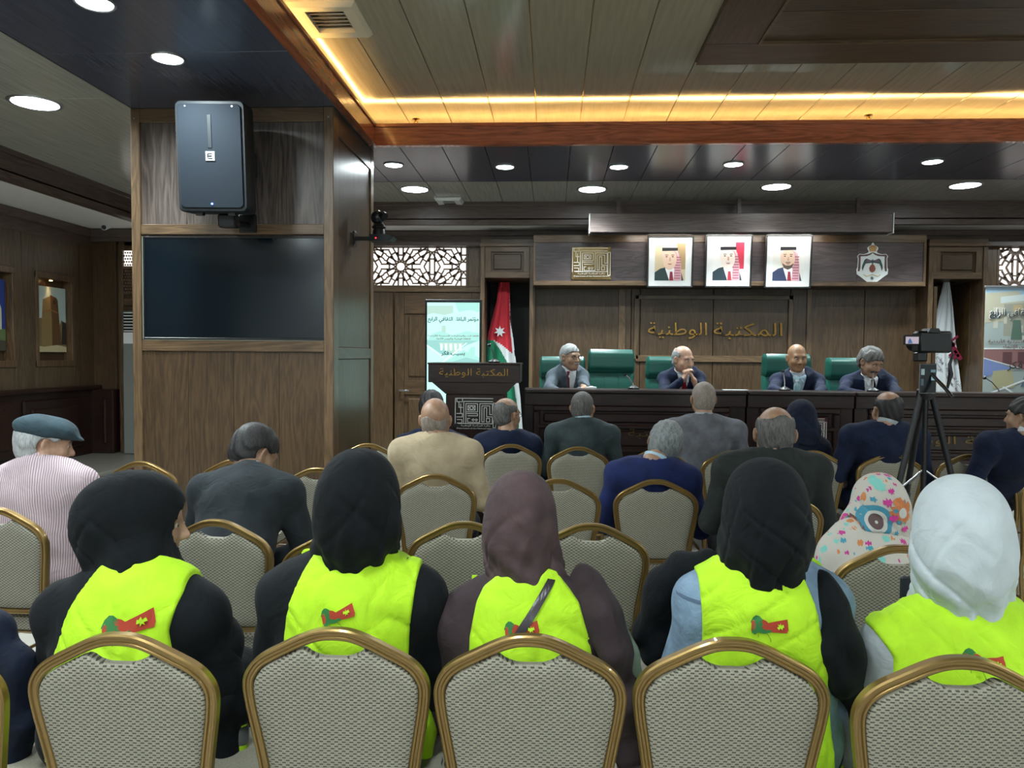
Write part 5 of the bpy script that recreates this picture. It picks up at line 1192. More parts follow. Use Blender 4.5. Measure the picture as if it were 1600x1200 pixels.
def flowered(n):
    m = mat(n, srgb(190, 186, 176), .8); B = m.node_tree.nodes['Principled BSDF']; tc = nd(m, 'ShaderNodeTexCoord')
    vo = nd(m, 'ShaderNodeTexVoronoi'); vo.inputs['Scale'].default_value = 24; lk(m, tc.outputs['Object'], vo.inputs[0])
    sp = nd(m, 'ShaderNodeSeparateColor'); lk(m, vo.outputs['Color'], sp.inputs[0])
    pal = ramp(m, sp.outputs[0], [(0, srgb(66, 150, 170)), (.25, srgb(190, 60, 140)), (.5, srgb(200, 130, 80)), (.75, srgb(120, 196, 186)), (1, srgb(110, 80, 76))]); pal.node.color_ramp.interpolation = 'CONSTANT'
    w_ = nd(m, 'ShaderNodeTexWave'); w_.inputs['Scale'].default_value = 30; w_.inputs['Distortion'].default_value = 6; lk(m, tc.outputs['Object'], w_.inputs[0])
    f = math_n(m, 'LESS_THAN', math_n(m, 'ADD', vo.outputs['Distance'], math_n(m, 'MULTIPLY', w_.outputs[0], .12)), math_n(m, 'ADD', .22, math_n(m, 'MULTIPLY', sp.outputs[1], .3)))
    mx = nd(m, 'ShaderNodeMix', data_type='RGBA'); lk(m, f, mx.inputs[0]); mx.inputs[6].default_value = srgb(192, 188, 178); lk(m, pal, mx.inputs[7]); lk(m, mx.outputs[2], B.inputs['Base Color']); return m
K['flower'] = flowered('flower printed cotton')
K['shoe'] = mat('black shoe leather', srgb(18, 17, 17), .3); K['trousers'] = cloth_mat('dark trousers', 30, 32, 38)
K['tie_red'] = cloth_mat('crimson tie', 150, 20, 44, .5); K['tie_wine'] = cloth_mat('wine tie', 108, 34, 54, .5); K['tie_dark'] = cloth_mat('dark tie', 26, 34, 46, .5)
K['h_white'] = hair_mat('white hair', (140, 142, 142), (190, 193, 193)); K['h_silver'] = hair_mat('silver hair', (112, 116, 116), (164, 168, 168)); K['h_grey'] = hair_mat('grey hair', (84, 90, 92), (150, 156, 156)); K['h_dark'] = hair_mat('dark hair', (16, 16, 18), (44, 42, 42)); K['h_salt'] = hair_mat('salt and pepper hair', (54, 54, 54), (110, 108, 104)); K['h_crop'] = hair_mat('cropped grey hair', (120, 108, 98), (156, 146, 136))
K['cap'] = cloth_mat('blue grey felt cap', 58, 76, 84, .9); K['eye'] = mat('eye white', srgb(210, 204, 196), .3); K['iris'] = mat('iris', srgb(30, 20, 14), .2); K['wire'] = mat('glasses metal', srgb(60, 56, 52), .3, .8)
lime = cloth_mat('fluorescent lime vest', 186, 236, 44, .7, 700, .05); K['lime'] = lime
K['refl'] = mat('reflective band', srgb(120, 126, 128), .35, .4)

def decal(target, polys, y0, sgn, m, name, parent, off=.003, cuts=3, to_local=None):
    """flat print laid on a garment: outline in local XZ, dropped along Y on to the cloth"""
    bvh = BVHTree.FromPolygons([v.co for v in target.data.vertices], [p.vertices[:] for p in target.data.polygons])
    bm = bmesh.new()
    for poly in polys:
        vs = [bm.verts.new((x, 0, z)) for x, z in poly]
        try: bm.faces.new(vs)
        except ValueError: pass
    bmesh.ops.triangulate(bm, faces=bm.faces)
    for _ in range(cuts):
        L = [e for e in bm.edges if e.calc_length() > .006]
        if not L: break
        bmesh.ops.subdivide_edges(bm, edges=L, cuts=1); bmesh.ops.triangulate(bm, faces=[f for f in bm.faces if len(f.verts) > 3])
    last = y0; bad = []
    for v in bm.verts:
        hit = bvh.ray_cast(Vector((v.co.x, y0, v.co.z)), Vector((0, sgn, 0)), 1.0)
        if hit[0] is not None: last = hit[0].y
        else: bad.append(v)
        v.co.y = last - sgn * off
    bmesh.ops.delete(bm, geom=bad, context='VERTS')
    bmesh.ops.delete(bm, geom=[e for e in bm.edges if e.calc_length() > .09], context='EDGES')
    me = bpy.data.meshes.new(name); bm.normal_update(); bm.to_mesh(me); bm.free(); me.materials.append(m)
    o = bpy.data.objects.new(name, me); COL.objects.link(o); o.parent = parent; return o

def fold(P, amp, f, ph, d):
    d3 = np.array(d, np.float32); w_ = np.sin(P[:, 0] * 9 + ph) * 1.4 + np.sin(P[:, 1] * 11 + ph * 2) * 1.1 + np.sin(P[:, 2] * 7 + ph * 3)
    return amp * np.sin((P @ d3) * f + w_ * 1.6)

# ---------------------------------------------------------------- seated people
def head_sdf(S, c, Rh, s=1.0, ears=True, k=.02, female=False):
    """head centre at eye height between the ears; face looks along local +Y"""
    T = lambda *v: c + Rh @ (A3(*v) * s); q = s
    S.ell(T(0, -.016, .028), A3(.077, .1, .09) * q, Rh, k); S.ell(T(0, .03, -.035), A3(.063, .07, .082) * q, Rh, .03)
    for e in (-1, 1): S.cap(T(e * .048, .0, -.055), T(e * .014, .066, -.098), .026 * q, .021 * q, .03); S.ell(T(e * .04, .058, -.034), A3(.026, .026, .026) * q, Rh, .025)
    S.cap(T(-.036, .078, .022), T(.036, .078, .022), .012 * q, k=.02)
    for e in (-1, 1): S.ell(T(e * .032, .104, -.001), A3(.016, .014, .012) * q, Rh, .012, sub=True)
    S.cap(T(0, .088, .008), T(0, .112, -.034), .008 * q, .012 * q, .012); S.ell(T(-.012, .102, -.038), A3(.008, .009, .008) * q, Rh, .006); S.ell(T(.012, .102, -.038), A3(.008, .009, .008) * q, Rh, .006)
    S.cap(T(-.018, .09, -.063), T(.018, .09, -.063), .0075 * q, k=.008); S.cap(T(-.015, .089, -.075), T(.015, .089, -.075), .0085 * q, k=.008); S.cap(T(-.022, .1, -.069), T(.022, .1, -.069), .0022 * q, k=.003, sub=True)
    S.ell(T(0, .078, -.1), A3(.022, .018, .018) * q, Rh, .02)
    if ears:
        for e in (-1, 1):
            rr_ = Rh @ rotm(e * 28, -12, 0)
            S.ell(T(e * .083, -.006, -.008), A3(.009, .019, .034) * q, rr_, .008); S.ell(T(e * .09, -.0, -.006), A3(.006, .011, .021) * q, rr_, .005, sub=True)
def eyes(c, Rh, s, parent, closed=False, look=0):
    T = lambda *v: Vector((c + Rh @ (A3(*v) * s)).tolist())
    for e in (-1, 1):
        o = MB().sphere(T(e * .031, .078, -.001), .0115 * s, 14, 10).build('eye', K['eye'], parent, True)
        MB().sphere(T(e * .031 + look * .004, .0862, -.002), .0052 * s, 10, 8).build('iris', K['iris'], o, True)
def hand(S, w_, d, up, side, s=1.0, curl=.5, k=.006, r=.0085):
    """five-fingered hand from wrist w_ pointing along d; palm normal -up; side=+1 thumb to the d x up side"""
    d = d / np.linalg.norm(d); up = up - d * (up @ d); up = up / np.linalg.norm(up); x = np.cross(d, up) * side
    S.ell(w_ + d * .045 * s, A3(.04, .05, .016) * s, np.stack([x, d, up], 1), .02)
    for i, (off, L) in enumerate(((.03, .072), (.011, .08), (-.009, .074), (-.028, .058))):
        b = w_ + d * .085 * s + x * off * s; c1 = b + (d * math.cos(curl * .6) - up * math.sin(curl * .6)) * L * .45 * s
        a2 = curl * 1.7; c2 = c1 + (d * math.cos(a2) - up * math.sin(a2)) * L * .32 * s; a3_ = curl * 2.5; c3 = c2 + (d * math.cos(a3_) - up * math.sin(a3_)) * L * .25 * s
        S.cap(b - d * .02 * s, c1, r * 1.08, r, k); S.cap(c1, c2, r, r * .92, k * .6); S.cap(c2, c3, r * .92, r * .8, k * .6)
    t0 = w_ + d * .028 * s + x * .03 * s; t1 = t0 + (d * .6 + x * .75 - up * .25) * .038 * s; t2 = t1 + (d * .93 + x * .25 - up * .25) * .032 * s
    S.cap(t0, t1, r * 1.35, r * 1.1, k * 2); S.cap(t1, t2, r * 1.1, r * .9, k)

def person(label, org, crown, neck=None, rz=0.0, floor=0.0, seat=.46, head=(0, 0, 0), hs=1.0, sw=.2, slope=0.0, skin='skin', top='navy', topname='jacket', legs='trousers', arms=None,
           hair=None, hairm='h_grey', collar='shirtw', hijab=None, vest=None, vneck=None, shirt='shirtw', tie=None, extra=None, h=.008, hj=.010, bulk=1.0, hands=True, foldamp=.0035, skirt=None, beard=None, glasses=False, brow='h_salt', bun=0.0, faceopen=False, torso=None):
    """seated figure. org: world pelvis (x,y); crown, neck: world points"""
    org = Vector((org[0], org[1], floor)); Rz = Matrix.Rotation(-rz, 3, 'Z')
    t = thing('person', label, 'person', org, rz)
    L = lambda v: np.array(Rz @ (Vector(v) - org), np.float32)
    Rh = rotm(*head); cr = L(crown); hc = cr - Rh @ (A3(0, -.012, .118) * hs)
    N = L(neck) if neck is not None else hc + A3(0, -.035, -.150 * hs)
    sz = seat - floor if seat > floor + .3 else seat
    P0 = A3(0, 0, sz + .11)
    up = (N - P0) / np.linalg.norm(N - P0); fx = A3(1, 0, 0) if torso is None else A3(math.cos(R(torso)), math.sin(R(torso)), 0); bk = np.cross(fx, up); bk /= np.linalg.norm(bk); rt = np.cross(up, -bk) * -1
    RB = np.stack([fx, np.cross(up, fx), up], 1)   # columns: right, forward, up
    fw_ = RB[:, 1]
    W_, C_ = lerp(P0, N, .34), lerp(P0, N, .70); Sc = N - up * .055 + fw_ * -.0
    sl = A3(0, 0, slope)
    Sh = {e: Sc + fx * e * (sw - .055) - up * .035 + sl * e for e in (-1, 1)}
    arm = {}
    for e in (-1, 1):
        a = arms.get(e) if arms else None
        E_ = L(a[0]) if a else Sh[e] + A3(e * .075, .05, -.27); Wq = L(a[1]) if a else A3(e * .11, .30, sz + .17)
        if not a:
            dd = Wq - E_; n_ = np.linalg.norm(dd)
            if n_ > .27: Wq = E_ + dd / n_ * .27
        arm[e] = (E_, Wq, a[2] if a and len(a) > 2 else None)
    # ---- body: one continuous skin surface
    S = SDF(); head_sdf(S, hc, Rh, hs, ears=not hijab)
    S.cap(hc + Rh @ (A3(0, -.03, -.055) * hs), N, .05 * hs, .055, .03); S.cap(N, N - up * .06, .055, .06, .03)
    S.ell(C_ - up * .03, A3(.14, .09, .14), RB, .06); S.ell(W_, A3(.13, .09, .14), RB, .06); S.ell(P0, A3(.15, .11, .11), None, .06); S.cap(Sh[-1], Sh[1], .045, k=.05)
    for e in (-1, 1):
        E_, Wq, hd = arm[e]; S.cap(Sh[e], E_, .044, .038, .04); S.cap(E_, Wq, .037, .026, .02)
        if hands:
            dd = hd if hd is not None else (Wq - E_); S_up = A3(0, 0, 1) if hd is None else A3(0, .3, 1)
            if isinstance(hd, tuple): dd, S_up, cu = A3(*hd[0]), A3(*hd[1]), hd[2]
            else: cu = .5
            hand(S, Wq, np.array(dd, np.float32), S_up, e * -1, .95 if hijab is None else .88, cu)
        kn, an = A3(e * .13, .43, sz + .06), A3(e * .14, .40, .09)
        S.cap(A3(e * .09, .02, sz + .08), kn, .07, .052, .04); S.cap(kn, an, .048, .034, .03); S.cap(an + A3(0, -.01, -.03), an + A3(e * .02, .14, -.055), .032, .028, .03)
    body = S.mesh('body', h, K[skin], t)
    # ---- trousers / skirt, shoes
    G = SDF()
    if skirt:
        G.cap(P0 + A3(0, .02, -.0), A3(0, .42, sz + .05), .15, .13, .05)
        for e in (-1, 1): G.cap(A3(e * .1, .03, sz + .07), A3(e * .13, .42, sz + .06), .1, .085, .06); G.cap(A3(e * .13, .42, sz + .05), A3(e * .13, .42, .09), .085, .1, .06)
        G.post.append(lambda P, d: d + fold(P, .006, 30, 1.3, (1, .2, 0)))
    else:
        G.ell(P0 + A3(0, 0, -.02), A3(.165, .125, .095), None, .05)
        for e in (-1, 1):
            kn = A3(e * .13, .43, sz + .06); G.cap(A3(e * .09, .02, sz + .08), kn, .088, .068, .05); G.cap(kn, A3(e * .14, .40, .1), .064, .052, .03)
    G.post.append(lambda P, d: np.maximum(d, (sz + .012 - P[:, 2]) * (P[:, 1] < .36) - 9 * (P[:, 1] >= .36)))
    G.mesh('skirt' if skirt else 'trousers', .014, K[skirt or legs], t)
    for e in (-1, 1):
        F_ = SDF().cap(A3(e * .14, .37, .055), A3(e * .15, .44, .05), .042, .044, .02).cap(A3(e * .15, .44, .045), A3(e * .165, .56, .035), .042, .033, .03)
        F_.post.append(lambda P, d: np.maximum(d, .002 - P[:, 2])); F_.mesh('shoe', .012, K['shoe'], t)
    # ---- upper garment
    J = SDF(); b = bulk
    J.ell(C_ - up * .0, A3(.178 * b, .124 * b, .185), RB, .05); J.ell(W_, A3(.165 * b, .12 * b, .16), RB, .06); J.ell(P0 + up * .0, A3(.175 * b, .135 * b, .13), None, .06)
    J.cap(Sh[-1], Sh[1], .066 * b, k=.05)
    for e in (-1, 1): J.cap(N - up * .012 - fw_ * .008, Sh[e], .066, .064 * b, .05)
    body_only = list(J.p)
    for e in (-1, 1):
        E_, Wq, hd = arm[e]; ve = Wq - E_; J.cap(Sh[e] - up * .005, E_, .062 * b, .052 * b, .03); J.cap(E_, E_ + ve * .93, .05 * b, .036 * b, .02)
    ph = random.uniform(0, 6)
    zc = N
    def trim(P, d):
        w = np.clip(1.15 - np.abs((P - Sc) @ up) * 2, .25, 1)
        d = d + fold(P, foldamp, 26, ph, (.25, .3, .9)) * (1.25 - w) + fold(P, foldamp * .5, 47, ph * 2, (.8, .4, .5))
        d = np.maximum(d, (sz + .004 - P[:, 2]))
        X = P - N; tt = np.clip(X @ up, -.02, .2); q = np.sqrt(((X - tt[:, None] * up) ** 2).sum(1)) - .062    # neck opening
        d = np.maximum(d, -np.where(X @ up > -.03, q, 1.0)); rad = np.sqrt(np.maximum((X ** 2).sum(1) - (X @ up) ** 2, 0)); d = np.maximum(d, np.where(rad < .15, (X @ up) - .03 + (X @ fw_) * .35, -1.))
        if vneck:
            zt, vw, vd = vneck; hh = (X @ up) + vd      # 0 at the bottom of the V
            wv = np.clip(hh / vd, 0, 1.4) * vw - .0; q = np.abs(X @ fx) - wv
            d = np.maximum(d, -np.maximum(np.maximum(q * .85, -(X @ fw_) + .0), -hh))
        return d
    J.post.append(trim); jk = J.mesh(topname, hj, K[top], t)
    if collar or vneck:
        SH = SDF()
        if vneck:
            SH.p = list(body_only)[:5]; SH.lo, SH.hi = J.lo.copy(), J.hi.copy()
            def tr2(P, d): X = P - N; d = d + .012; X_ = np.sqrt(np.maximum((X ** 2).sum(1) - (X @ up) ** 2, 0)) - .06; d = np.maximum(d, -np.where(X @ up > -.05, X_ + .0, 1.)); d = np.maximum(d, (X @ up) - .0); return np.maximum(d, sz + .1 - P[:, 2])
            SH.post.append(tr2); sh = SH.mesh('shirt', .012, K[shirt], t)
        c = Vector(N.tolist()); u_ = Vector((up * 1.0).tolist())
        ax_ = (Vector((hc + Rh @ (A3(0, -.03, -.055) * hs)).tolist()) - c).normalized().lerp(u_, .5).normalized()
        MB().lathe(c - u_ * .01, [(.064, -.01), (.066, .0), (.064, .045), (.060, .047), (.060, .0), (.060, -.01)], 26, ax_).build('shirt_collar' if top != 'striped' else 'collar', K[collar or shirt], t, True)
        if vneck:
            for e in (-1, 1):
                tip = N + up * -.055 + fw_ * .105 + fx * e * .032
                a_ = N + fx * e * .06 + up * .02 + fw_ * .02; b_ = N + up * .0 + fw_ * .075 + fx * e * .005
                V = [a_, b_, tip]; V = [Vector(v.tolist()) for v in V]; off = Vector((fw_ * .012).tolist())
                mk('collar_point', V + [v + off for v in V], [(0, 1, 2), (5, 4, 3), (0, 3, 4, 1), (1, 4, 5, 2), (2, 5, 3, 0)], K[shirt], t)
                # lapel on the jacket edge
                zt, vw, vd = vneck; pts = []
                for s_, o_ in ((0.0, 0), (.55, 0), (1.0, 0), (1.0, .05), (.66, .075), (.6, .045), (.0, .012)): hh = -vd + s_ * vd; q = N + up * hh + fx * e * (s_ * vw + o_ * .9); pts.append((q[0], q[2]))
                decal(jk, [pts if e > 0 else pts[::-1]], .6, -1, K[top], 'lapel', t, .006, 3)
        if tie:
            q = lambda s_, w_: (lambda v: (v[0], v[2]))(N + up * s_ + fx * w_)
            decal(sh, [[q(-.02, -.016), q(-.02, .016), q(-.055, .011), q(-.055, -.011)]], .6, -1, K[tie], 'tie_knot', t, .012, 3)
            decal(sh, [[q(-.055, -.012), q(-.055, .012), q(-.3, .034), q(-.3, -.034)]], .6, -1, K[tie], 'tie', t, .006, 4)
    # ---- hijab
    if hijab:
        H_ = SDF(); T = lambda *v: hc + Rh @ (A3(*v) * hs)
        H_.ell(T(0, -.018, .03), A3(.1, .124, .106) * hs, Rh, .05); H_.ell(T(0, -.03, -.05), A3(.104, .118, .11) * hs, Rh, .05)
        if bun: H_.ell(T(0, -.09, .0), A3(.075, .07, .075) * hs * bun, Rh, .06)
        H_.cap(T(0, -.03, -.09), N + up * .02, .1 * hs, .102, .05); H_.cap(N + up * .02, N - up * .02, .1, .12, .04)
        H_.cap(T(0, .04, -.1), N + fw_ * .09 - up * .08, .06, .09, .06)
        ph2 = random.uniform(0, 6)
        def hf(P, d):
            X = (P - hc) @ Rh; th = np.arctan2(X[:, 0], -X[:, 1]); low = np.clip((-X[:, 2] + .03) / .2, 0.04, 1)
            d = d + (.0055 * np.sin(th * 7 + X[:, 2] * 38 + 1.8 * np.sin(X[:, 2] * 23 + ph2) + ph2) + .0035 * np.sin(th * 12 - X[:, 2] * 26 + ph2 * 2 + 2 * np.sin(th * 3))) * low * np.clip(((P - N) @ up + .05) / .1, .15, 1) * hijab[1]
            cr_ = .006 * np.exp(-(np.sin(th * 2.1 + X[:, 2] * 19 + 1.3 * np.sin(X[:, 2] * 11 + th + ph2) + ph2) / .2) ** 2) + .0045 * np.exp(-(np.sin(th * 3.2 - X[:, 2] * 13 + 1.1 * np.sin(th * 2 + ph2)) / .16) ** 2)
            d = d + cr_ * np.clip((.075 - X[:, 2]) / .09, .0, 1) * hijab[1]
            d = np.maximum(d, -((P - N) @ up) - .035)
            if faceopen:
                q = np.sqrt((X[:, 0] / .062) ** 2 + ((X[:, 2] + .025) / .088) ** 2); d = np.maximum(d, -np.maximum((q - 1) * .06, .045 - X[:, 1]))
            return d
        H_.post.append(hf); hj_ = H_.mesh('headscarf', .005 if h < .01 else .008, K[hijab[0]], t)
    # ---- hair
    if hair:
        HS = SDF(); T = lambda *v: hc + Rh @ (A3(*v) * hs); th_ = {'full': .013, 'crop': .0035, 'fringe': .006, 'wavy': .015, 'stubble': .0018, 'low': .010, 'short': .007}[hair]
        HS.ell(T(0, -.016, .028), (A3(.077, .1, .09) + th_) * hs, Rh, .02); HS.ell(T(0, -.04, -.035), (A3(.062, .06, .06) + th_) * hs, Rh, .04)
        ph3 = random.uniform(0, 6)
        def hm(P, d):
            X = (P - hc) @ Rh / hs
            d = d + (.0025 if hair != 'crop' else .0005) * np.sin(X[:, 0] * 150 + X[:, 2] * 60 + ph3 + 3 * np.sin(X[:, 1] * 40)) + (.004 * np.sin(X[:, 0] * 60 + ph3) * np.sin(X[:, 2] * 55 + X[:, 1] * 40) if hair == 'wavy' else 0)
            line = .052 - np.clip(np.abs(X[:, 0]) - .045, 0, 1) * 1.2                    # hairline above the forehead
            front = np.where(X[:, 1] > .02, (line - X[:, 2]), -1.0)
            side = np.where((X[:, 1] > -.028), (-.012 + np.maximum(X[:, 1], 0) * .6 - X[:, 2]), -1.0)
            d = np.maximum(d, np.maximum(front, side)); d = np.maximum(d, (-.085 - X[:, 2]))
            ear = np.sqrt((X[:, 1] + .004) ** 2 + (X[:, 2] + .01) ** 2) - .034; d = np.maximum(d, -np.where(np.abs(X[:, 0]) > .06, ear, 1))
            if hair == 'stubble': d = np.maximum(d, X[:, 2] - .012 + .012 * np.sin(X[:, 0] * 50))
            if hair == 'low': d = np.maximum(d, X[:, 2] - .035)
            if hair == 'fringe':
                q = np.sqrt((X[:, 0] / .07) ** 2 + ((X[:, 1] - .03) / .125) ** 2) - 1; d = np.maximum(d, -np.where(X[:, 2] > .02, q * .06, 1)); d = np.maximum(d, X[:, 2] - .08 + .012 * np.sin(X[:, 0] * 45 + X[:, 1] * 30))
            return d
        HS.post.append(hm); HS.mesh('hair', .0055 if h < .0075 else .0065, K[hairm], t)
    T = lambda *v: Vector((hc + Rh @ (A3(*v) * hs)).tolist())
    if not hijab or faceopen: eyes(hc, Rh, hs, t)
    if not hijab:
        for e in (-1, 1): MB().tube([T(e * .014, .093, .017), T(e * .033, .095, .023), T(e * .05, .084, .016)], [.003, .0042, .002], 8).build('eyebrow', K[brow], t, True)
    if beard:
        for nme, pts, r_ in beard:
            B_ = SDF()
            for a_, b_ in zip(pts[:-1], pts[1:]): B_.cap(np.array(T(*a_)), np.array(T(*b_)), r_ * hs, k=.01)
            B_.post.append(lambda P, d: d + .0012 * np.sin(P[:, 0] * 400) * np.sin(P[:, 2] * 380)); B_.mesh(nme, .004, K[hairm], t)
    if glasses:
        g = MB()
        for e in (-1, 1):
            g.tube([T(e * .033 + .021 * math.cos(a), .1 - .004 * abs(math.cos(a)), -.002 + .015 * math.sin(a)) for a in np.linspace(0, 2 * math.pi, 17)[:-1]], .0016, 5, closed=True)
            g.tube([T(e * .054, .098, .004), T(e * .084, .03, .004), T(e * .087, -.01, -.002)], .0016, 5)
        g.tube([T(-.012, .1, .0), T(0, .106, .003), T(.012, .1, .0)], .0016, 5); g.build('glasses', K['wire'], t)
    info = dict(t=t, J=J, body_only=body_only, N=N, up=up, fx=fx, fw=fw_, Sc=Sc, jk=jk, hc=hc, Rh=Rh, L=L, Rz=Rz, org=org, sz=sz, body=body, hs=hs, hijab=locals().get('hj_'))
    if vest: make_vest(info, vest)
    return info

FIST = [('green', [(0, .19), (.07, .06), (.15, 0), (.23, .02), (.31, .09), (.24, .12), (.21, .2), (.2, .3), (.24, .34), (.3, .34), (.4, .39), (.55, .37), (.58, .43), (.45, .46), (.36, .48), (.18, .45), (.11, .52), (.02, .46), (.1, .43), (.14, .3), (.13, .15), (.07, .13), (.03, .22)]),
        ('red', [(.03, .16), (.1, .14), (.13, .28), (.1, .43), (.01, .42)]), ('red', [(.24, .12), (.33, .1), (.4, .13), (.47, .19), (.98, .08), (1.0, .36), (.96, .45), (.58, .44), (.52, .37), (.38, .38), (.3, .33), (.22, .32)])]
emb_red = mat('emblem red', srgb(176, 62, 40), .8); emb_green = mat('emblem green', srgb(44, 120, 60), .7); emb_line = mat('emblem line', srgb(24, 60, 30), .7)
def make_vest(I, v):
    """sleeveless hi-vis vest over the garment: v['rows'] = [(py, xl, xr)] read on the back surface"""
    Yb = v['Y']; rows = [(at((a + b) / 2, py, Yb).z, I['L'](at(a, py, Yb))[0], I['L'](at(b, py, Yb))[0]) for py, a, b in v['rows']]
    rows.sort(); zs = np.array([r[0] - I['org'].z for r in rows], np.float32); xl = np.array([r[1] for r in rows], np.float32); xr = np.array([r[2] for r in rows], np.float32)
    S = SDF(); S.p = list(I['J'].p); S.lo, S.hi = I['J'].lo.copy(), I['J'].hi.copy(); trim = I['J'].post[0]; N, up, fw_ = I['N'], I['up'], I['fw']
    ph = random.uniform(0, 6)
    def tr(P, d):
        d = trim(P, d) - .0095 - .0028 * np.sin(P[:, 0] * 34 + 3 * np.sin(P[:, 2] * 13 + ph)) * np.sin(P[:, 2] * 23 + ph) + .005 * np.exp(-(np.sin(P[:, 0] * 11 + P[:, 2] * 17 + 1.6 * np.sin(P[:, 0] * 15 + P[:, 2] * 9 + ph) + ph) / .17) ** 2) + .004 * np.exp(-(np.sin(P[:, 0] * 19 - P[:, 2] * 12 + 1.5 * np.sin(P[:, 2] * 14 + ph) + ph * 2) / .15) ** 2)
        a = np.interp(P[:, 2], zs, xl); b = np.interp(P[:, 2], zs, xr)
        back = np.maximum(a - P[:, 0], P[:, 0] - b); front = np.abs(P[:, 0]) - .15
        d = np.maximum(d, np.where((P - I['Sc']) @ fw_ < .02, back, np.minimum(front, back) if v.get('wrap') else front) * .9)
        X = P - N; d = np.maximum(d, -(np.sqrt(np.maximum((X ** 2).sum(1) - (X @ up) ** 2, 0)) - .085 + np.where(X @ up < -.03, 9, 0)))
        return np.maximum(d, I['sz'] + .02 - P[:, 2])
    S.post = [tr]; o = S.mesh('safety_vest', .0065, lime, I['t'])
    if v.get('emb'):
        px, py, wpx, rot = v['emb']; Ye = Yb - v.get('ey', .04); c = I['L'](at(px, py, Ye)); s = wpx * Ye / FPX; ca, sa = math.cos(R(rot)), math.sin(R(rot))
        M_ = lambda u, w_: (c[0] + (u * ca - w_ * sa) * s, c[2] - (u * sa + w_ * ca) * s)
        for col, pts in FIST: decal(o, [[M_(*p) for p in pts]], -.6, 1, emb_red if col == 'red' else emb_green, 'printed_emblem', I['t'], .004, 3)
        for i, ln in enumerate(([(.42, .46), (.47, .53), (.52, .62), (.53, .7)], [(.2, .5), (.205, .58)])):
            pts = [M_(a + .006, b) for a, b in ln] + [M_(a - .006, b) for a, b in ln[::-1]]; decal(o, [pts], -.6, 1, emb_line, 'printed_line', I['t'], .004, 2)
        decal(o, [[M_(.78 + .1 * (1 if k % 2 == 0 else .38) * math.sin(k * math.pi / 7), .27 - .1 * (1 if k % 2 == 0 else .38) * math.cos(k * math.pi / 7)) for k in range(14)]], -.6, 1, K['lime'], 'printed_star', I['t'], .0085, 3)
    I['vest'] = o; return o
# ---------------------------------------------------------------- banquet chairs
CH_Z = .92
gold = mat('gold lacquered steel', srgb(142, 116, 68), .34, .7); gb = gold.node_tree.nodes['Principled BSDF']; gb.inputs['Coat Weight'].default_value = .3
def weave_mat():
    m = mat('basket weave fabric', srgb(150, 146, 130), .85); B = m.node_tree.nodes['Principled BSDF']
    tc = nd(m, 'ShaderNodeTexCoord'); sp = nd(m, 'ShaderNodeSeparateXYZ'); lk(m, tc.outputs['Object'], sp.inputs[0])
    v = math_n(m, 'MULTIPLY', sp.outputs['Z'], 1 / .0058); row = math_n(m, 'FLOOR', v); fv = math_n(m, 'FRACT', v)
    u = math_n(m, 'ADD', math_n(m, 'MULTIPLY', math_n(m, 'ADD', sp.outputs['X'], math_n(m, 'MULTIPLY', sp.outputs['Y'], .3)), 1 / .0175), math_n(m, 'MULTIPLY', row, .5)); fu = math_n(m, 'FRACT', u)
    shade_dash = math_n(m, 'MULTIPLY', math_n(m, 'LESS_THAN', fu, .5), math_n(m, 'LESS_THAN', fv, .55))  # dark dashes: shadow under the raised weave blocks, put into the colour
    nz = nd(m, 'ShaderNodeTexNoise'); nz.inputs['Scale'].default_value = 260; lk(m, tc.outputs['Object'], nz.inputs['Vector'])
    mx = nd(m, 'ShaderNodeMix', data_type='RGBA'); lk(m, shade_dash, mx.inputs[0]); lk(m, ramp(m, nz.outputs[0], [(.3, srgb(140, 136, 120)), (.7, srgb(166, 162, 146))]), mx.inputs[6]); mx.inputs[7].default_value = srgb(72, 72, 62)
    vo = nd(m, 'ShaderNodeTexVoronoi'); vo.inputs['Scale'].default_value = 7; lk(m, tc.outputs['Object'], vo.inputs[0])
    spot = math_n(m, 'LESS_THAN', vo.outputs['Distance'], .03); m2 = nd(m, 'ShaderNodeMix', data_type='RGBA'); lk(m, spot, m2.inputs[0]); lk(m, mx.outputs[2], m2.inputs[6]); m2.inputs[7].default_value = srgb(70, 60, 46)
    lk(m, m2.outputs[2], B.inputs['Base Color']); bump(m, math_n(m, 'SUBTRACT', 1, shade_dash), .6, .0015); return m
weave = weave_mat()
def catmull(pts, n=6, closed=False):
    out = []; N = len(pts)
    for i in range(N if closed else N - 1):
        g = lambda k: pts[k % N] if closed else pts[min(max(k, 0), N - 1)]
        p0, p1, p2, p3 = (Vector(g(i + d)) for d in (-1, 0, 1, 2))
        for k in range(n): t = k / n; out.append(.5 * ((2 * p1) + (-p0 + p2) * t + (2 * p0 - 5 * p1 + 4 * p2 - p3) * t * t + (-p0 + 3 * p1 - 3 * p2 + p3) * t ** 3))
    if not closed: out.append(Vector(pts[-1]))
    return out
lean = lambda z: -(z - .46) * .13
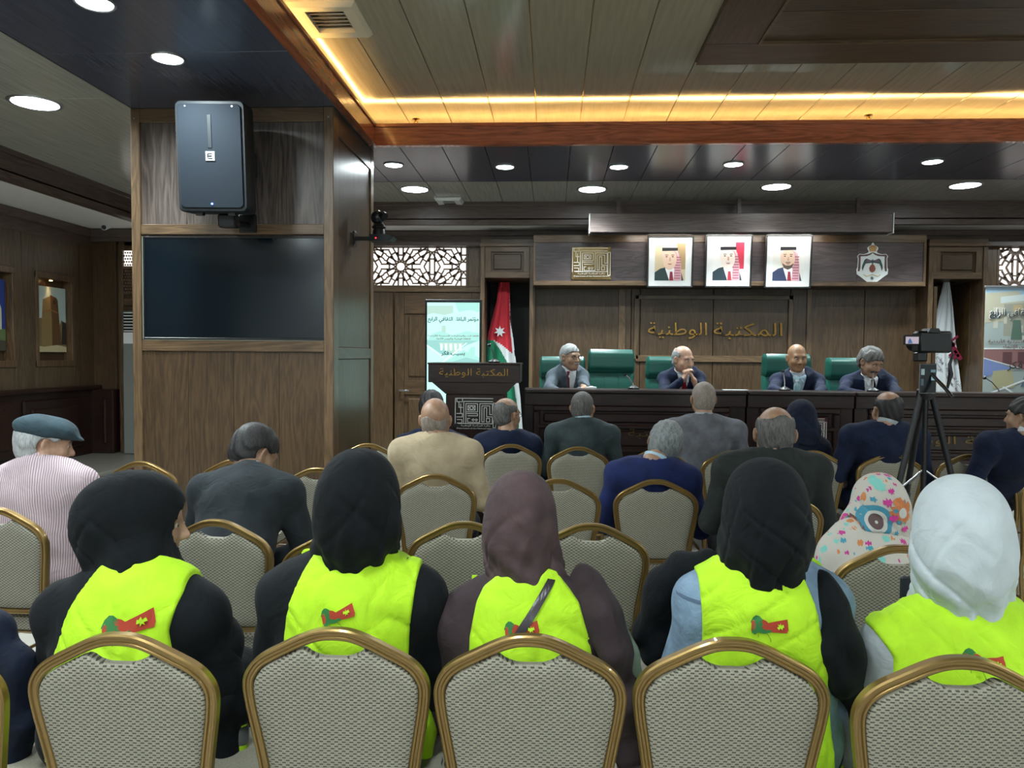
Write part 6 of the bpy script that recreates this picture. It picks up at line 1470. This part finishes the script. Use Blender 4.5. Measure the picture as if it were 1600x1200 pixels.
def banquet_chair(loc, rz, label):
    t = thing('banquet_chair', label, 'chair', loc, rz, 'gold framed banquet chairs in the audience')
    half = [(0, .908), (.035, .905), (.07, .893), (.12, .868), (.165, .843), (.19, .818), (.203, .785), (.2, .735), (.188, .66), (.176, .58), (.168, .50), (.166, .44)]
    full = [(-x, z) for x, z in half[::-1]] + half[1:]
    pts = catmull([(x, lean(z), z) for x, z in full], 5)
    prof = [(-.5, -.35), (-.36, -.5), (-.2, -.5), (-.1, -.34), (.1, -.34), (.2, -.5), (.36, -.5), (.5, -.35), (.5, .35), (.36, .5), (-.36, .5), (-.5, .35)]
    MB().tube(pts, .026, prof=prof, up=(0, 1, 0)).build('back_frame', gold, t, True)
    # shaped upholstered panel, with the hand hole left open above it
    inner = [(.0, .852), (.03, .853), (.055, .862), (.075, .872), (.12, .851), (.16, .829), (.18, .806), (.19, .78), (.188, .735), (.176, .66), (.163, .58), (.155, .515), (.1, .505), (0, .502)]
    ring = inner + [(-x, z) for x, z in inner[-2:0:-1]]
    R2 = [Vector((p.x, p.y)) for p in catmull([(x, z, 0) for x, z in ring], 3, True)]
    cz = .69; n = len(R2); V = []; F = []
    lev = [(1.0, 0.0), (.995, .011), (.965, .0165), (.8, .0185), (.5, .02), (.2, .0205)]
    for side in (-1, 1):
        for s_, d_ in lev:
            for q in R2: x, z = q.x * s_, cz + (q.y - cz) * s_; V.append((x, lean(z) + side * d_, z))
    for sd in (0, 1):
        for l in range(len(lev) - 1):
            for k in range(n): a = sd * len(lev) * n + l * n; F.append((a + k, a + (k + 1) % n, a + n + (k + 1) % n, a + n + k))
        a = (sd * len(lev) + len(lev) - 1) * n; F.append(tuple(a + k for k in range(n)))
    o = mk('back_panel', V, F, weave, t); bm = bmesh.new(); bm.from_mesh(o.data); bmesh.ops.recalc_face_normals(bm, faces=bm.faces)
    for f in bm.faces: f.smooth = True
    bm.to_mesh(o.data); bm.free()
    MB().tube(catmull([(-.168, lean(.5), .505), (-.1, lean(.5), .492), (0, lean(.5), .488), (.1, lean(.5), .492), (.168, lean(.5), .505)], 4), .022, prof=prof, up=(0, 1, 0)).build('lower_rail', gold, t, True)
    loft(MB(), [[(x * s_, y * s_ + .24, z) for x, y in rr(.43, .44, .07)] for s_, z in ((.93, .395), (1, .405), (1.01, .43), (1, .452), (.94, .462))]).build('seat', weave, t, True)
    MB().box((-.2, .04, .375), (.2, .44, .398), .01).build('seat_frame', gold, t)
    for e in (-1, 1):
        MB().tube([(e * .166, lean(.44), .45), (e * .17, .01, .36), (e * .182, -.05, .01)], [.0125, .012, .011], 8).build('leg', gold, t, True)
        MB().tube([(e * .185, .42, .38), (e * .19, .44, .01)], .0125, 8).build('leg', gold, t, True)
        MB().tube([(e * .176, -.02, .2), (e * .188, .43, .2)], .008, 8).build('stretcher', gold, t, True)
    MB().tube([(-.17, -.0, .3), (.17, -.0, .3)], .008, 8).build('stretcher', gold, t, True)
    return t
CH = {}; proto_chair = None
def chair(key, px, py, label, rz=0.0):
    global proto_chair
    p = atz(px, py, CH_Z); loc = (p.x, p.y + .06, 0)
    if proto_chair is None: proto_chair = o = banquet_chair(loc, R(rz), label)
    else: o = dup(proto_chair, loc, R(rz), label)
    CH[key] = Vector(loc); return o
chair('F0', -150, 990, 'gold framed banquet chair cut by the left edge, nearest row')
chair('F1', 185, 990, 'nearest row banquet chair behind the woman turning her face to the right')
chair('F2', 522, 982, 'nearest row banquet chair behind the tallest woman in black headscarf')
chair('F3', 828, 992, 'nearest row banquet chair behind the woman in mauve headscarf')
chair('F4', 1146, 998, 'nearest row banquet chair behind the woman with denim sleeves')
chair('F5', 1505, 1026, 'nearest row banquet chair behind the woman in white headscarf')
chair('E0', -5, 793, 'banquet chair behind the man in flat cap at the left edge', -6)
chair('E1', 338, 812, 'second row banquet chair behind the bowed man in dark suit', -4)
chair('E2', 532, 832, 'second row banquet chair hidden behind the tallest woman')
chair('E3', 724, 815, 'second row banquet chair left of the mauve headscarf', 3)
chair('E4', 925, 818, 'second row banquet chair right of the mauve headscarf', -2)
chair('E5', 1196, 852, 'second row banquet chair almost hidden by the second black headscarf')
chair('E6', 1405, 852, 'second row banquet chair behind the flowered headscarf', 2)
chair('D0', 220, 721, 'empty banquet chair beside the ledge, left of the bowed man', -3)
chair('D9', 366, 718, 'banquet chair in front of the bowed man, by the pillar')
chair('D1', 496, 731, 'empty banquet chair right of the bowed man, by the pillar')
chair('D2', 680, 741, 'banquet chair behind the man in beige jacket')
chair('D3', 873, 748, 'empty banquet chair between beige jacket and tilted grey head')
chair('D4', 1026, 749, 'banquet chair behind the tilted grey haired man in blue suit')
chair('D5', 1215, 768, 'banquet chair behind the large bald man in dark plaid suit')
chair('D6', 1662, 738, 'banquet chair cut by the right edge, middle rows')
chair('A1', 575, 693, 'front row banquet chair at the corner of the pillar')
chair('A9', 684, 693, 'front row banquet chair hidden behind the beige jacket')
chair('A2', 799, 694, 'front row banquet chair behind the navy suited man facing right')
chair('A3', 904, 698, 'front row banquet chair behind the man in green grey suit')
chair('A4', 1027, 702, 'front row banquet chair behind the tilted grey head')
chair('A5', 1147, 704, 'front row banquet chair below the wide grey suited man')
chair('A6', 1271, 704, 'front row banquet chair behind the navy headscarf')
chair('A7', 1393, 708, 'front row banquet chair behind the tripod')
chair('A8', 1517, 710, 'empty front row banquet chair right of the tripod')
chair('A10', 1642, 712, 'front row banquet chair outside the right edge')

# ---------------------------------------------------------------- people
def sit(ch, dx=0, dy=.2): c = CH[ch]; return (c.x + dx, c.y + dy)
def under(ch, npt, dx, dy): return (npt.x + dx, CH[ch].y + dy)
def at_(px, py, Y): return at(px, py, Y)
# nearest row: volunteers in lime vests
def woman(label, ch, cpx, cpy, Yh, npx, npy, Yn, **kw):
    o = under(ch, at(npx, npy, Yn), kw.pop('dx', 0), kw.pop('dy', .21)); return person(label, o, at(cpx, cpy, Yh), at(npx, npy, Yn), h=kw.pop('h', .0075), collar=None, skirt=kw.pop('skirt', 'black'), **kw)
W1 = woman('woman in black headscarf turning her face right, leftmost lime vest', 'F1', 226, 745, 2.06, 214, 905, 2.0, dx=.01, head=(-66, 8, 0), hs=1.03, sw=.235, top='black', topname='abaya', hijab=('black_h', .8), faceopen=True, bun=1.2, bulk=1.12, skin='skin_pale', h=.005,
           vest=dict(Y=1.86, rows=[(890, 140, 262), (935, 116, 270), (985, 101, 262), (1025, 93, 268), (1100, 112, 262), (1400, 118, 262)], emb=(124, 985, 84, -14), ey=.12))
W2 = woman('tallest woman in black headscarf and lime vest, second from left', 'F2', 562, 710, 2.0, 552, 880, 2.0, head=(-8, 6, -3), sw=.225, top='black', topname='abaya', hijab=('black_h', .9), bun=.8, bulk=1.16,
           vest=dict(Y=1.86, rows=[(868, 482, 640), (900, 466, 645), (950, 448, 641), (1000, 440, 635), (1060, 438, 632), (1400, 438, 632)], emb=(495, 957, 56, -18)))
W3 = woman('woman in mauve headscarf, lime vest and brown cardigan', 'F3', 815, 743, 2.05, 822, 920, 2.02, dx=.0, head=(-6, 3, 0), hs=.9, sw=.215, top='brown', topname='cardigan', hijab=('mauve', 1.1), bun=.3, bulk=1.1,
           vest=dict(Y=1.88, rows=[(912, 775, 872), (930, 752, 890), (950, 742, 906), (1000, 733, 922), (1060, 731, 930), (1400, 730, 935)], emb=(785, 978, 56, -10)))
W4 = woman('woman in black headscarf with denim sleeves and lime vest', 'F4', 1195, 725, 1.98, 1188, 888, 1.98, dx=.02, head=(-3, 6, 0), sw=.2, top='denim', topname='denim_jacket', hijab=('black_h', 1.0), bun=.6, bulk=1.08,
           vest=dict(Y=1.84, rows=[(868, 1108, 1250), (900, 1102, 1262), (950, 1102, 1280), (1000, 1104, 1288), (1060, 1106, 1300), (1400, 1106, 1310)], emb=(1179, 969, 58, 0)))
W5 = woman('woman in white headscarf and lime vest at the right', 'F5', 1502, 752, 1.95, 1502, 960, 1.96, dx=.0, head=(-14, 5, 0), hs=1.04, sw=.23, top='greycloth', topname='blouse', hijab=('white_h', .8), bun=.7, bulk=1.1,
           vest=dict(Y=1.82, rows=[(940, 1380, 1620), (955, 1363, 1640), (1000, 1385, 1640), (1040, 1408, 1630), (1100, 1408, 1630), (1400, 1408, 1640)], emb=(1514, 1018, 62, 6)))
W0 = person('seated figure in dark navy cloak cut by the left edge, nearest row', (at(-185, 600, 2.0).x, CH['F0'].y + .22), at(-190, 735, 2.1), None, sw=.2, top='navy_h', topname='cloak', hijab=('navy_h', .8), skirt='navy_h', bulk=1.15, collar=None, h=.012, hj=.014)
# collar, strap and shawls of the nearest row
t = W3['t']
V_ = W3; S = SDF(); N = V_['N']
S.cap(N + V_['up'] * .012, N - V_['up'] * .012, .098, .112, .03); S.post.append(lambda P, d: np.maximum(np.abs(d) - .004, -(.03 + (P - N) @ V_['up']))); S.mesh('collar', .0065, K['sage'], t)
S5 = SDF(); n5, u5 = W5['N'], W5['up']
S5.cap(n5 + u5 * .0, n5 - u5 * .03, .108, .15, .03); S5.post.append(lambda P, d: np.maximum(np.abs(d) - .005, -(.03 + (P - n5) @ u5)))
q = lambda px, py: (lambda v: (v[0], v[2]))(V_['L'](at(px, py, 1.87)))
decal(V_['vest'], [[q(868, 918), q(856, 914), q(800, 992), q(812, 998)]], -.6, 1, mat('dark leather strap', srgb(52, 46, 50), .35), 'bag_strap', t, .007, 4)
t = W4['t']; I = W4
def shawl(I, pieces, m, name, th=.012, amp=.006, h=.008):
    S = SDF()
    for ps, r in pieces:
        for a, b in zip(ps[:-1], ps[1:]): S.cap(I['L'](at(*a)), I['L'](at(*b)), r, k=.05)
    ph = random.uniform(0, 6); S.post.append(lambda P, d: d + amp * np.sin(P[:, 0] * 60 + 4 * np.sin(P[:, 2] * 12 + ph)) + .4 * fold(P, amp, 40, ph, (.9, .3, .3)))
    return S.mesh(name, h, m, I['t'])
shawl(I, [([(1272, 915, 1.93), (1300, 950, 1.9), (1318, 1000, 1.89), (1322, 1060, 1.9)], .035), ([(1300, 960, 1.92), (1322, 1020, 1.92), (1332, 1090, 1.93)], .022), ([(1290, 925, 1.92), (1298, 1000, 1.88), (1312, 1060, 1.88)], .03), ([(1328, 1088, 1.93), (1333, 1120, 1.93)], .010)], K['black_h'], 'shawl')
shawl(I, [([(1098, 885, 2.02), (1060, 900, 2.05), (1030, 935, 2.08), (1020, 990, 2.1), (1022, 1015, 2.1)], .04), ([(1085, 890, 2.05), (1045, 920, 2.1)], .045)], K['black_h'], 'shawl')
shawl(W0, [([(-40, 930, 2.0), (-5, 985, 1.95), (25, 1040, 1.93), (30, 1130, 1.92), (20, 1230, 1.92)], .035)], K['navy_h'], 'cloak_fold')
shawl(W1, [([(325, 945, 2.05), (350, 1010, 2.02), (356, 1100, 2.0), (352, 1230, 1.98)], .042)], K['black'], 'abaya_fold')
for I_, pts, band in ((W1, [(374, 1070, 2.02), (375, 1230, 2.0)], [(374, 1140, 2.012), (374, 1155, 2.01)]), (W2, [(662, 1085, 2.0), (664, 1140, 2.0), (660, 1220, 2.0)], None), (W4, [(1296, 1115, 1.99), (1306, 1150, 1.98), (1300, 1230, 1.98)], [(1304, 1142, 1.985), (1305, 1166, 1.98)]), (W5, [(1352, 1130, 2.0), (1350, 1230, 2.0)], None)):
    shawl(I_, [(pts, .024)], lime, 'vest_flap', amp=.002)
    if band: shawl(I_, [(band, .027)], K['refl'], 'reflective_band', amp=.001)
# denim seam
q = lambda px, py: (lambda v: (v[0], v[2]))(I['L'](at(px, py, 1.85)))
decal(I['jk'], [[q(1048, 941), q(1100, 948), q(1100, 953), q(1048, 946)]], -.6, 1, mat('denim stitching', srgb(84, 104, 128), .8), 'yoke_seam', t, .003, 3)
# cardigan sides and sage cloth of the mauve one
shawl(W3, [([(925, 915, 2.0), (945, 960, 1.98), (965, 1020, 1.95), (975, 1090, 1.93), (985, 1180, 1.92)], .035), ([(905, 905, 2.0), (935, 960, 1.93), (950, 1020, 1.9)], .028)], K['brown'], 'cardigan_drape')
shawl(W3, [([(962, 965, 2.02), (984, 1020, 2.0), (990, 1060, 1.99)], .018)], K['sage'], 'dress_fold')
p = at(1428, 928, 2.15); t = thing('mobile_phone', 'dark phone held beside the white headscarf', 'phone', p, R(10)); MB().box((-.042, -.005, -.045), (.042, .005, .05), .004).build('phone_case', mat('dark blue phone case', srgb(38, 44, 52), .5), t); MB().box((-.038, .004, -.042), (.038, .0065, .047)).build('screen', M['black'], t)

# second row
def man(label, ch, cpx, cpy, Yh, npx, npy, Yn, **kw):
    o = under(ch, at(npx, npy, Yn), kw.pop('dx', 0), kw.pop('dy', .22)); return person(label, o, at(cpx, cpy, Yh), at(npx, npy, Yn), **kw)
m1 = man('man in blue grey flat cap and pink striped shirt at the left edge', 'E0', 76, 650, 3.25, 68, 724, 3.2, head=(-52, 12, 0), sw=.215, top='striped', topname='striped_shirt', collar='striped', hair='low', hairm='h_white', bulk=1.1, skin='skin_pale', glasses=False, h=.007, legs='trousers')
T = lambda *v: m1['hc'] + m1['Rh'] @ A3(*v)
C = SDF(); C.ell(T(0, -.012, .066), A3(.096, .125, .055), m1['Rh'], .03); C.ell(T(0, -.0, .05), A3(.092, .118, .035), m1['Rh'], .03); C.ell(T(0, .1, .045), A3(.06, .05, .012), m1['Rh'] @ rotm(0, 16, 0), .02)
C.post.append(lambda P, d: np.maximum(d + .003 * np.sin(P[:, 0] * 40) * np.sin(P[:, 1] * 35), .028 - ((P - m1['hc']) @ m1['Rh'])[:, 2]))
cp = C.mesh('flat_cap', .005, K['cap'], m1['t'])
man('bowed man in charcoal suit with dark hair beside the pillar', 'E1', 416, 670, 3.5, 392, 742, 3.34, dx=0, dy=.2, head=(-38, 34, 0), sw=.235, top='charcoal', hair='full', hairm='h_dark', collar='shirtb', bulk=1.12, skin='skin', h=.007)
W7 = person('person in bright flowered headscarf in the second row', (at(1360, 600, 3.0).x, CH['E6'].y + .22), at(1370, 745, 3.12), at(1358, 838, 3.05), head=(-6, 14, 0), hs=.97, sw=.19, top='flower', topname='dress', hijab=('flower', 1.0), bun=1.0, skirt='flower', collar=None, bulk=1.0, h=.01)
# middle row
man('bald man in beige jacket in the middle rows', 'D2', 680, 622, 4.16, 680, 683, 4.12, head=(0, 0, 0), sw=.235, top='beige', hair='stubble', hairm='h_crop', collar=None, bulk=1.1, skin='skin')
man('grey haired man in bright navy suit with head tipped to the right', 'D4', 1048, 661, 4.06, 1022, 722, 4.0, head=(-10, -14, 14), sw=.235, slope=-.01, top='navy2', hair='full', hairm='h_grey', collar='shirtb', bulk=1.06)
man('large bald man with dark fringe in dark plaid suit', 'D5', 1212, 636, 3.8, 1208, 708, 3.75, head=(-12, 2, 0), hs=1.12, sw=.255, top='darkgreen', hair='fringe', hairm='h_salt', collar=None, bulk=1.2, skin='skin')
# front row
man('man in navy suit half hidden behind the bald beige jacket man', 'A9', 674, 611, 5.55, 676, 676, 5.5, dx=0, sw=.26, top='navy', hair='full', hairm='h_dark', collar=None, bulk=1.05, h=.012, hj=.014)
man('balding man in navy suit and glasses facing the podium side', 'A2', 792, 622, 5.5, 792, 676, 5.46, head=(-42, 4, 0), sw=.235, top='navy', hair='fringe', hairm='h_salt', collar=None, glasses=True, h=.009, hj=.012)
man('man in green grey suit with short dark grey hair, front row', 'A3', 910, 612, 5.5, 910, 659, 5.46, head=(-16, 0, 0), sw=.25, top='greengrey', hair='crop', hairm='h_salt', collar='shirtb', glasses=True, h=.009, hj=.012)
man('tall bald man in mid grey suit, front row centre', 'A5', 1100, 597, 5.4, 1100, 653, 5.36, head=(0, 0, 0), sw=.275, top='grey', hair='crop', hairm='h_crop', collar='greycloth', bulk=1.1, h=.009, hj=.012)
person('woman in navy headscarf beside the large bald man', (at(1256, 600, 5.3).x, CH['A6'].y + .22), at(1252, 627, 5.4), at(1256, 682, 5.38), hs=.95, sw=.18, top='navy_h', topname='coat', hijab=('navy_h', .7), skirt='navy_h', collar=None, h=.012, hj=.013)
man('bald crowned man in dark navy suit left of the tripod', 'A7', 1388, 612, 5.2, 1386, 664, 5.15, head=(4, 2, 0), hs=1.04, sw=.265, top='navy', hair='fringe', hairm='h_dark', collar='greycloth', bulk=1.15, h=.009, hj=.012)
man('dark haired man in navy suit cut by the right edge', 'A10', 1606, 622, 4.95, 1606, 680, 4.9, head=(38, 0, 0), sw=.25, top='navy', hair='full', hairm='h_dark', collar='shirtw', bulk=1.12, h=.009, hj=.012)

# ---- the four seated panellists behind the desk, facing the audience
def panel(label, px, cpx, cpy, Yh, npx, npy, Yn, Y=7.42, **kw):
    o = at(px, 600, Y); arms = kw.pop('arms', None)
    return person(label, (o.x, Y), at(cpx, cpy, Yh), at(npx, npy, Yn), rz=math.pi, floor=PZ, seat=.50, h=.006, hj=.009, arms=arms, **kw)
def desk_arms(pxl, pxr, Ye=7.05, Yw=6.82, zz=1.215, dx=.1):
    # +1 = own right-hand side of local x (photo left when facing us)
    a = at(pxl, 600, Ye).x; b = at(pxr, 600, Ye).x
    return {1: ((a, Ye, zz + .02), (a + dx, Yw, zz)), -1: ((b, Ye, zz + .02), (b - dx, Yw, zz))}
mous = lambda r=.007: ('moustache', [(-.026, .092, -.058), (0, .1, -.052), (.026, .092, -.058)], r)
goat = lambda r=.012: ('beard', [(-.03, .07, -.09), (0, .086, -.098), (.03, .07, -.09)], r)
fullb = lambda r=.011: ('beard', [(-.062, .012, -.045), (-.045, .05, -.085), (0, .088, -.1), (.045, .05, -.085), (.062, .012, -.045)], r)
panel('silver haired man in glasses, grey suit and wine tie, leftmost panellist', 884, 891, 538, 7.25, 888, 576, 7.3, head=(40, 4, 0), hs=1.0, sw=.2, top='steel', hair='short', hairm='h_silver', skin='skin', vneck=(0, .055, .3), tie='tie_wine', glasses=True, beard=[mous(), fullb(.009)], arms=desk_arms(858, 915), torso=22)
pc = at(1075, 586, 6.98)
panel('white moustached man in navy suit and red tie with hands clasped', 1066, 1069, 541, 7.1, 1065, 580, 7.2, head=(32, 10, 0), hs=1.02, sw=.215, top='navy', hair='fringe', hairm='h_silver', skin='skin_pale', vneck=(0, .055, .3), tie='tie_red', beard=[mous(.009), goat()],
      arms={1: ((at(1040, 600, 7.0).x, 7.0, 1.2), (pc.x - .045, 6.98, pc.z - .045), ((-.45, 0, 1), (.9, .25, .4), .75)), -1: ((at(1096, 600, 7.0).x, 7.0, 1.2), (pc.x + .055, 6.98, pc.z - .05), ((.5, 0, 1), (-.9, .25, .4), .75))}, torso=10)
panel('bald man in navy jacket and open light blue collar, third panellist', 1246, 1246, 538, 7.15, 1246, 583, 7.22, head=(0, 8, 0), hs=1.03, sw=.235, top='navy', skin='skin_tan', vneck=(0, .06, .3), shirt='shirtb', arms=desk_arms(1208, 1284, dx=.14))
panel('grey haired man in navy suit reading down at the desk, rightmost panellist', 1358, 1367, 545, 7.05, 1357, 586, 7.2, head=(22, 26, 0), hs=1.04, sw=.235, top='navy', hair='wavy', hairm='h_salt', skin='skin', vneck=(0, .06, .3), tie='tie_dark', beard=[('moustache', [(-.022, .094, -.056), (0, .1, -.052), (.022, .094, -.056)], .004)], arms=desk_arms(1318, 1400, dx=.12))
# printed flowers on the bright headscarf
hj = W7['hijab']; L = W7['L']; t = W7['t']
def disc(px, py, r, m, off, n=22, star=None):
    c = L(at(px, py, 3.0)); s = r * 3.0 / FPX
    pts = [(c[0] + s * (1 if not star or k % 2 == 0 else star) * math.cos(2 * math.pi * k / n), c[2] + s * 1.12 * (1 if not star or k % 2 == 0 else star) * math.sin(2 * math.pi * k / n)) for k in range(n)]
    decal(hj, [pts], -.7, 1, m, 'printed_flower', t, off, 3)
fc_ = lambda n, r, g, b: mat('scarf print ' + n, srgb(r, g, b), .8)
teal, brownp, orange, pink, grey_, paleb = fc_('teal', 66, 140, 164), fc_('brown', 96, 76, 74), fc_('orange', 196, 120, 70), fc_('pink', 196, 56, 140), fc_('pale grey', 196, 196, 190), fc_('mint', 128, 200, 190)
disc(1361, 811, 22, teal, .003); disc(1361, 811, 15, grey_, .0045); disc(1360, 810, 10, brownp, .006); disc(1360, 811, 2, grey_, .0075)
disc(1325, 822, 18, brownp, .003); disc(1325, 822, 15, orange, .0045, 28, .55); disc(1325, 822, 5, grey_, .006)
disc(1398, 795, 19, orange, .003, 32, .6); disc(1400, 797, 7, grey_, .0045)
for (px, py, r) in ((1377, 781, 7), (1385, 805, 7), (1404, 822, 6), (1386, 765, 5), (1310, 842, 7), (1302, 860, 6)): disc(px, py, r, pink, .0055, 14, .45)
for (px, py, r) in ((1335, 762, 10), (1350, 752, 8), (1372, 757, 9)): disc(px, py, r, paleb, .003, 16, .7)
for k in range(12): disc(1361 + 33 * math.cos(k * .52), 811 + 33 * math.sin(k * .52), 4.5, teal, .0035, 10, .5)
